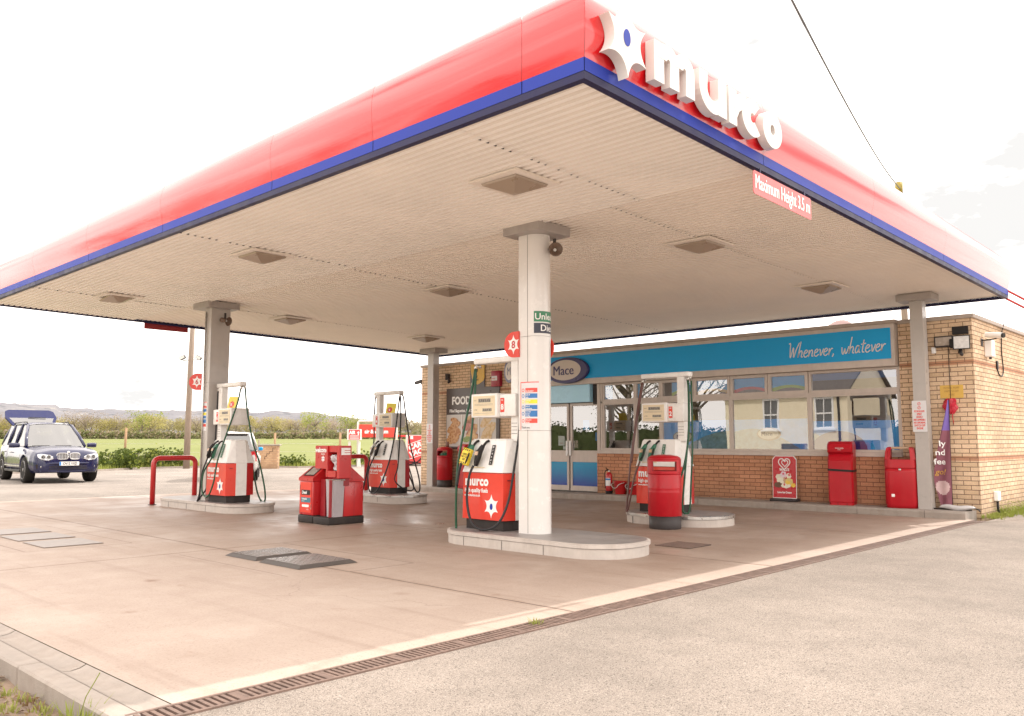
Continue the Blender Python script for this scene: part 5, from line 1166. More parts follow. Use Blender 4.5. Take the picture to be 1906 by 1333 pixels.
mb = MB(); mb.tube([(-.34, -.05, .016), (.0, -.02, .02), (.3, .02, .016)], .014, M_dark, 6); mb.build('foot', t)
# ------------------------------------------------------------------ the shop
XL, XRt = -18.98, -4.22; ZT = 3.46
WX0, WX1 = -12.42, -5.47          # window strip
shop = thing('shop_building', 'low flat roofed buff brick petrol station shop with long glazed front', 'building', (-11.6, YS, 0))
def pwall(mb, x0, x1, z0, z1, m, y0=YS, th=.24): mb.box(x0, x1, y0, y0 + th, z0, z1, m)
mb = MB()
pwall(mb, WX1, XRt, -.15, ZT, M_brick); pwall(mb, XL, -14.35, -.2, ZT, M_brick)
mb.box(XRt - .24, XRt, YS + .2405, YS + 9, -.15, ZT, M_brick); mb.box(XL, XL + .24, YS + .2405, YS + 9, -.2, ZT, M_brick); mb.box(XL + .241, XRt - .241, YS + 8.76, YS + 9, -.2, ZT, M_brick)
mb.build('brick_wall', shop, world=True)
mb = MB(); pwall(mb, WX0 - .09, WX1 - .001, -.15, 1.015, M_brickred); mb.build('sill_wall', shop, world=True)
for bx_ in ((WX1 + .0, XRt + .045, YS - .045, YS + .30), (XL - .045, -14.31, YS - .045, YS + .30), (XRt - .28, XRt + .045, YS + .301, YS + 9.05), (XL - .045, XL + .28, YS + .301, YS + 9.05)):
    mb = MB(); mb.box(*bx_, ZT + .001, ZT + .075, M_coping, .008); mb.build('coping', shop, world=True)
mb = MB(); mb.box(XL + .245, XRt - .245, YS + .25, YS + 8.75, 3.20, 3.26, M_gravelroof); mb.build('roof', shop, world=True)
mb = MB(); mb.box(XL + .241, XRt - .241, YS + .3, YS + 8.7, -.02, .10, mat('shop_floor_tiles', (.3, .27, .24), .3, var=.1)); mb.build('floor', shop, world=True)
mb = MB(); mb.box(-15.5, XRt - .241, YS + 4.6, YS + 4.7, .1, 3.19, M_interior); mb.box(-14.60, -14.5, YS + .25, YS + 4.59, .1, 3.19, M_interior); mb.box(-14.49, XRt - .242, YS + .35, YS + 4.59, 3.05, 3.10, M_interior); mb.build('partition', shop, world=True)
for k, (x0, x1) in enumerate(((-12.2, -10.2), (-9.6, -7.6), (-7.3, -5.2))):
    mb = MB(); mb.box(x0, x1, YS + 2.1, YS + 2.6, .1, .3, M_dark)
    for z in (.55, .9, 1.25): mb.box(x0, x1, YS + 2.0, YS + 2.6, z, z + .03, M_frame)
    mb.box(x0, x1, YS + 2.35, YS + 2.38, .3, 1.55, M_frame); s_ = mb.build('shelf_unit', shop, world=True)
    mb = MB()
    for z in (.33, .58, .93, 1.28):
        x = x0 + .05
        while x < x1 - .15: w_ = random.uniform(.07, .16); mb.box(x, x + w_, YS + 2.05, YS + 2.3, z + .001, z + random.uniform(.12, .22), M_goods); x += w_ + .02
    mb.build('shelf_goods', s_, world=False) if False else None
    g_ = mb.build('goods'); g_.data.transform(Matrix.Translation(-shop.location)); g_.parent = s_
# fascia board over windows
def setup_sign():
    mb = MB(); mb.box(-14.27, WX1 - .02, YS - .14, YS + .10, 2.69, 3.475, M_frame, .004); mb.box(-14.30, WX1 + .01, YS - .17, YS + .14, 3.476, 3.545, M_coping, .008); fr = mb.build('sign_surround', shop, world=True)
    mb = MB(); mb.box(-14.20, WX1 - .085, YS - .155, YS - .1405, 2.825, 3.40, M_signblue)
    return fr, mb
fr, mb = setup_sign()
bs = mb.build('sign_board'); bs.data.transform(Matrix.Translation(-shop.location)); bs.parent = fr
# brush lettering, written as strokes
def script_text(mb, M, m, wid, word):
    S_ = {
     'W': [[(0, .95), (.10, .98), (.13, .55), (.20, .03), (.34, .70), (.42, .05), (.55, .55), (.72, 1.0)]],
     'h': [[(.10, 1.05), (.05, .5), (.0, .0), (.08, .32), (.20, .44), (.26, .30), (.24, .05), (.34, .03)]],
     'e': [[(.02, .22), (.18, .28), (.24, .40), (.14, .46), (.03, .30), (.04, .08), (.16, .0), (.32, .12)]],
     'n': [[(.03, .44), (.02, .0), (.09, .30), (.20, .44), (.26, .32), (.25, .05), (.35, .04)]],
     'v': [[(.0, .44), (.06, .38), (.12, .02), (.22, .25), (.28, .46)]],
     'r': [[(.03, .44), (.04, .0), (.08, .25), (.18, .42), (.27, .40)]],
     'w': [[(.0, .44), (.05, .10), (.13, .02), (.21, .34), (.25, .05), (.34, .08), (.40, .30), (.44, .48)]],
     'a': [[(.26, .42), (.12, .46), (.02, .22), (.08, .0), (.20, .14), (.27, .42), (.25, .08), (.35, .03)]],
     't': [[(.12, .80), (.09, .3), (.10, .05), (.22, .03)], [(-.03, .52), (.12, .54), (.26, .58)]],
     ',': [[(.05, .08), (.06, .0), (.0, -.12)]],
    }
    adv = dict(W=.72, h=.38, e=.33, n=.38, v=.30, r=.28, w=.48, a=.38, t=.26)
    adv[','] = .18; x = 0
    for ch in word:
        for stx in S_[ch]:
            pts = catmull([((x + px + .16 * py) * .30, py * .30 + x * .004, 0) for px, py in stx], 6); ribbon(mb, pts, wid, m, M)
        x += adv[ch]
    return x * .30
M_script = mat('script_lettering', (.78, .72, .66), .4, var=.02)
for xw, word in ((-7.56, 'Whenever,'), (-6.475, 'whatever')):
    mb = MB(); script_text(mb, front(xw, YS - .1565, 2.955 + (.01 if word[0] == 'w' else 0)), M_script, .018, word)
    b = mb.build('slogan_word'); b.data.transform(Matrix.Translation(-shop.location)); b.parent = fr
# oval name sign, a domed box
t = thing('oval_sign', 'large navy oval sign reading Mace on the blue shop fascia', 'sign', (-13.24, YS - .16, 3.04))
mb = MB(); Mo = front(0, 0, 0); mb.loft([[(x, y, z) for x, y in ellipse(0, 0, a, b, 48)] for a, b, z in ((.66, .32, .0), (.665, .322, .07), (.64, .31, .095))], M_oval, True, True, M=Mo); o = mb.build('rim', t)
mb = MB(); mb.prism(ellipse(-.05, .01, .50, .25, 48), .096, .10, M_ovalin, Mo); mb.text('Mace', .33, frame(Mo @ Vector((-.43, -.105, .10)), (1, 0, 0), (0, 0, 1)), M_oval, off=.0075, sx=.96); mb.build('face', o)
t = thing('projecting_sign', 'small round navy and cream sign sticking out of the brick by the silver column', 'sign', (-15.08, YS - .3, 3.12), radians(-20))
mb = MB(); mb.prism(ellipse(0, 0, .30, .30, 40), -.05, .05, M_oval, Mo); o = mb.build('rim', t)
mb = MB(); mb.prism(ellipse(0, 0, .225, .225, 40), .051, .054, M_ovalin, Mo); mb.text('M', .30, frame(Mo @ Vector((-.0, -.10, .054)), (1, 0, 0), (0, 0, 1)), M_oval, off=.002, align='CENTER'); mb.build('face', o)
mb = MB(); mb.box(-.03, .03, .05, .33, -.02, .02, M_dark, M=Matrix.Rotation(radians(20), 4, 'Z')); mb.build('arm', t)

# windows ---------------------------------------------------------------
def pane_set(name, x0, x1, z0, z1, fr=.045, opener=False, poster=None, vinyl=None):
    """a light: frame ring (part), pane (sub-part) and what is stuck inside it"""
    c = shop.location; f = MB(); y0, y1 = YS + .045, YS + .125
    if opener: y0 -= .022
    f.box(x0, x1, y0, y1, z0, z0 + fr, M_frame); f.box(x0, x1, y0, y1, z1 - fr, z1, M_frame); f.box(x0, x0 + fr, y0, y1, z0 + fr + .0005, z1 - fr - .0005, M_frame); f.box(x1 - fr, x1, y0, y1, z0 + fr + .0005, z1 - fr - .0005, M_frame)
    wn = f.build(name, shop, world=True)
    def sub(mb, nm): o = mb.build(nm); o.data.transform(Matrix.Translation(-c)); o.parent = wn; return o
    p = MB(); p.quad([(x0 + fr, YS + .075, z0 + fr), (x1 - fr, YS + .075, z0 + fr), (x1 - fr, YS + .075, z1 - fr), (x0 + fr, YS + .075, z1 - fr)], M_glass); sub(p, 'pane')
    if poster:
        q = MB(); Mq = front(x0 + fr, YS + .10, z0 + fr); W_, H_ = x1 - x0 - 2 * fr, z1 - z0 - 2 * fr; u0 = poster.get('u0', 0) * W_; u1 = poster.get('u1', 1) * W_
        q.prism([(u0, 0), (u1, 0), (u1, H_), (u0, H_)], 0, .002, M_signblue, Mq)
        if 'arc' in poster:
            n = 16; wu = u1 - u0
            top = [(u0 + wu * k / n, H_ * (.12 + .30 * sin(pi * (.12 + .78 * k / n)))) for k in range(n + 1)]; bot = [(u0 + wu * k / n, max(0, H_ * (-.10 + .34 * sin(pi * (.06 + .86 * k / n))))) for k in range(n + 1)]
            q.add([(x, y, .0025) for x, y in bot + top], [(k, k + 1, n + 2 + k, n + 1 + k) for k in range(n)], poster['arc'], False, Mq)
            q.add([(u0, 0, .003), (u1, 0, .003)] + [(x, y, .003) for x, y in bot[::-1]], [tuple(range(n + 3))], M_darkbrown, False, Mq)
        sub(q, 'poster')
    if vinyl:
        q = MB(); Mq = front(x0 + fr, YS + .10, z0 + fr); W_, H_ = x1 - x0 - 2 * fr, vinyl[0] - z0 - fr
        q.prism([(0, 0), (W_, 0), (W_, H_), (0, H_)], 0, .001, M_vinyl, Mq)
        n = 40; hp = []
        for k in range(n + 1):
            u = k / n; hp.append((W_ * u, H_ * max(0, vinyl[1](u)) + .008 * mnoise.noise((u * 30, x0, 0))))
        q.add([(0, 0, .002), (W_, 0, .002)] + [(x, y, .002) for x, y in hp[::-1]], [tuple(range(n + 3))], M_hillprint, False, Mq)
        if vinyl[2] is not None:
            u, v = vinyl[2]; q.prism(ellipse(W_ * u, H_ * v, .265, .135, 36), .0025, .003, mat('vinyl_oval_rim', (.20, .16, .14), .4), Mq); q.prism(ellipse(W_ * u - .015, H_ * v + .005, .225, .11, 36), .0035, .004, mat('vinyl_oval', (.55, .52, .45), .4), Mq)
            q.text('Mace', .125, frame(Mq @ Vector((W_ * u - .17, H_ * v - .04, .004)), (1, 0, 0), (0, 0, 1)), M_oval, off=.003, sx=.95)
        if vinyl[3]: q.prism(ellipse(W_ * .30, 0, .55, .36, 30)[0:16], .0022, .0027, mat('vinyl_deep_blue', (.01, .04, .22), .4), Mq)
        sub(q, 'window_vinyl')
    return wn
M_vinyl = mat('vinyl_blue', (.03, .33, .80), .35, var=.15, scale=3); M_hillprint = mat('vinyl_hill', (.13, .26, .36), .4, var=.35, scale=9)
ZS, ZTR, ZH = 1.10, 2.24, 2.685
bays = [(-12.36, -10.72, None), (-10.72, -8.96, (1.76, lambda u: .62 - 1.3 * (1 - u) ** 2, (.30, .42), False)), (-8.96, -7.23, (1.76, lambda u: .60 - .9 * (u - .15) ** 2 + .10 * sin(u * 5), (.475, .50), False)), (-7.23, -5.50, (1.70, lambda u: .58 - 1.2 * u, None, True))]
for k, (a, b_, vn) in enumerate(bays):
    if k == 0:
        m_ = -11.42; pane_set('window', a, m_ - .001, ZS, ZTR - .02); pane_set('window', m_ + .001, b_ - .001, ZS, ZTR - .02)
        pane_set('window', a, m_ - .001, ZTR + .02, ZH, poster=dict(u0=0, u1=.25)); pane_set('window', m_ + .001, b_ - .001, ZTR + .02, ZH, poster=dict(u0=0, u1=.10))
    else: pane_set('window', a + .001, b_ - .001, ZS, ZTR - .02, vinyl=vn)
ops = [(-10.71, -9.86), (-9.85, -8.96), (-8.95, -8.10), (-8.09, -7.24)]
arcs = [mat('poster_green', (.26, .45, .02), .4), mat('poster_sand', (.62, .40, .12), .4), mat('poster_red', (.55, .03, .05), .4), mat('poster_lime', (.28, .46, .03), .4)]
for (a, b_), m_ in zip(ops, arcs): pane_set('window', a + .001, b_ - .001, ZTR + .02, ZH, .06, True, dict(arc=m_, u0=.28 if m_ is arcs[0] else 0))
wl = pane_set('window', -7.229, -5.50, ZTR + .02, ZH); 
mb = MB(); mb.box(-7.17, -5.55, YS + .10, YS + .11, 2.50, 2.63, mat('blind_blue', (.01, .10, .30), .4)); b = mb.build('blind'); b.data.transform(Matrix.Translation(-shop.location)); b.parent = wl
mb = MB(); mb.box(WX0, WX1 - .002, YS + .03, YS + .13, ZTR - .0195, ZTR + .0195, M_frame); mb.box(WX0 - .02, WX1 - .002, YS - .05, YS + .24, 1.016, 1.099, M_frame, .006); mb.box(WX0, -12.362, YS + .03, YS + .13, 1.0995, 2.688, M_frame); mb.box(-5.498, WX1 - .002, YS + .03, YS + .13, 1.0995, 2.688, M_frame)
mb.build('window_sill', shop, world=True)
# light blue box over the door, with dark returned end
mb = MB(); mb.box(-14.27, -12.70, YS - .03, YS + .2, 2.26, 2.689, M_ltblue, .004); mb.box(-12.699, -12.51, YS + .10, YS + .2, 2.20, 2.689, M_dark); mb.box(-12.51, -12.43, YS + .02, YS + .2, .05, 2.689, M_frame); mb.build('door_header', shop, world=True)
def door(x0, x1, lab_handle, posters):
    f = MB(); y0, y1 = YS + .10, YS + .155; zb = .10; zt = 2.245; s_ = .06
    f.box(x0, x0 + s_, y0, y1, zb, zt, M_frame); f.box(x1 - s_, x1, y0, y1, zb, zt, M_frame)
    for a, b_ in ((zb, zb + .12), (.80, 1.08), (zt - .07, zt)): f.box(x0 + s_ + .0005, x1 - s_ - .0005, y0 + .001, y1 - .001, a, b_, M_frame)
    d = f.build('door', shop, world=True)
    def sub(mb, nm): o = mb.build(nm); o.data.transform(Matrix.Translation(-shop.location)); o.parent = d
    q = MB(); q.box(x0 + s_, x1 - s_, YS + .12, YS + .13, zb + .121, .799, gradient_mat('door_panel_blue', (.03, .07, .32), (.01, .27, .52), .25, .70)); sub(q, 'kick_panel')
    q = MB(); q.quad([(x0 + s_, YS + .125, 1.08), (x1 - s_, YS + .125, 1.08), (x1 - s_, YS + .125, zt - .07), (x0 + s_, YS + .125, zt - .07)], M_glass); sub(q, 'pane')
    q = MB(); q.box(lab_handle - .03, lab_handle + .03, YS + .04, YS + .085, .95, 1.32, M_letter, .012); q.box(lab_handle - .012, lab_handle + .012, YS + .085, YS + .10, 1.0, 1.03, M_steel); sub(q, 'handle')
    q = MB()
    for x, z, w_, h_, m_ in posters: q.box(x, x + w_, YS + .128, YS + .131, z, z + h_, m_)
    sub(q, 'sticker')
door(-13.42, -12.52, -13.40, [(-13.03, 1.58, .19, .24, M_signblue), (-13.33, 1.14, .13, .19, mat('sticker_mix', (.35, .25, .22), .4, var=.7, scale=25)), (-12.66, 1.32, .06, .2, M_nblue)])
door(-14.33, -13.47, -13.50, [(-13.83, 1.20, .2, .24, M_nwhite), (-13.78, 1.255, .10, .012, M_nred), (-13.68, 1.10, .14, .08, M_nwhite)])
# shop kerb and pavement
mb = MB(); jx = [XL - .3, -16.8, -14.6, -12.9, -11.2, -9.4, -7.7, -6.1, -4.95, -4.30]
for a, b_ in zip(jx, jx[1:]):
    za, zb2 = gz(a, 15.7), gz(b_, 15.7); y0 = 15.52
    mb.loft([[(x, y0, z - .25), (x, y0, z + .095), (x, y0 + .025, z + .12), (x, YS - .002, z + .125), (x, YS - .002, z - .25)] for x, z in ((a + .004, za), (b_ - .004, zb2))], M_kerb)
struct(mb, 'pavement')
# wall fittings ---------------------------------------------------------
def on_wall(name, lab, cat, x, z, fn, group=None, y=YS):
    t = thing(name, lab, cat, (x, y, z), group=group); fn(t); return t
def f_lamp(t):
    mb = MB(); mb.box(-.16, .16, -.10, 0, -.10, .10, M_dark, .015, seg=2); mb.build('housing', t)
    mb = MB(); mb.box(-.135, .135, -.108, -.101, -.075, .075, mat('bulkhead_glass', (.33, .27, .22), .25, var=.2), .006); mb.build('lens', t)
on_wall('bulkhead_light', 'square grey bulkhead light on the brick right of the square column', 'light', -4.665, 3.07, f_lamp)
def f_flood(t):
    mb = MB(); mb.box(-.055, .055, -.07, 0, -.06, .05, M_black, .01); mb.box(-.16, -.09, -.16, -.02, -.08, .08, M_black, .012); mb.build('bracket', t)
    R = Matrix.Translation((.04, -.15, 0)) @ Matrix.Rotation(radians(12), 4, 'Z') @ Matrix.Rotation(radians(-8), 4, 'X')
    mb = MB(); mb.loft([[(-.10, .09, -.09), (.10, .09, -.09), (.10, .09, .09), (-.10, .09, .09)], [(-.135, -.03, -.125), (.135, -.03, -.125), (.135, -.03, .125), (-.135, -.03, .125)]], M_black, M=R); hd = mb.build('head', t)
    mb = MB(); mb.box(-.118, .118, -.036, -.0305, -.108, .108, mat('flood_glass', (.62, .60, .58), .15, var=.15, scale=20), M=R); mb.build('lens', hd)
    mb = MB(); mb.loft([[(-.11, .10, .15), (.11, .10, .15), (.11, .10, .28), (-.11, .10, .28)], [(-.13, -.06, .17), (.13, -.06, .17), (.13, -.06, .30), (-.13, -.06, .30)]], M_black); mb.build('upper_head', t)
    mb = MB(); mb.tube([(0, -.05, -.06), (-.01, -.07, -.16), (.03, -.12, -.21)], [.03, .035, .028], M_dark, 10); mb.build('motion_sensor', t)
on_wall('floodlight', 'black floodlights with motion sensor near the top corner of the shop front', 'light', -4.40, 3.02, f_flood)
def f_box(t): mb = MB(); mb.box(-.035, .035, -.05, 0, -.055, .055, M_letter, .006); mb.build('case', t)
on_wall('junction_box', 'tiny white box on the brick right behind the square column', 'box', -4.855, 2.93, f_box)
t = thing('security_camera', 'white security camera on a bracket on the sunlit side wall of the shop', 'camera', (XRt, 16.72, 3.05))
mb = MB(); mb.box(0, .012, -.06, .06, -.05, .09, M_dark); mb.tube([(0.01, 0, .06), (.14, .0, .06), (.24, .03, .08)], .013, M_black, 6); mb.build('bracket', t)
mb = MB(); mb.cyl((.06, .06, .16), (.34, -.02, .12), .05, M_letter, n=12); mb.cyl((.341, -.021, .12), (.37, -.03, .115), .045, M_black, n=12); mb.build('body', t)
mb = MB(); mb.box(.0, .13, .14, .34, -.23, .08, M_letter, .015); mb.cyl((.07, .24, -.23), (.07, .24, -.27), .025, M_dark, n=8); mb.build('junction_box', t)
t = thing('wall_cable', 'black cable hanging in a hook shape down the side wall of the shop', 'cable', (XRt + .01, 17.6, 3.2))
mb = MB(); mb.tube(catmull([(XRt + .05, 18.10, ZT + .08), (XRt + .02, 18.04, 3.35), (XRt + .012, 18.0, 3.0), (XRt + .012, 18.05, 2.66), (XRt + .012, 17.92, 2.53), (XRt + .012, 17.72, 2.56), (XRt + .012, 17.62, 2.66)], 6), .011, M_black, 6); mb.box(XRt, XRt + .03, 17.58, 17.66, 2.64, 2.80, M_black, .006); mb.build('cord', t, world=True)
t = thing('outdoor_socket', 'small white electric box with black conduit low on the shop side wall', 'socket', (XRt, 17.02, .33))
mb = MB(); mb.box(0, .08, -.085, .085, -.085, .085, M_letter, .012); mb.build('case', t)
mb = MB(); mb.tube([(.04, 0, -.085), (.04, .0, -.24), (.05, .06, -.33), (.10, .12, -.335)], .022, M_black, 7); mb.build('conduit', t)
def f_yel(t):
    mb = MB(); M = front(0, -.0, 0); mb.prism(rrect(-.19, .19, -.115, .115, .008), .001, .008, mat('amber_sign', (.66, .40, .07), .4, var=.05), M)
    for i, s_ in enumerate(('PETROL PUMP', 'SWITCH OFF', 'HERE')): mb.text(s_, .048, frame(M @ Vector((0, .05 - i * .06, .008)), (1, 0, 0), (0, 0, 1)), mat('amber_text', (.42, .22, .04), .5), off=.001, align='CENTER', sx=.85)
    mb.build('plate', t)
on_wall('amber_sign', 'amber rectangular sign above the red bag and the coffee flag', 'sign', -4.60, 2.18, f_yel)
t = thing('red_bag', 'crumpled red bag hanging over a switch box under the amber sign', 'bag', (-4.62, YS - .06, 1.93))
mb = MB(); R = []
for j in range(9):
    v = j / 8; rr = .11 * (sin(pi * (0.12 + .80 * v)) ** .5); R.append([((rr * (1 + .22 * sin(a * 4 + j * 1.6)) * cos(a)), .055 * (rr / .11) * sin(a) * (1 + .2 * sin(a * 3 + j)), .12 - .26 * v + .012 * sin(a * 5 + j)) for a in [2 * pi * k / 22 for k in range(22)]])
mb.loft(R, mat('red_bag_plastic', (.50, .01, .03), .35, var=.25, scale=20), True, True, False); mb.tube(catmull([(.03, -.02, -.12), (.04, -.03, -.22), (.05, -.02, -.33)], 4), [.014, .012, .008, .012, .01, .008, .01, .006, .004], M_red, 6); mb.build('bag', t)
mb = MB(); mb.tube([(.0, .05, .0), (.0, .052, 1.08)], .006, M_dark, 5); mb.build('wire', t)
def f_fp(t):
    M = front(0, 0, 0); mb = MB(); mb.box(-.27, .30, -.035, 0, -.36, .36, M_darkbrown, .006); mb.build('board', t)
    mb = MB(); sh = [(-.25, .36), (.30, .36), (.30, -.02), (.27, -.10), (.10, -.18), (.02, -.20), (-.12, -.12), (-.19, -.02), (-.24, .2)]; mb.prism(sh, .036, .042, mat('amber_shield', (.70, .40, .03), .4, var=.06), M)
    mb.text('£P', .19, frame(M @ Vector((-.12, .10, .042)), (1, 0, 0), (0, 0, 1)), M_black, off=.006, sx=.85); mb.text('Pay', .10, frame(M @ Vector((-.10, .0, .042)), (1, 0, 0), (0, 0, 1)), M_black, off=.003); mb.text('Point', .09, frame(M @ Vector((-.12, -.09, .042)), (1, 0, 0), (0, 0, 1)), M_black, off=.003)
    mb.prism(ellipse(-.17, -.20, .055, .075, 20), .036, .039, M_cream, M); mb.prism(ellipse(-.17, -.20, .025, .04, 14), .0395, .041, M_darkbrown, M); mb.build('shield', t)
on_wall('payment_sign', 'black and amber shield sign on the brick above the food poster', 'sign', -16.62, 3.06, f_fp)
def f_alarm(t): 
    mb = MB(); mb.box(-.16, .16, -.12, 0, -.21, .21, mat('alarm_red', (.34, .01, .035), .35), .012, seg=2); b = mb.build('case', t)
    mb = MB(); mb.box(-.135, .07, -.124, -.1205, -.05, .07, M_nwhite); mb.text('ALARM', .04, front(-.11, -.124, -.01), M_nred, off=.001, lift=.002, sx=.9); mb.build('label', b)
on_wall('alarm_box', 'dark red alarm box with a white label on the brick wall', 'alarm', -15.83, 2.98, f_alarm)
def f_vent(t): mb = MB(); mb.loft([[(-.11, 0, 0), (0, 0, .045), (.11, 0, 0), (0, 0, -.045)], [(-.06, -.05, 0), (0, -.05, .03), (.06, -.05, 0), (0, -.05, -.03)]], M_black); mb.build('cowl', t)
on_wall('wall_vent', 'small black vent left of the dark red alarm box', 'vent', -16.05, 3.02, f_vent)
def f_cam(t):
    mb = MB(); mb.box(-.06, .06, -.10, 0, -.08, .10, M_dark, .012); mb.build('body', t); mb = MB(); mb.tube([(.05, -.06, -.06), (.12, -.1, -.13), (.1, -.13, -.17)], [.035, .045, .03], M_dark, 9); mb.build('sensor', t)
on_wall('wall_sensor', 'small black sensor lamp on the brick right of the thin left column', 'sensor', -17.80, 3.12, f_cam)
t = thing('gooseneck_camera', 'black camera on an arm at the left end of the shop wall', 'camera', (XL, YS + .1, 3.0))
mb = MB(); mb.tube([(0, 0, -.12), (-.06, -.02, -.05), (-.10, -.05, .02)], .018, M_dark, 6); mb.build('bracket', t); mb = MB(); mb.box(-.16, .16, -.05, .05, -.04, .05, M_dark, .012, M=Matrix.Translation((-.16, -.08, .05)) @ Matrix.Rotation(radians(-10), 4, 'Y')); mb.build('body', t)
# food poster
t = thing('food_poster', 'dark framed food poster with pastries, filled rolls and wraps on the brick wall', 'poster', (-16.6, YS, 1.9))
x0, x1, z0, z1 = -17.86, -15.75, 1.10, 2.79
mb = MB(); mb.box(x0, x1, YS - .04, YS - .001, z0, z1, M_darkbrown, .006); b = mb.build('board', t, world=True)
M = front(x0, YS - .0405, z0); mb = MB()
mb.text('FOOD TO GO', .30, frame(M @ Vector((.24, 1.24, 0)), (1, 0, 0), (0, 0, 1)), M_letter, off=.012, sx=.88); mb.text('Filled Baguettes, Hot Snacks & Drinks', .115, frame(M @ Vector((.14, 1.02, 0)), (1, 0, 0), (0, 0, 1)), M_letter, off=.004, sx=.88); o = mb.build('lettering'); o.data.transform(Matrix.Translation(-t.location)); o.parent = b
mb = MB(); mb.prism([(.02, .06), (1.99, .06), (1.99, .95), (.02, .95)], .0005, .002, mat('poster_white', (.62, .58, .54), .4, var=.03), M)
M_cro = food_mat('croissants_print', [(.30, .10, .03), (.50, .22, .07), (.62, .36, .16), (.42, .17, .05)], 9); M_roll = food_mat('filled_rolls_print', [(.55, .32, .12), (.66, .44, .20), (.58, .34, .14), (.30, .10, .05)], 6); M_wrap = food_mat('wraps_print', [(.66, .46, .22), (.72, .54, .32), (.60, .38, .15)], 11)
def lump(cx, cy, a, b_, rot, m, z, n=26, k=2.3): mb.prism([(cx + (p[0] * cos(rot) - p[1] * sin(rot)) * (1 + .05 * sin(i * k)), cy + (p[0] * sin(rot) + p[1] * cos(rot)) * (1 + .05 * sin(i * k + 1))) for i, p in enumerate(ellipse(0, 0, a, b_, n))], z, z + .002, m, M)
for i, (cx, cy, a, b_, r_) in enumerate(((.28, .36, .20, .11, .3), (.42, .50, .22, .12, -.4), (.22, .55, .18, .10, .5), (.40, .68, .20, .10, .2), (.18, .22, .15, .09, -.2), (.42, .28, .17, .10, .8), (.35, .80, .15, .07, -.1))): lump(cx, cy, a, b_, r_, M_cro, .003 + i * .0022)
for i, (cx, cy, a, b_, r_, m) in enumerate(((.98, .78, .24, .12, .7, M_roll), (.86, .60, .20, .10, .2, mat('ham_print', (.50, .18, .14), .4, var=.3, scale=14)), (1.05, .45, .30, .15, .8, M_roll), (.86, .26, .16, .08, .2, mat('salad_print', (.22, .30, .07), .4, var=.4, scale=16)), (1.16, .30, .17, .09, .6, M_roll))): lump(cx, cy, a, b_, r_, m, .003 + i * .0022)
for i, (cx, cy, a, b_, r_) in enumerate(((1.62, .76, .28, .12, .65), (1.70, .48, .34, .15, .7), (1.60, .24, .26, .11, .5))): lump(cx, cy, a, b_, r_, M_wrap, .003 + i * .0022)
for xx in (.64, 1.32): mb.prism([(xx, .06), (xx + .03, .06), (xx + .03, .95), (xx, .95)], .0185, .0195, M_letter, M)
o = mb.build('artwork'); o.data.transform(Matrix.Translation(-t.location)); o.parent = b
# satellite dish on the roof
t = thing('satellite_dish', 'pale round satellite dish on the shop roof, half hidden by the parapet', 'dish', (-7.30, 18.0, 3.26))
mb = MB(); R = Matrix.Translation((0, 0, .34)) @ Matrix.Rotation(radians(62), 4, 'X') @ Matrix.Rotation(0, 4, 'Y'); mb.lathe([(0, 0), (.10, .006), (.20, .026), (.30, .060), (.335, .078), (.34, .074), (.30, .048), (.2, .014), (0, -.012)], (0, 0, 0), mat('dish_grey', (.62, .56, .52), .5, var=.05), 40, R); mb.build('reflector', t)
mb = MB(); mb.tube([(0, .05, 0), (0, .05, .30), (0, .02, .34)], .025, M_steel, 8); mb.build('mast', t); mb = MB(); mb.tube([(0, -.0, .1), (.0, -.30, .25), (0, -.36, .36)], .012, M_steel, 6); mb.build('feed_arm', t)

# ------------------------------------------------------------------ house across the road (seen in the shop windows)
hs = thing('cream_house', 'cream rendered house with white sash windows, mirrored in the shop windows', 'house', (-20.5, -13.5, 0))
M_render = mat('cream_render', (.88, .77, .56), .8, var=.05, bump=.15, bscale=60); M_slate = mat('slate_roof', (.10, .085, .08), .7, var=.25, scale=8); hx0, hx1, hy0, hy1, he = -24.4, -17.4, -17.5, -11.0, 3.95
mb = MB(); mb.box(hx0, hx1, hy0, hy1, -.3, he, M_render); mb.add([(hx1, hy0, he), (hx1, hy1, he), (hx1, (hy0 + hy1) / 2, he + 2.2), (hx0, hy0, he), (hx0, hy1, he), (hx0, (hy0 + hy1) / 2, he + 2.2)], [(0, 1, 2), (5, 4, 3)], M_render); mb.build('wall', hs, world=True)
mb = MB(); ym = (hy0 + hy1) / 2
for e, ya in ((-1, hy0 - .3), (1, hy1 + .3)):
    mb.loft([[(hx0 - .2, ya, he - .18), (hx1 + .2, ya, he - .18), (hx1 + .2, ya, he - .06), (hx0 - .2, ya, he - .06)], [(hx0 - .2, ym, he + 2.24), (hx1 + .2, ym, he + 2.24), (hx1 + .2, ym, he + 2.36), (hx0 - .2, ym, he + 2.36)]], M_slate)
mb.build('roof', hs, world=True)
mb = MB(); mb.box(-21.6, -20.7, ym - .4, ym + .4, he + 1.8, he + 3.2, M_brickred); mb.build('chimney', hs, world=True)
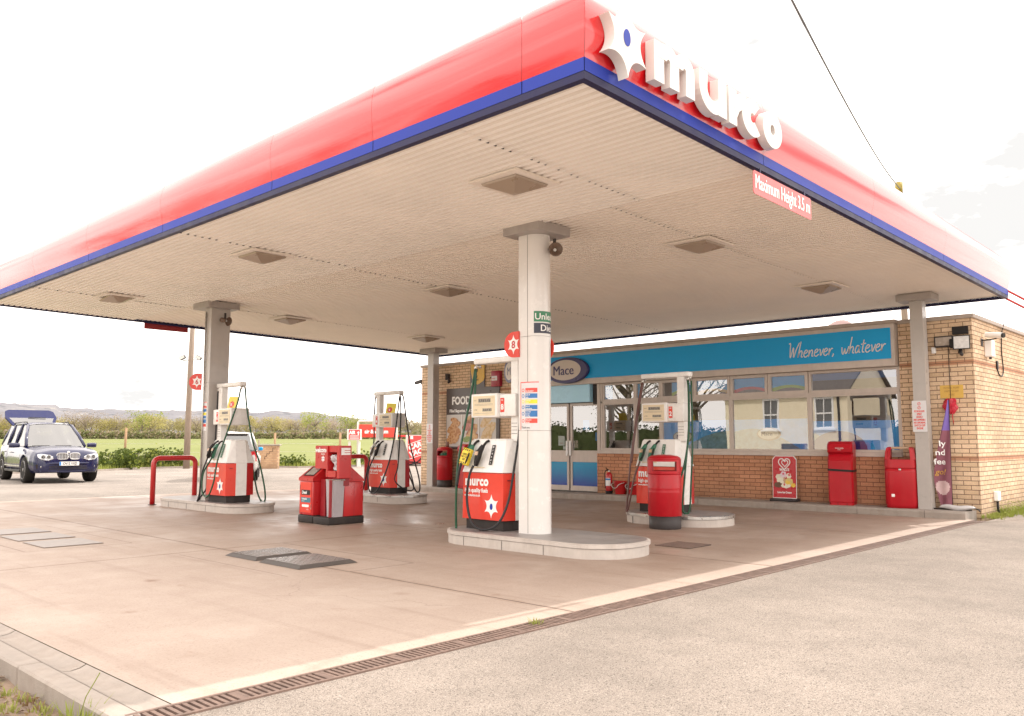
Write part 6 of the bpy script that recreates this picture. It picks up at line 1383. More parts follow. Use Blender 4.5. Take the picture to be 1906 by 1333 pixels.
for xc in (-21.6, -18.6):
    for z0, z1 in ((1.95, 3.62),):
        mb = MB(); w_ = .48
        for a, b_, c_, d_ in ((xc - w_, xc + w_, z0, z0 + .09), (xc - w_, xc + w_, z1 - .09, z1), (xc - w_, xc - w_ + .09, z0 + .09, z1 - .09), (xc + w_ - .09, xc + w_, z0 + .09, z1 - .09), (xc - w_ + .09, xc + w_ - .09, (z0 + z1) / 2 - .04, (z0 + z1) / 2 + .04), (xc - .02, xc + .02, z0 + .09, (z0 + z1) / 2 - .04), (xc - .02, xc + .02, (z0 + z1) / 2 + .04, z1 - .09)): mb.box(a, b_, hy1 - .02, hy1 + .05, c_, d_, M_letter)
        mb.box(xc - w_ - .1, xc + w_ + .1, hy1, hy1 + .14, z0 - .1, z0 - .001, M_letter); wn = mb.build('window', hs, world=True)
        mb = MB(); mb.box(xc - w_ + .02, xc + w_ - .02, hy1 + .005, hy1 + .012, z0 + .02, z1 - .02, mat('house_glass', (.12, .12, .12), .1)); o = mb.build('pane'); o.data.transform(Matrix.Translation(-hs.location)); o.parent = wn
mb = MB(); mb.box(-17.9, -17.8, hy1 + .02, hy1 + .11, 0, he - .2, M_dark); mb.build('drainpipe', hs, world=True)
def at_dir(px, dist):
    d = heading(px); return Vector((d.x * dist, d.y * dist, gz(d.x * dist, d.y * dist)))
# ------------------------------------------------------------------ vehicles
M_carblue = mat('dark_blue_car_paint', (.006, .009, .052), .25, var=.06, coat=.5, rvar=.04, spec=.35)
M_carsilver = mat('silver_car_paint', (.60, .61, .62), .2, metal=.3, var=.04, coat=.8)
M_tyre = mat('tyre_rubber', (.018, .017, .016), .85, var=.15, spec=.15); M_alloy = mat('alloy_wheel', (.36, .35, .36), .25, metal=.8, var=.1)
M_silver = mat('silver_trim', (.50, .50, .50), .4, metal=.4, var=.05)
M_taillens = mat('tail_lamp_red', (.62, .02, .03), .2, var=.1, coat=.5)
def interp(tab, x):
    for (a, *p), (b, *q) in zip(tab, tab[1:]):
        if a <= x <= b: k = (x - a) / (b - a); k = k * k * (3 - 2 * k) if False else k; return [u + (v - u) * k for u, v in zip(p, q)]
    return list(tab[0][1:]) if x < tab[0][0] else list(tab[-1][1:])
def wheel(t, x, y, r, w_, sgn):
    wn = MB(); Mw = frame((x, y, r), (1, 0, 0), (0, 0, 1)) @ Matrix.Rotation(0 if sgn < 0 else pi, 4, 'Y')
    wn.lathe([(r * .70, -w_ / 2), (r * .93, -w_ / 2), (r, -w_ / 2 + .03), (r, w_ / 2 - .03), (r * .93, w_ / 2), (r * .70, w_ / 2)], (0, 0, 0), M_tyre, 32, Mw)
    wo = wn.build('wheel', t)
    m = MB(); m.lathe([(0, -.06), (r * .3, -.05), (r * .68, -.05), (r * .71, w_ / 2 + .005), (r * .66, w_ / 2 + .006), (r * .63, w_ / 2 - .06), (0, w_ / 2 - .07)], (0, 0, 0), M_dark, 32, Mw)
    m.lathe([(r * .62, w_ / 2 - .02), (r * .70, w_ / 2 + .008), (r * .715, w_ / 2 - .0), (r * .70, w_ / 2 - .05)], (0, 0, 0), M_alloy, 32, Mw)
    for k in range(10):
        a = 2 * pi * k / 10 + (.16 if k % 2 else 0); c, s_ = cos(a), sin(a)
        m.loft([[(r * q * c - hw * s_, r * q * s_ + hw * c, z), (r * q * c + hw * s_, r * q * s_ - hw * c, z), (r * q * c + hw * s_, r * q * s_ - hw * c, z - .03), (r * q * c - hw * s_, r * q * s_ + hw * c, z - .03)] for q, hw, z in ((.10, .03, w_ / 2 - .015), (.66, .016, w_ / 2 - .002))], M_alloy, True, True, False, Mw)
    m.lathe([(0, w_ / 2 + .005), (r * .14, w_ / 2), (r * .16, w_ / 2 - .03)], (0, 0, 0), M_alloy, 14, Mw); m.build('rim', wo)
def car_shell(prof, arches, r_arch, nst=56, wmax=.965):
    """lofted lower body.  prof: x -> half width, sill z, belt z (top edge), centre top z"""
    x0, x1 = prof[0][0], prof[-1][0]; R = []
    xs = sorted(set([x0 + (x1 - x0) * k / nst for k in range(nst + 1)] + [p[0] for p in prof]))
    for x in xs:
        hw, zs, zb, zc = interp(prof, x)
        za = zs
        for ax in arches:
            d = abs(x - ax)
            if d < r_arch: za = max(za, .37 + sqrt(max(0, r_arch ** 2 - d ** 2)) )
        L_ = []
        zmid = zs + (zb - zs) * .55; bulge = .03 if any(abs(x - a) < r_arch + .12 for a in arches) else 0
        pts = [(hw * .93, za), (hw * 1.0 + bulge * .6, max(za, zs + (zb - zs) * .25)), (hw * 1.0 + bulge, max(za + .005, zmid)), (hw * .985 + bulge * .3, zs + (zb - zs) * .80), (hw * .94, zb - .015), (hw * .86, zb + .01), (hw * .5, zc - (zc - zb) * .15), (0, zc)]
        half = [(x, y, z) for y, z in pts]; R.append([(x, 0, za if za < .5 else .5)] + [(p[0], -p[1], p[2]) for p in half] + [(p[0], p[1], p[2]) for p in half[-2::-1]])
    return R
def plate(mb, M, s, blue=True, yellow=False):
    mb.prism(rrect(-.26, .26, -.056, .056, .008), 0, .006, M_yellow if yellow else M_letter, M); mb.text(s, .098, frame(M @ Vector((.02, -.034, .006)), M.to_3x3() @ Vector((1, 0, 0)), M.to_3x3() @ Vector((0, 1, 0))), M_black, off=.003, align='CENTER', sx=.80, lift=.001)
    if blue: mb.prism([(-.258, -.052), (-.215, -.052), (-.215, .052), (-.258, .052)], .0062, .0075, mat('plate_blue', (.02, .2, .62), .4), M)
def big_car():
    hd = radians(-5.0); org = Vector((-28.557, 9.191, gz(-28.6, 9.2) + .005))
    t = thing('parked_car', 'dark blue large family car facing the pumps with its tailgate raised', 'car', org, hd)
    AX = (-1.47, 1.47)
    prof = [(-2.40, .70, .52, .84, .86), (-2.36, .82, .42, 1.00, 1.02), (-2.15, .90, .32, 1.08, 1.11), (-1.4, .945, .30, 1.10, 1.13), (0, .93, .30, 1.06, 1.09), (.75, .935, .30, 1.03, 1.07), (1.1, .945, .30, 1.0, 1.075), (1.6, .935, .30, .965, 1.05), (2.0, .90, .30, .92, 1.02), (2.22, .86, .30, .87, .955), (2.33, .80, .30, .82, .89), (2.40, .71, .32, .72, .79), (2.435, .60, .36, .58, .63)]
    mb = MB(); mb.loft(car_shell(prof, AX, .445), M_carblue, True, True, True); body = mb.build('body', t)
    # cabin: pillars and roof as frame, glass set in
    bl = lambda x: (.835, 1.065) ; G = [(-2.25, .80, 1.10), (.98, .835, 1.06)]
    rf = [(-1.98, .60, 1.665), (-1.2, .625, 1.735), (-.4, .63, 1.75), (.15, .62, 1.70)]
    A0, A1 = (.95, .80, 1.055), (.13, .60, 1.695)     # A pillar base/top
    D0, D1 = (-2.28, .78, 1.09), (-2.02, .58, 1.66)
    mb = MB()
    ring = [(x, -y, z_) for x, y, z_ in rf], [(x, -y * .6, z_ + .035) for x, y, z_ in rf], [(x, 0, z_ + .045) for x, y, z_ in rf], [(x, y * .6, z_ + .035) for x, y, z_ in rf], [(x, y, z_) for x, y, z_ in rf]
    mb.loft([list(r) for r in ring], M_carblue, False, False, True)
    mb.loft([[(x, y, z_ - .03) for x, y, z_ in r] for r in ring][::-1], M_dark, False, False, True)
    for s_ in (-1, 1):
        for a, b_, w_ in (((A0[0], s_ * A0[1], A0[2]), (A1[0], s_ * A1[1], A1[2]), .045), ((-.28, s_ * .835, 1.06), (-.38, s_ * .63, 1.73), .04), ((-1.30, s_ * .83, 1.09), (-1.35, s_ * .62, 1.71), .045), ((D0[0], s_ * D0[1], D0[2]), (D1[0], s_ * D1[1], D1[2]), .07)): mb.tube([a, ((a[0] + b_[0]) / 2, (a[1] + b_[1]) / 2 + s_ * .025, (a[2] + b_[2]) / 2), b_], w_, M_carblue, 8)
        mb.tube([(x, s_ * y, z_) for x, y, z_ in [(A1[0], A1[1], A1[2])] + rf[::-1][1:]], .03, M_carblue, 6)
        mb.tube([(-1.9, s_ * .57, 1.71), (-1.8, s_ * .575, 1.785), (-.2, s_ * .585, 1.80), (-.05, s_ * .58, 1.735)], .017, M_black, 6)
    mb.build('roof', t)
    mb = MB(); n = 8
    ws = [[(A0[0] + .16 * (1 - (2 * k / n - 1) ** 2), A0[1] * (2 * k / n - 1), A0[2]) for k in range(n + 1)], [(A1[0] + .08 * (1 - (2 * k / n - 1) ** 2), A1[1] * (2 * k / n - 1), A1[2] + .03 * (1 - (2 * k / n - 1) ** 2)) for k in range(n + 1)]]
    mb.loft(ws, M_carglass, False, False, True); mb.build('windscreen', t)
    for s_ in (-1, 1):
        for (xa, xb, xc, xd) in ((.85, -.24, -.34, .12), (-.33, -1.26, -1.31, -.40), (-1.36, -2.20, -1.98, -1.40)):
            mb = MB(); mb.quad([(xa, s_ * .832, 1.06), (xb, s_ * .832, 1.075), (xc, s_ * .635, 1.70), (xd, s_ * .625, 1.685)], M_carglass); mb.build('side_window', t)
    mb = MB(); mb.box(-1.9, .7, -.74, .74, .52, .60, M_dark)
    for y in (-.38, .38): mb.box(-.35, .15, y - .25, y + .25, .6, .82, M_dark, .05); mb.box(-.50, -.32, y - .25, y + .25, .8, 1.42, M_dark, .05); mb.box(-.47, -.37, y - .13, y + .13, 1.43, 1.6, M_dark, .03)
    mb.box(-1.5, -1.35, -.65, .65, .8, 1.38, M_dark, .05); mb.box(.55, 1.0, -.72, .72, .85, 1.06, M_dark, .04); mb.tube([(.42, .38 + .17 * cos(a), .98 + .17 * sin(a)) for a in [2 * pi * k / 16 for k in range(17)]], .015, M_black, 6); mb.build('interior', t)
    for x in AX:
        for s_ in (-1, 1): wheel(t, x, s_ * .83, .375, .26, s_)
    mb = MB()
    for x in AX: mb.box(x - .43, x + .43, -.80, .80, .33, .78, M_black)
    mb.box(-1.0, 1.0, -.85, .85, .28, .34, M_black); mb.build('underbody', t)
    # face: kidney grilles, lamps, intakes, bumper lines
    def fx(y, z_):   # approximate nose surface
        best = 2.42
        for x in [2.45 - .01 * k for k in range(120)]:
            hw, zs, zb, zc = interp(prof, x)
            if hw >= abs(y) and zc - (zc - zb) * (abs(y) / max(hw, .01)) ** 2 >= z_: return x
        return best
    nose = lambda y, z_, o=.0: (fx(y, z_) + o, y, z_)
    for s_ in (-1, 1):
        mb = MB(); oc = [(s_ * (.165 + .145 * cos(a)), .775 + .085 * sin(a) * (1 if sin(a) > 0 else 1.0)) for a in [2 * pi * k / 28 for k in range(28)]]
        sq_ = [(s_ * .165 + math.copysign(min(1, abs(cos(a)) ** .6), cos(a)) * .142, .775 + math.copysign(min(1, abs(sin(a)) ** .6), sin(a)) * .088) for a in [2 * pi * k / 32 for k in range(32)]]
        mb.tube([(2.455 - .22 * abs(y) + (.775 - z_) * .18, y, z_) for y, z_ in sq_ + sq_[:1]], .014, M_silver, 6)
        mb.add([(2.440 - .22 * abs(y) + (.775 - z_) * .18, y, z_) for y, z_ in sq_], [tuple(range(32))], M_void)
        for k in range(7):
            y = s_ * .165 + (k - 3) * .037; hgt = .088 * (1 - abs((k - 3) / 3.9) ** 3.3) ** .3 * .93
            mb.box(-.012, .012, -.0085, .0085, -hgt, hgt, M_silver, M=Matrix.Translation((2.452 - .22 * abs(y), y, .775)) @ Matrix.Rotation(radians(-10), 4, 'Y'))
        mb.build('grille', t)
        # headlamp: clear cover over silver bowls
        lamp = [(.40, .70), (.52, .66), (.70, .68), (.79, .76), (.80, .83), (.70, .845), (.50, .81), (.41, .765)]
        mb = MB(); hx = lambda y: 2.47 - .50 * abs(y) ** 2.2
        mb.add([(fx(y * .97, z_ - .02) + .02, s_ * y, z_) for y, z_ in lamp], [tuple(range(8))], mat('headlamp_silver', (.66, .68, .72), .12, metal=.3, var=.15, scale=14, coat=1), False); hl = mb.build('headlamp', t)
        mb = MB()
        for yy, r_ in ((.52, .055), (.66, .06)):
            mb.tube([(fx(yy, .73) + .035, s_ * (yy + r_ * cos(a)), .755 + r_ * sin(a)) for a in [2 * pi * k / 18 for k in range(19)]], .009, M_silver, 6); mb.lathe([(0, .0), (r_ * .8, .0)], (0, 0, 0), M_silver, 16, frame((fx(yy, .73) + .034, s_ * yy, .755), (0, 1, 0), (0, 0, 1)))
        mb.build('lamp_bowl', hl)
        mb = MB(); fo = [(.58, .385), (.80, .42), (.83, .53), (.74, .56), (.58, .50)]
        mb.add([(2.47 - .20 * y * y, s_ * y, z_) for y, z_ in fo], [tuple(range(5))], M_void); mb.lathe([(0, .018), (.045, .014), (.055, .0)], (0, 0, 0), M_alloy, 18, frame((2.47 - .20 * .45 + .01, s_ * .67, .475), (1, 0, 0) if False else (0, 1, 0), (0, 0, 1))); mb.build('fog_lamp', t)
        mb = MB(); R = []
        for k in range(7):
            u = k / 6; R.append([(.72 + .06 * cos(a) * (1 - .5 * u) - .03 * u, s_ * (.93 + .27 * u), 1.085 + .075 * sin(a) * (1 - .25 * abs(u - .6))) for a in [2 * pi * i / 12 for i in range(12)]])
        mb.loft(R, M_carblue, True, True, True); mb.build('wing_mirror', t)
        mb = MB(); mb.box(-.42, -.20, s_ * .955 - .012, s_ * .955 + .012, .86, .89, M_carblue, .008); mb.box(-1.22, -1.0, s_ * .955 - .012, s_ * .955 + .012, .88, .91, M_carblue, .008); mb.build('door_handle', t)
        mb = MB(); mb.box(-1.02, 1.02, s_ * .945 - .02, s_ * .945 + .02, .30, .37, M_black, .01); mb.box(-1.0, 1.0, s_ * .965 - .006, s_ * .965 + .006, .47, .495, M_steel, .003); mb.build('side_trim', t)
    mb = MB(); lo = [(-.50, .37), (.50, .37), (.55, .45), (.50, .53), (-.50, .53), (-.55, .45)]; mb.add([(2.478 - .18 * y * y, y, z_) for y, z_ in lo], [tuple(range(6))], M_void)
    for zz in (.41, .45, .49): mb.tube([(2.484 - .18 * y * y, y, zz) for y in (-.5, -.25, 0, .25, .5)], .006, M_dark, 5)
    mb.build('air_intake', t)
    mb = MB(); mb.tube([(2.465 - .17 * y * y, y, .575 - .012 * abs(y)) for y in [-.7 + 1.4 * k / 12 for k in range(13)]], [.02 + .02 * (1 - abs(-1 + 2 * k / 12)) for k in range(13)], M_carblue, 8); mb.tube([(2.44 - .17 * y * y, y, .335 + .03 * abs(y)) for y in [-.72 + 1.44 * k / 12 for k in range(13)]], .035, M_carblue, 8); mb.build('front_bumper', t)
    mb = MB(); plate(mb, frame((2.515, 0, .565), (0, 1, 0), (-.05, 0, 1)), 'OV12 VXD'); mb.build('number_plate', t)
    mb = MB(); mb.lathe([(0, .012), (.036, .008), (.04, 0)], (0, 0, 0), M_chrome, 18, frame((2.385, 0, .885), (0, 1, 0), (-.5, 0, 1))); mb.build('badge', t)
    mb = MB()
    for y0 in (.38, -.22): mb.tube([(1.06 + .09 * (1 - (y / .8) ** 2) , y, 1.07) for y in (y0, y0 - .2, y0 - .45)], .010, M_black, 5)
    mb.build('wiper', t)
    # raised tailgate
    M_tailpaint = mat('tailgate_navy', (.010, .014, .07), .55, var=.08, spec=.2)
    Mt = Matrix.Translation((-1.98, 0, 1.70)) @ Matrix.Rotation(radians(33), 4, 'Y')
    mb = MB(); tg = [(-.98, -.60), (-.88, -.72), (-.50, -.76), (.0, -.60), (.0, .60), (-.50, .76), (-.88, .72), (-.98, .60)]
    mb.prism([(x, y) for x, y in tg[::-1]], -.035, .02, M_tailpaint, Mt); mb.box(-.02, .10, -.58, .58, -.01, .035, M_carblue, .012, M=Mt); mb.tube([(-.46, -.1, .05), (-.44, .42, .05)], .012, M_black, 5, Mt); tgo = mb.build('tailgate', t)
    mb = MB(); mb.prism([(-.06, .52), (-.46, .66), (-.46, -.66), (-.06, -.52)], .021, .026, M_carglass, Mt); mb.prism([(-.58, .60), (-.92, .56), (-.92, -.56), (-.58, -.60)], -.045, -.036, M_cream, Mt); mb.build('tailgate_glass', tgo)
    return t
big_car()
def hatch():
    z = gz(-23.4, 13.0) + .012
    _d = heading(430); hd = atan2(_d.y, _d.x) - radians(3); t = thing('parked_car', 'silver hatchback seen from behind, parked beyond the pump marked 6', 'car', at_dir(438, 28.8), hd)
    AX = (-1.25, 1.30); prof = [(-2.02, .62, .42, .62, .64), (-1.98, .74, .32, .78, .80), (-1.9, .80, .28, .90, .92), (-1.5, .835, .26, .94, .96), (0, .84, .26, .91, .93), (.8, .84, .26, .89, .94), (1.4, .82, .26, .82, .91), (1.8, .74, .28, .70, .78), (2.0, .60, .32, .55, .60)]
    mb = MB(); mb.loft(car_shell(prof, AX, .36), M_carsilver, True, True, True); mb.build('body', t)
    mb = MB(); rf = [(-1.62, .56, 1.42), (-.8, .585, 1.47), (-.1, .58, 1.46), (.3, .56, 1.41)]
    mb.loft([[(x, y * k, z_ + .04 * (1 - abs(k))) for x, y, z_ in rf] for k in (-1, -.5, 0, .5, 1)], M_carsilver, False, False, True); mb.loft([[(x, y * k, z_ - .03) for x, y, z_ in rf] for k in (1, 0, -1)], M_dark, False, False, True)
    for s_ in (-1, 1):
        for a, b_ in (((.98, s_ * .74, .92), (.3, s_ * .56, 1.42)), ((-.2, s_ * .78, .93), (-.25, s_ * .58, 1.46)), ((-1.93, s_ * .74, .92), (-1.62, s_ * .56, 1.42))): mb.tube([a, b_], .05, M_carsilver, 7)
        mb.tube([(x, s_ * y, z_) for x, y, z_ in rf], .03, M_carsilver, 6)
    mb.box(-1.72, -1.58, -.50, .50, 1.425, 1.46, M_carsilver, .01); mb.build('roof', t)
    mb = MB(); mb.quad([(-1.945, -.70, .95), (-1.945, .70, .95), (-1.66, .53, 1.41), (-1.66, -.53, 1.41)], M_carglass); mb.tube([(-1.95, -.70, .94), (-1.95, .70, .94)], .012, M_black, 5); mb.tube([(-1.655, -.54, 1.42), (-1.655, .54, 1.42)], .016, M_black, 5); mb.build('rear_window', t)
    mb = MB(); mb.quad([(1.0, -.72, .93), (1.0, .72, .93), (.31, .54, 1.41), (.31, -.54, 1.41)], M_carglass); mb.build('windscreen', t)
    for s_ in (-1, 1):
        for xa, xb, xc, xd in ((.90, -.17, -.22, .27), (-.23, -1.86, -1.60, -.28)): mb = MB(); mb.quad([(xa, s_ * .775, .935), (xb, s_ * .775, .945), (xc, s_ * .585, 1.44), (xd, s_ * .58, 1.42)], M_carglass); mb.build('side_window', t)
        mb = MB(); mb.loft([[(-2.0, s_ * .62, .62), (-1.93, s_ * .80, .60), (-1.90, s_ * .80, .60), (-1.95, s_ * .60, .62)], [(-1.985, s_ * .66, .90), (-1.90, s_ * .815, .92), (-1.85, s_ * .79, .92), (-1.93, s_ * .64, .90)]], M_taillens); mb.build('tail_lamp', t)
        mb = MB(); mb.box(.62, .76, s_ * .86 - .08, s_ * .86 + .08, .90, 1.02, M_signblue if s_ < 0 else M_carsilver, .03); mb.build('wing_mirror', t)
    mb = MB(); mb.loft([[(-2.02, y, .30), (-2.03, y, .50), (-1.97, y, .56), (-1.9, y, .34)] for y in (-.72, 0, .72)], M_dark, True, True); mb.build('rear_bumper', t)
    mb = MB(); plate(mb, frame((-2.005, 0, .68), (0, -1, 0), (.08, 0, 1)), 'KX08 LFU' if False else '', True, True); mb.build('number_plate', t)
    mb = MB(); mb.box(-1.6, .6, -.65, .65, .45, .55, M_dark); mb.box(-1.2, -1.05, -.6, .6, .55, 1.15, M_dark, .04); mb.box(-.35, -.2, -.6, -.12, .55, 1.2, M_dark, .04); mb.box(-.35, -.2, .12, .6, .55, 1.2, M_dark, .04); mb.build('interior', t)
    for x in AX:
        for s_ in (-1, 1): wheel(t, x, s_ * .74, .31, .19, s_)
    mb = MB()
    for x in AX: mb.box(x - .34, x + .34, -.70, .70, .30, .65, M_black)
    mb.build('underbody', t)
hatch()

# ------------------------------------------------------------------ poles, posts, signs beyond the forecourt
p = at_dir(354.5, 40.3)
t = thing('utility_pole', 'tall weathered wooden pole with twin floodlights beside the tarmac', 'pole', p)
mb = MB(); mb.tube([(0, 0, -.3), (.01, 0, 2.2), (.03, .0, 4.0), (.07, .03, 7.6)], [.145, .13, .118, .10], M_wood, 14); mb.build('post', t)
rr = _r
mb = MB(); mb.tube([tuple(rr * -.35 + Vector((.03, 0, 4.82))), tuple(rr * .35 + Vector((.03, 0, 4.86)))], .018, M_steel, 6); br = mb.build('crossarm', t)
for s_ in (-1, 1):
    mb = MB(); q = rr * (s_ * .36) + Vector((.03, 0, 4.94)); Mf = Matrix.Translation(q) @ Matrix.Rotation(atan2(rr.y, rr.x), 4, 'Z') @ Matrix.Rotation(radians(28 * s_), 4, 'Y')
    mb.box(-.13, .13, -.08, .06, -.075, .075, M_dark, .015, M=Mf); mb.box(-.11, .11, -.086, -.081, -.055, .055, M_steel, M=Mf); mb.build('floodlight', br)
mb = MB(); mb.box(-.03, .03, -.03, .03, -.05, .05, M_letter, M=Matrix.Translation(rr * -.27 + Vector((.03, 0, 4.64)))); mb.build('sensor', br)
for px, dist, zt, tilt, r_, lab in ((240, 42.5, 1.80, .06, .06, 'tall leaning fence post standing above the dark shrub at the field edge'), (516, 43.5, 1.60, 0, .06, 'grey fence post behind the broken brick pier'), (636, 43.0, 1.62, 0.01, .06, 'thin brown fence post just above the red service unit')):
    p = at_dir(px, dist); mb = MB(); mb.tube([(0, 0, -.2), (tilt * .5, .0, zt * .6), (tilt, 0, zt)], [r_, r_ * .95, r_ * .9], M_woodpost, 8); mb.lathe([(0, 0), (r_ * .9, 0), (r_ * .5, .03)], (tilt, 0, zt - .002), M_woodpost, 8)
    o = mb.build('fence_post'); o.location = p; tag(o, lab, 'post', group='fence posts at the field edge')
# wire strands between posts
mb = MB(); a, b = at_dir(150, 41), at_dir(640, 43)
for h_ in (.7, 1.1): mb.tube([a + Vector((0, 0, h_)), at_dir(240, 42.5) + Vector((0, 0, h_)), at_dir(420, 43.2) + Vector((0, 0, h_ - .03)), at_dir(516, 43.5) + Vector((0, 0, h_)), b + Vector((0, 0, h_))], .006, M_steel, 4)
o = mb.build('fence_wire', loc=a); tag(o, 'thin wire strands strung between the field edge fence posts', 'fence')
# brick pier with stepped crack
p = at_dir(506, 39.2); yaw = atan2(_r.y, _r.x); t = thing('brick_pier', 'low stub of brick wall with a stepped crack and a flat cap', 'wall', p, yaw)
M_pier = brick_mat('pier_brick', (.52, .33, .19), (.42, .25, .14), (.30, .2, .13), red=False)
mb = MB(); mb.box(-.40, .42, -.16, .16, -.2, 1.02, M_pier); b = mb.build('stub_wall', t)
mb = MB(); mb.box(-.46, .50, -.20, .20, 1.021, 1.075, M_kerb, .01); mb.build('cap', t)
mb = MB(); pts = [(.34, .92), (.20, .92), (.20, .76), (.06, .76), (.06, .66), (-.06, .66), (-.06, .54), (-.14, .54), (-.14, .42)]
mb.tube([(x, -.163, z_) for x, z_ in pts], .012, M_void, 4); mb.build('crack', b)
mb = MB(); mb.tube([(-.43, -.1, .2), (-.44, -.1, 1.26)], .035, M_wood, 6); mb.build('side_post', t)
# AIR machine on two legs
p = at_dir(663, 41.0); t = thing('air_machine', 'red AIR machine box on two white legs', 'air machine', p, yaw)
M_signred = mat('sign_red', (.66, .05, .05), .35, var=.05)
mb = MB(); mb.box(-.33, .30, -.2, .2, 1.26, 1.78, M_sign, .02); b = mb.build('cabinet', t)
mb = MB(); mb.box(-.25, .285, -.206, -.201, 1.30, 1.765, M_signred); M = front(-.24, -.2065, 1.31)
mb.text('AIR', .22, frame(M @ Vector((.02, .24, 0)), (1, 0, 0), (0, 0, 1)), M_letter, off=.010, sx=.82)
mb.prism([(.42, .20), (.47, .20), (.47, .30), (.51, .30), (.445, .38), (.38, .30), (.42, .30)][::-1], .0, .003, M_letter, M)
for v in (.03, .09, .15): mb.prism([(.04, v), (.48, v), (.48, v + .022), (.04, v + .022)], 0, .002, M_letter, M)
mb.build('front_label', b)
for x in (-.24, .22): mb = MB(); mb.loft([[(x - .09, -.09, -.1), (x + .09, -.09, -.1), (x + .09, .09, -.1), (x - .09, .09, -.1)], [(x - .055, -.06, .35), (x + .055, -.06, .35), (x + .055, .06, .35), (x - .055, .06, .35)], [(x - .05, -.05, 1.2), (x + .05, -.05, 1.2), (x + .05, .05, 1.2), (x - .05, .05, 1.2)]], M_sign); mb.build('leg', t)
# air & vacuum sign on its frame
p = at_dir(705, 41.5); t = thing('air_vacuum_sign', 'wide orange red sign on white posts partly hidden by the farthest pump', 'sign', p, yaw)
mb = MB(); mb.tube([(-.95, 0, -.1), (-.95, 0, 2.14), (-.90, 0, 2.20), (.87, 0, 2.20), (.92, 0, 2.14), (.92, 0, -.1)], .05, M_sign, 8); mb.build('post_frame', t)
mb = MB(); mb.box(-.90, .88, -.03, .03, 1.40, 2.02, M_redfront, .01); b = mb.build('panel', t)
mb = MB(); mb.text('air & vacuum', .25, front(-.62, -.032, 1.60), M_letter, off=.010, sx=.86); mb.build('lettering', b)
# car vacuum cabinet
p = at_dir(775, 42.6); t = thing('vacuum_machine', 'red car vacuum cabinet with white slanted lettering beside the shop corner', 'vacuum machine', p, yaw - .15)
mb = MB(); mb.box(-.42, .62, -.30, .30, .06, 1.52, M_sign, .015); b = mb.build('cabinet', t)
mb = MB(); mb.box(-.30, .60, -.308, -.302, .10, 1.50, M_signred); M = front(-.28, -.309, .1)
sl = Vector((.94, 0, .33)).normalized(); upv = Vector((-.12, 0, 1))
mb.text('CAR', .34, frame(M @ Vector((.05, .66, .001)), sl, Vector((-sl.z, 0, sl.x))), M_letter, off=.016, shear=.15); mb.text('VAC', .34, frame(M @ Vector((.10, .34, .001)), sl, Vector((-sl.z, 0, sl.x))), M_letter, off=.016, shear=.15)
for v in (.20, .94): mb.prism([(.0, v), (.88, v + .30), (.88, v + .33), (.0, v + .03)], 0, .002, M_letter, M)
mb.prism([(.10, 1.22), (.24, 1.22), (.24, 1.37), (.10, 1.37)], 0, .002, M_letter, M); mb.build('front_label', b)
mb = MB(); mb.tube([(-.75, 0, 0), (-.75, 0, 1.42)], .07, M_sign, 8); mb.build('post', t); mb = MB(); mb.box(-.92, -.28, -.25, .25, 1.43, 1.52, M_signred, .01); mb.build('top_cap', t)
mb = MB(); mb.tube(catmull([(.5, -.32, .5), (.2, -.5, .18), (-.3, -.6, .06), (-.6, -.45, .1), (-.2, -.42, .2), (.4, -.45, .12)], 6), .035, M_black, 7); mb.build('hose', t)
# overhead line and the poles behind the shop
pw0, pw1 = Vector((-3.6, 8.0, 5.85)), Vector((-8.2, 24.3, 6.35))
p = Vector((-13.2, 40, 0)); mb = MB()
mb.tube([(0, 0, 0), (0, 0, 8), (.02, 0, 12.75)], [.16, .14, .12], M_wood, 10); t = thing('telegraph_pole', 'telegraph pole behind the shop, its yellowish top showing above the canopy', 'pole', p); mb.build('post', t)
mb = MB(); mb.tube([(0, 0, 12.75), (.02, 0, 13.25)], .17, mat('pole_cap_yellow', (.30, .22, .03), .6, var=.3), 10); mb.build('cap', t)
mb = MB(); mb.box(-.7, .7, -.05, .05, 11.6, 11.7, M_wood); mb.build('crossarm', t)
c0, c1, ct, cd = Vector((-2.997, 6.31, 5.262)), Vector((-13.124, 40.0, 12.938)), 0.1769, Vector((-0.059, -0.012, -0.028))
pts = [c0.lerp(c1, k / 30) + cd * ((k / 30) * (1 - k / 30) / (ct * (1 - ct))) for k in range(31)]; mb = MB()
mb.tube(pts, [.012 + .012 * k / 30 for k in range(31)], M_black, 5); tag(mb.build('overhead_cable', loc=tuple(pts[0])), 'black overhead cable slanting down the sky to the telegraph pole', 'cable')

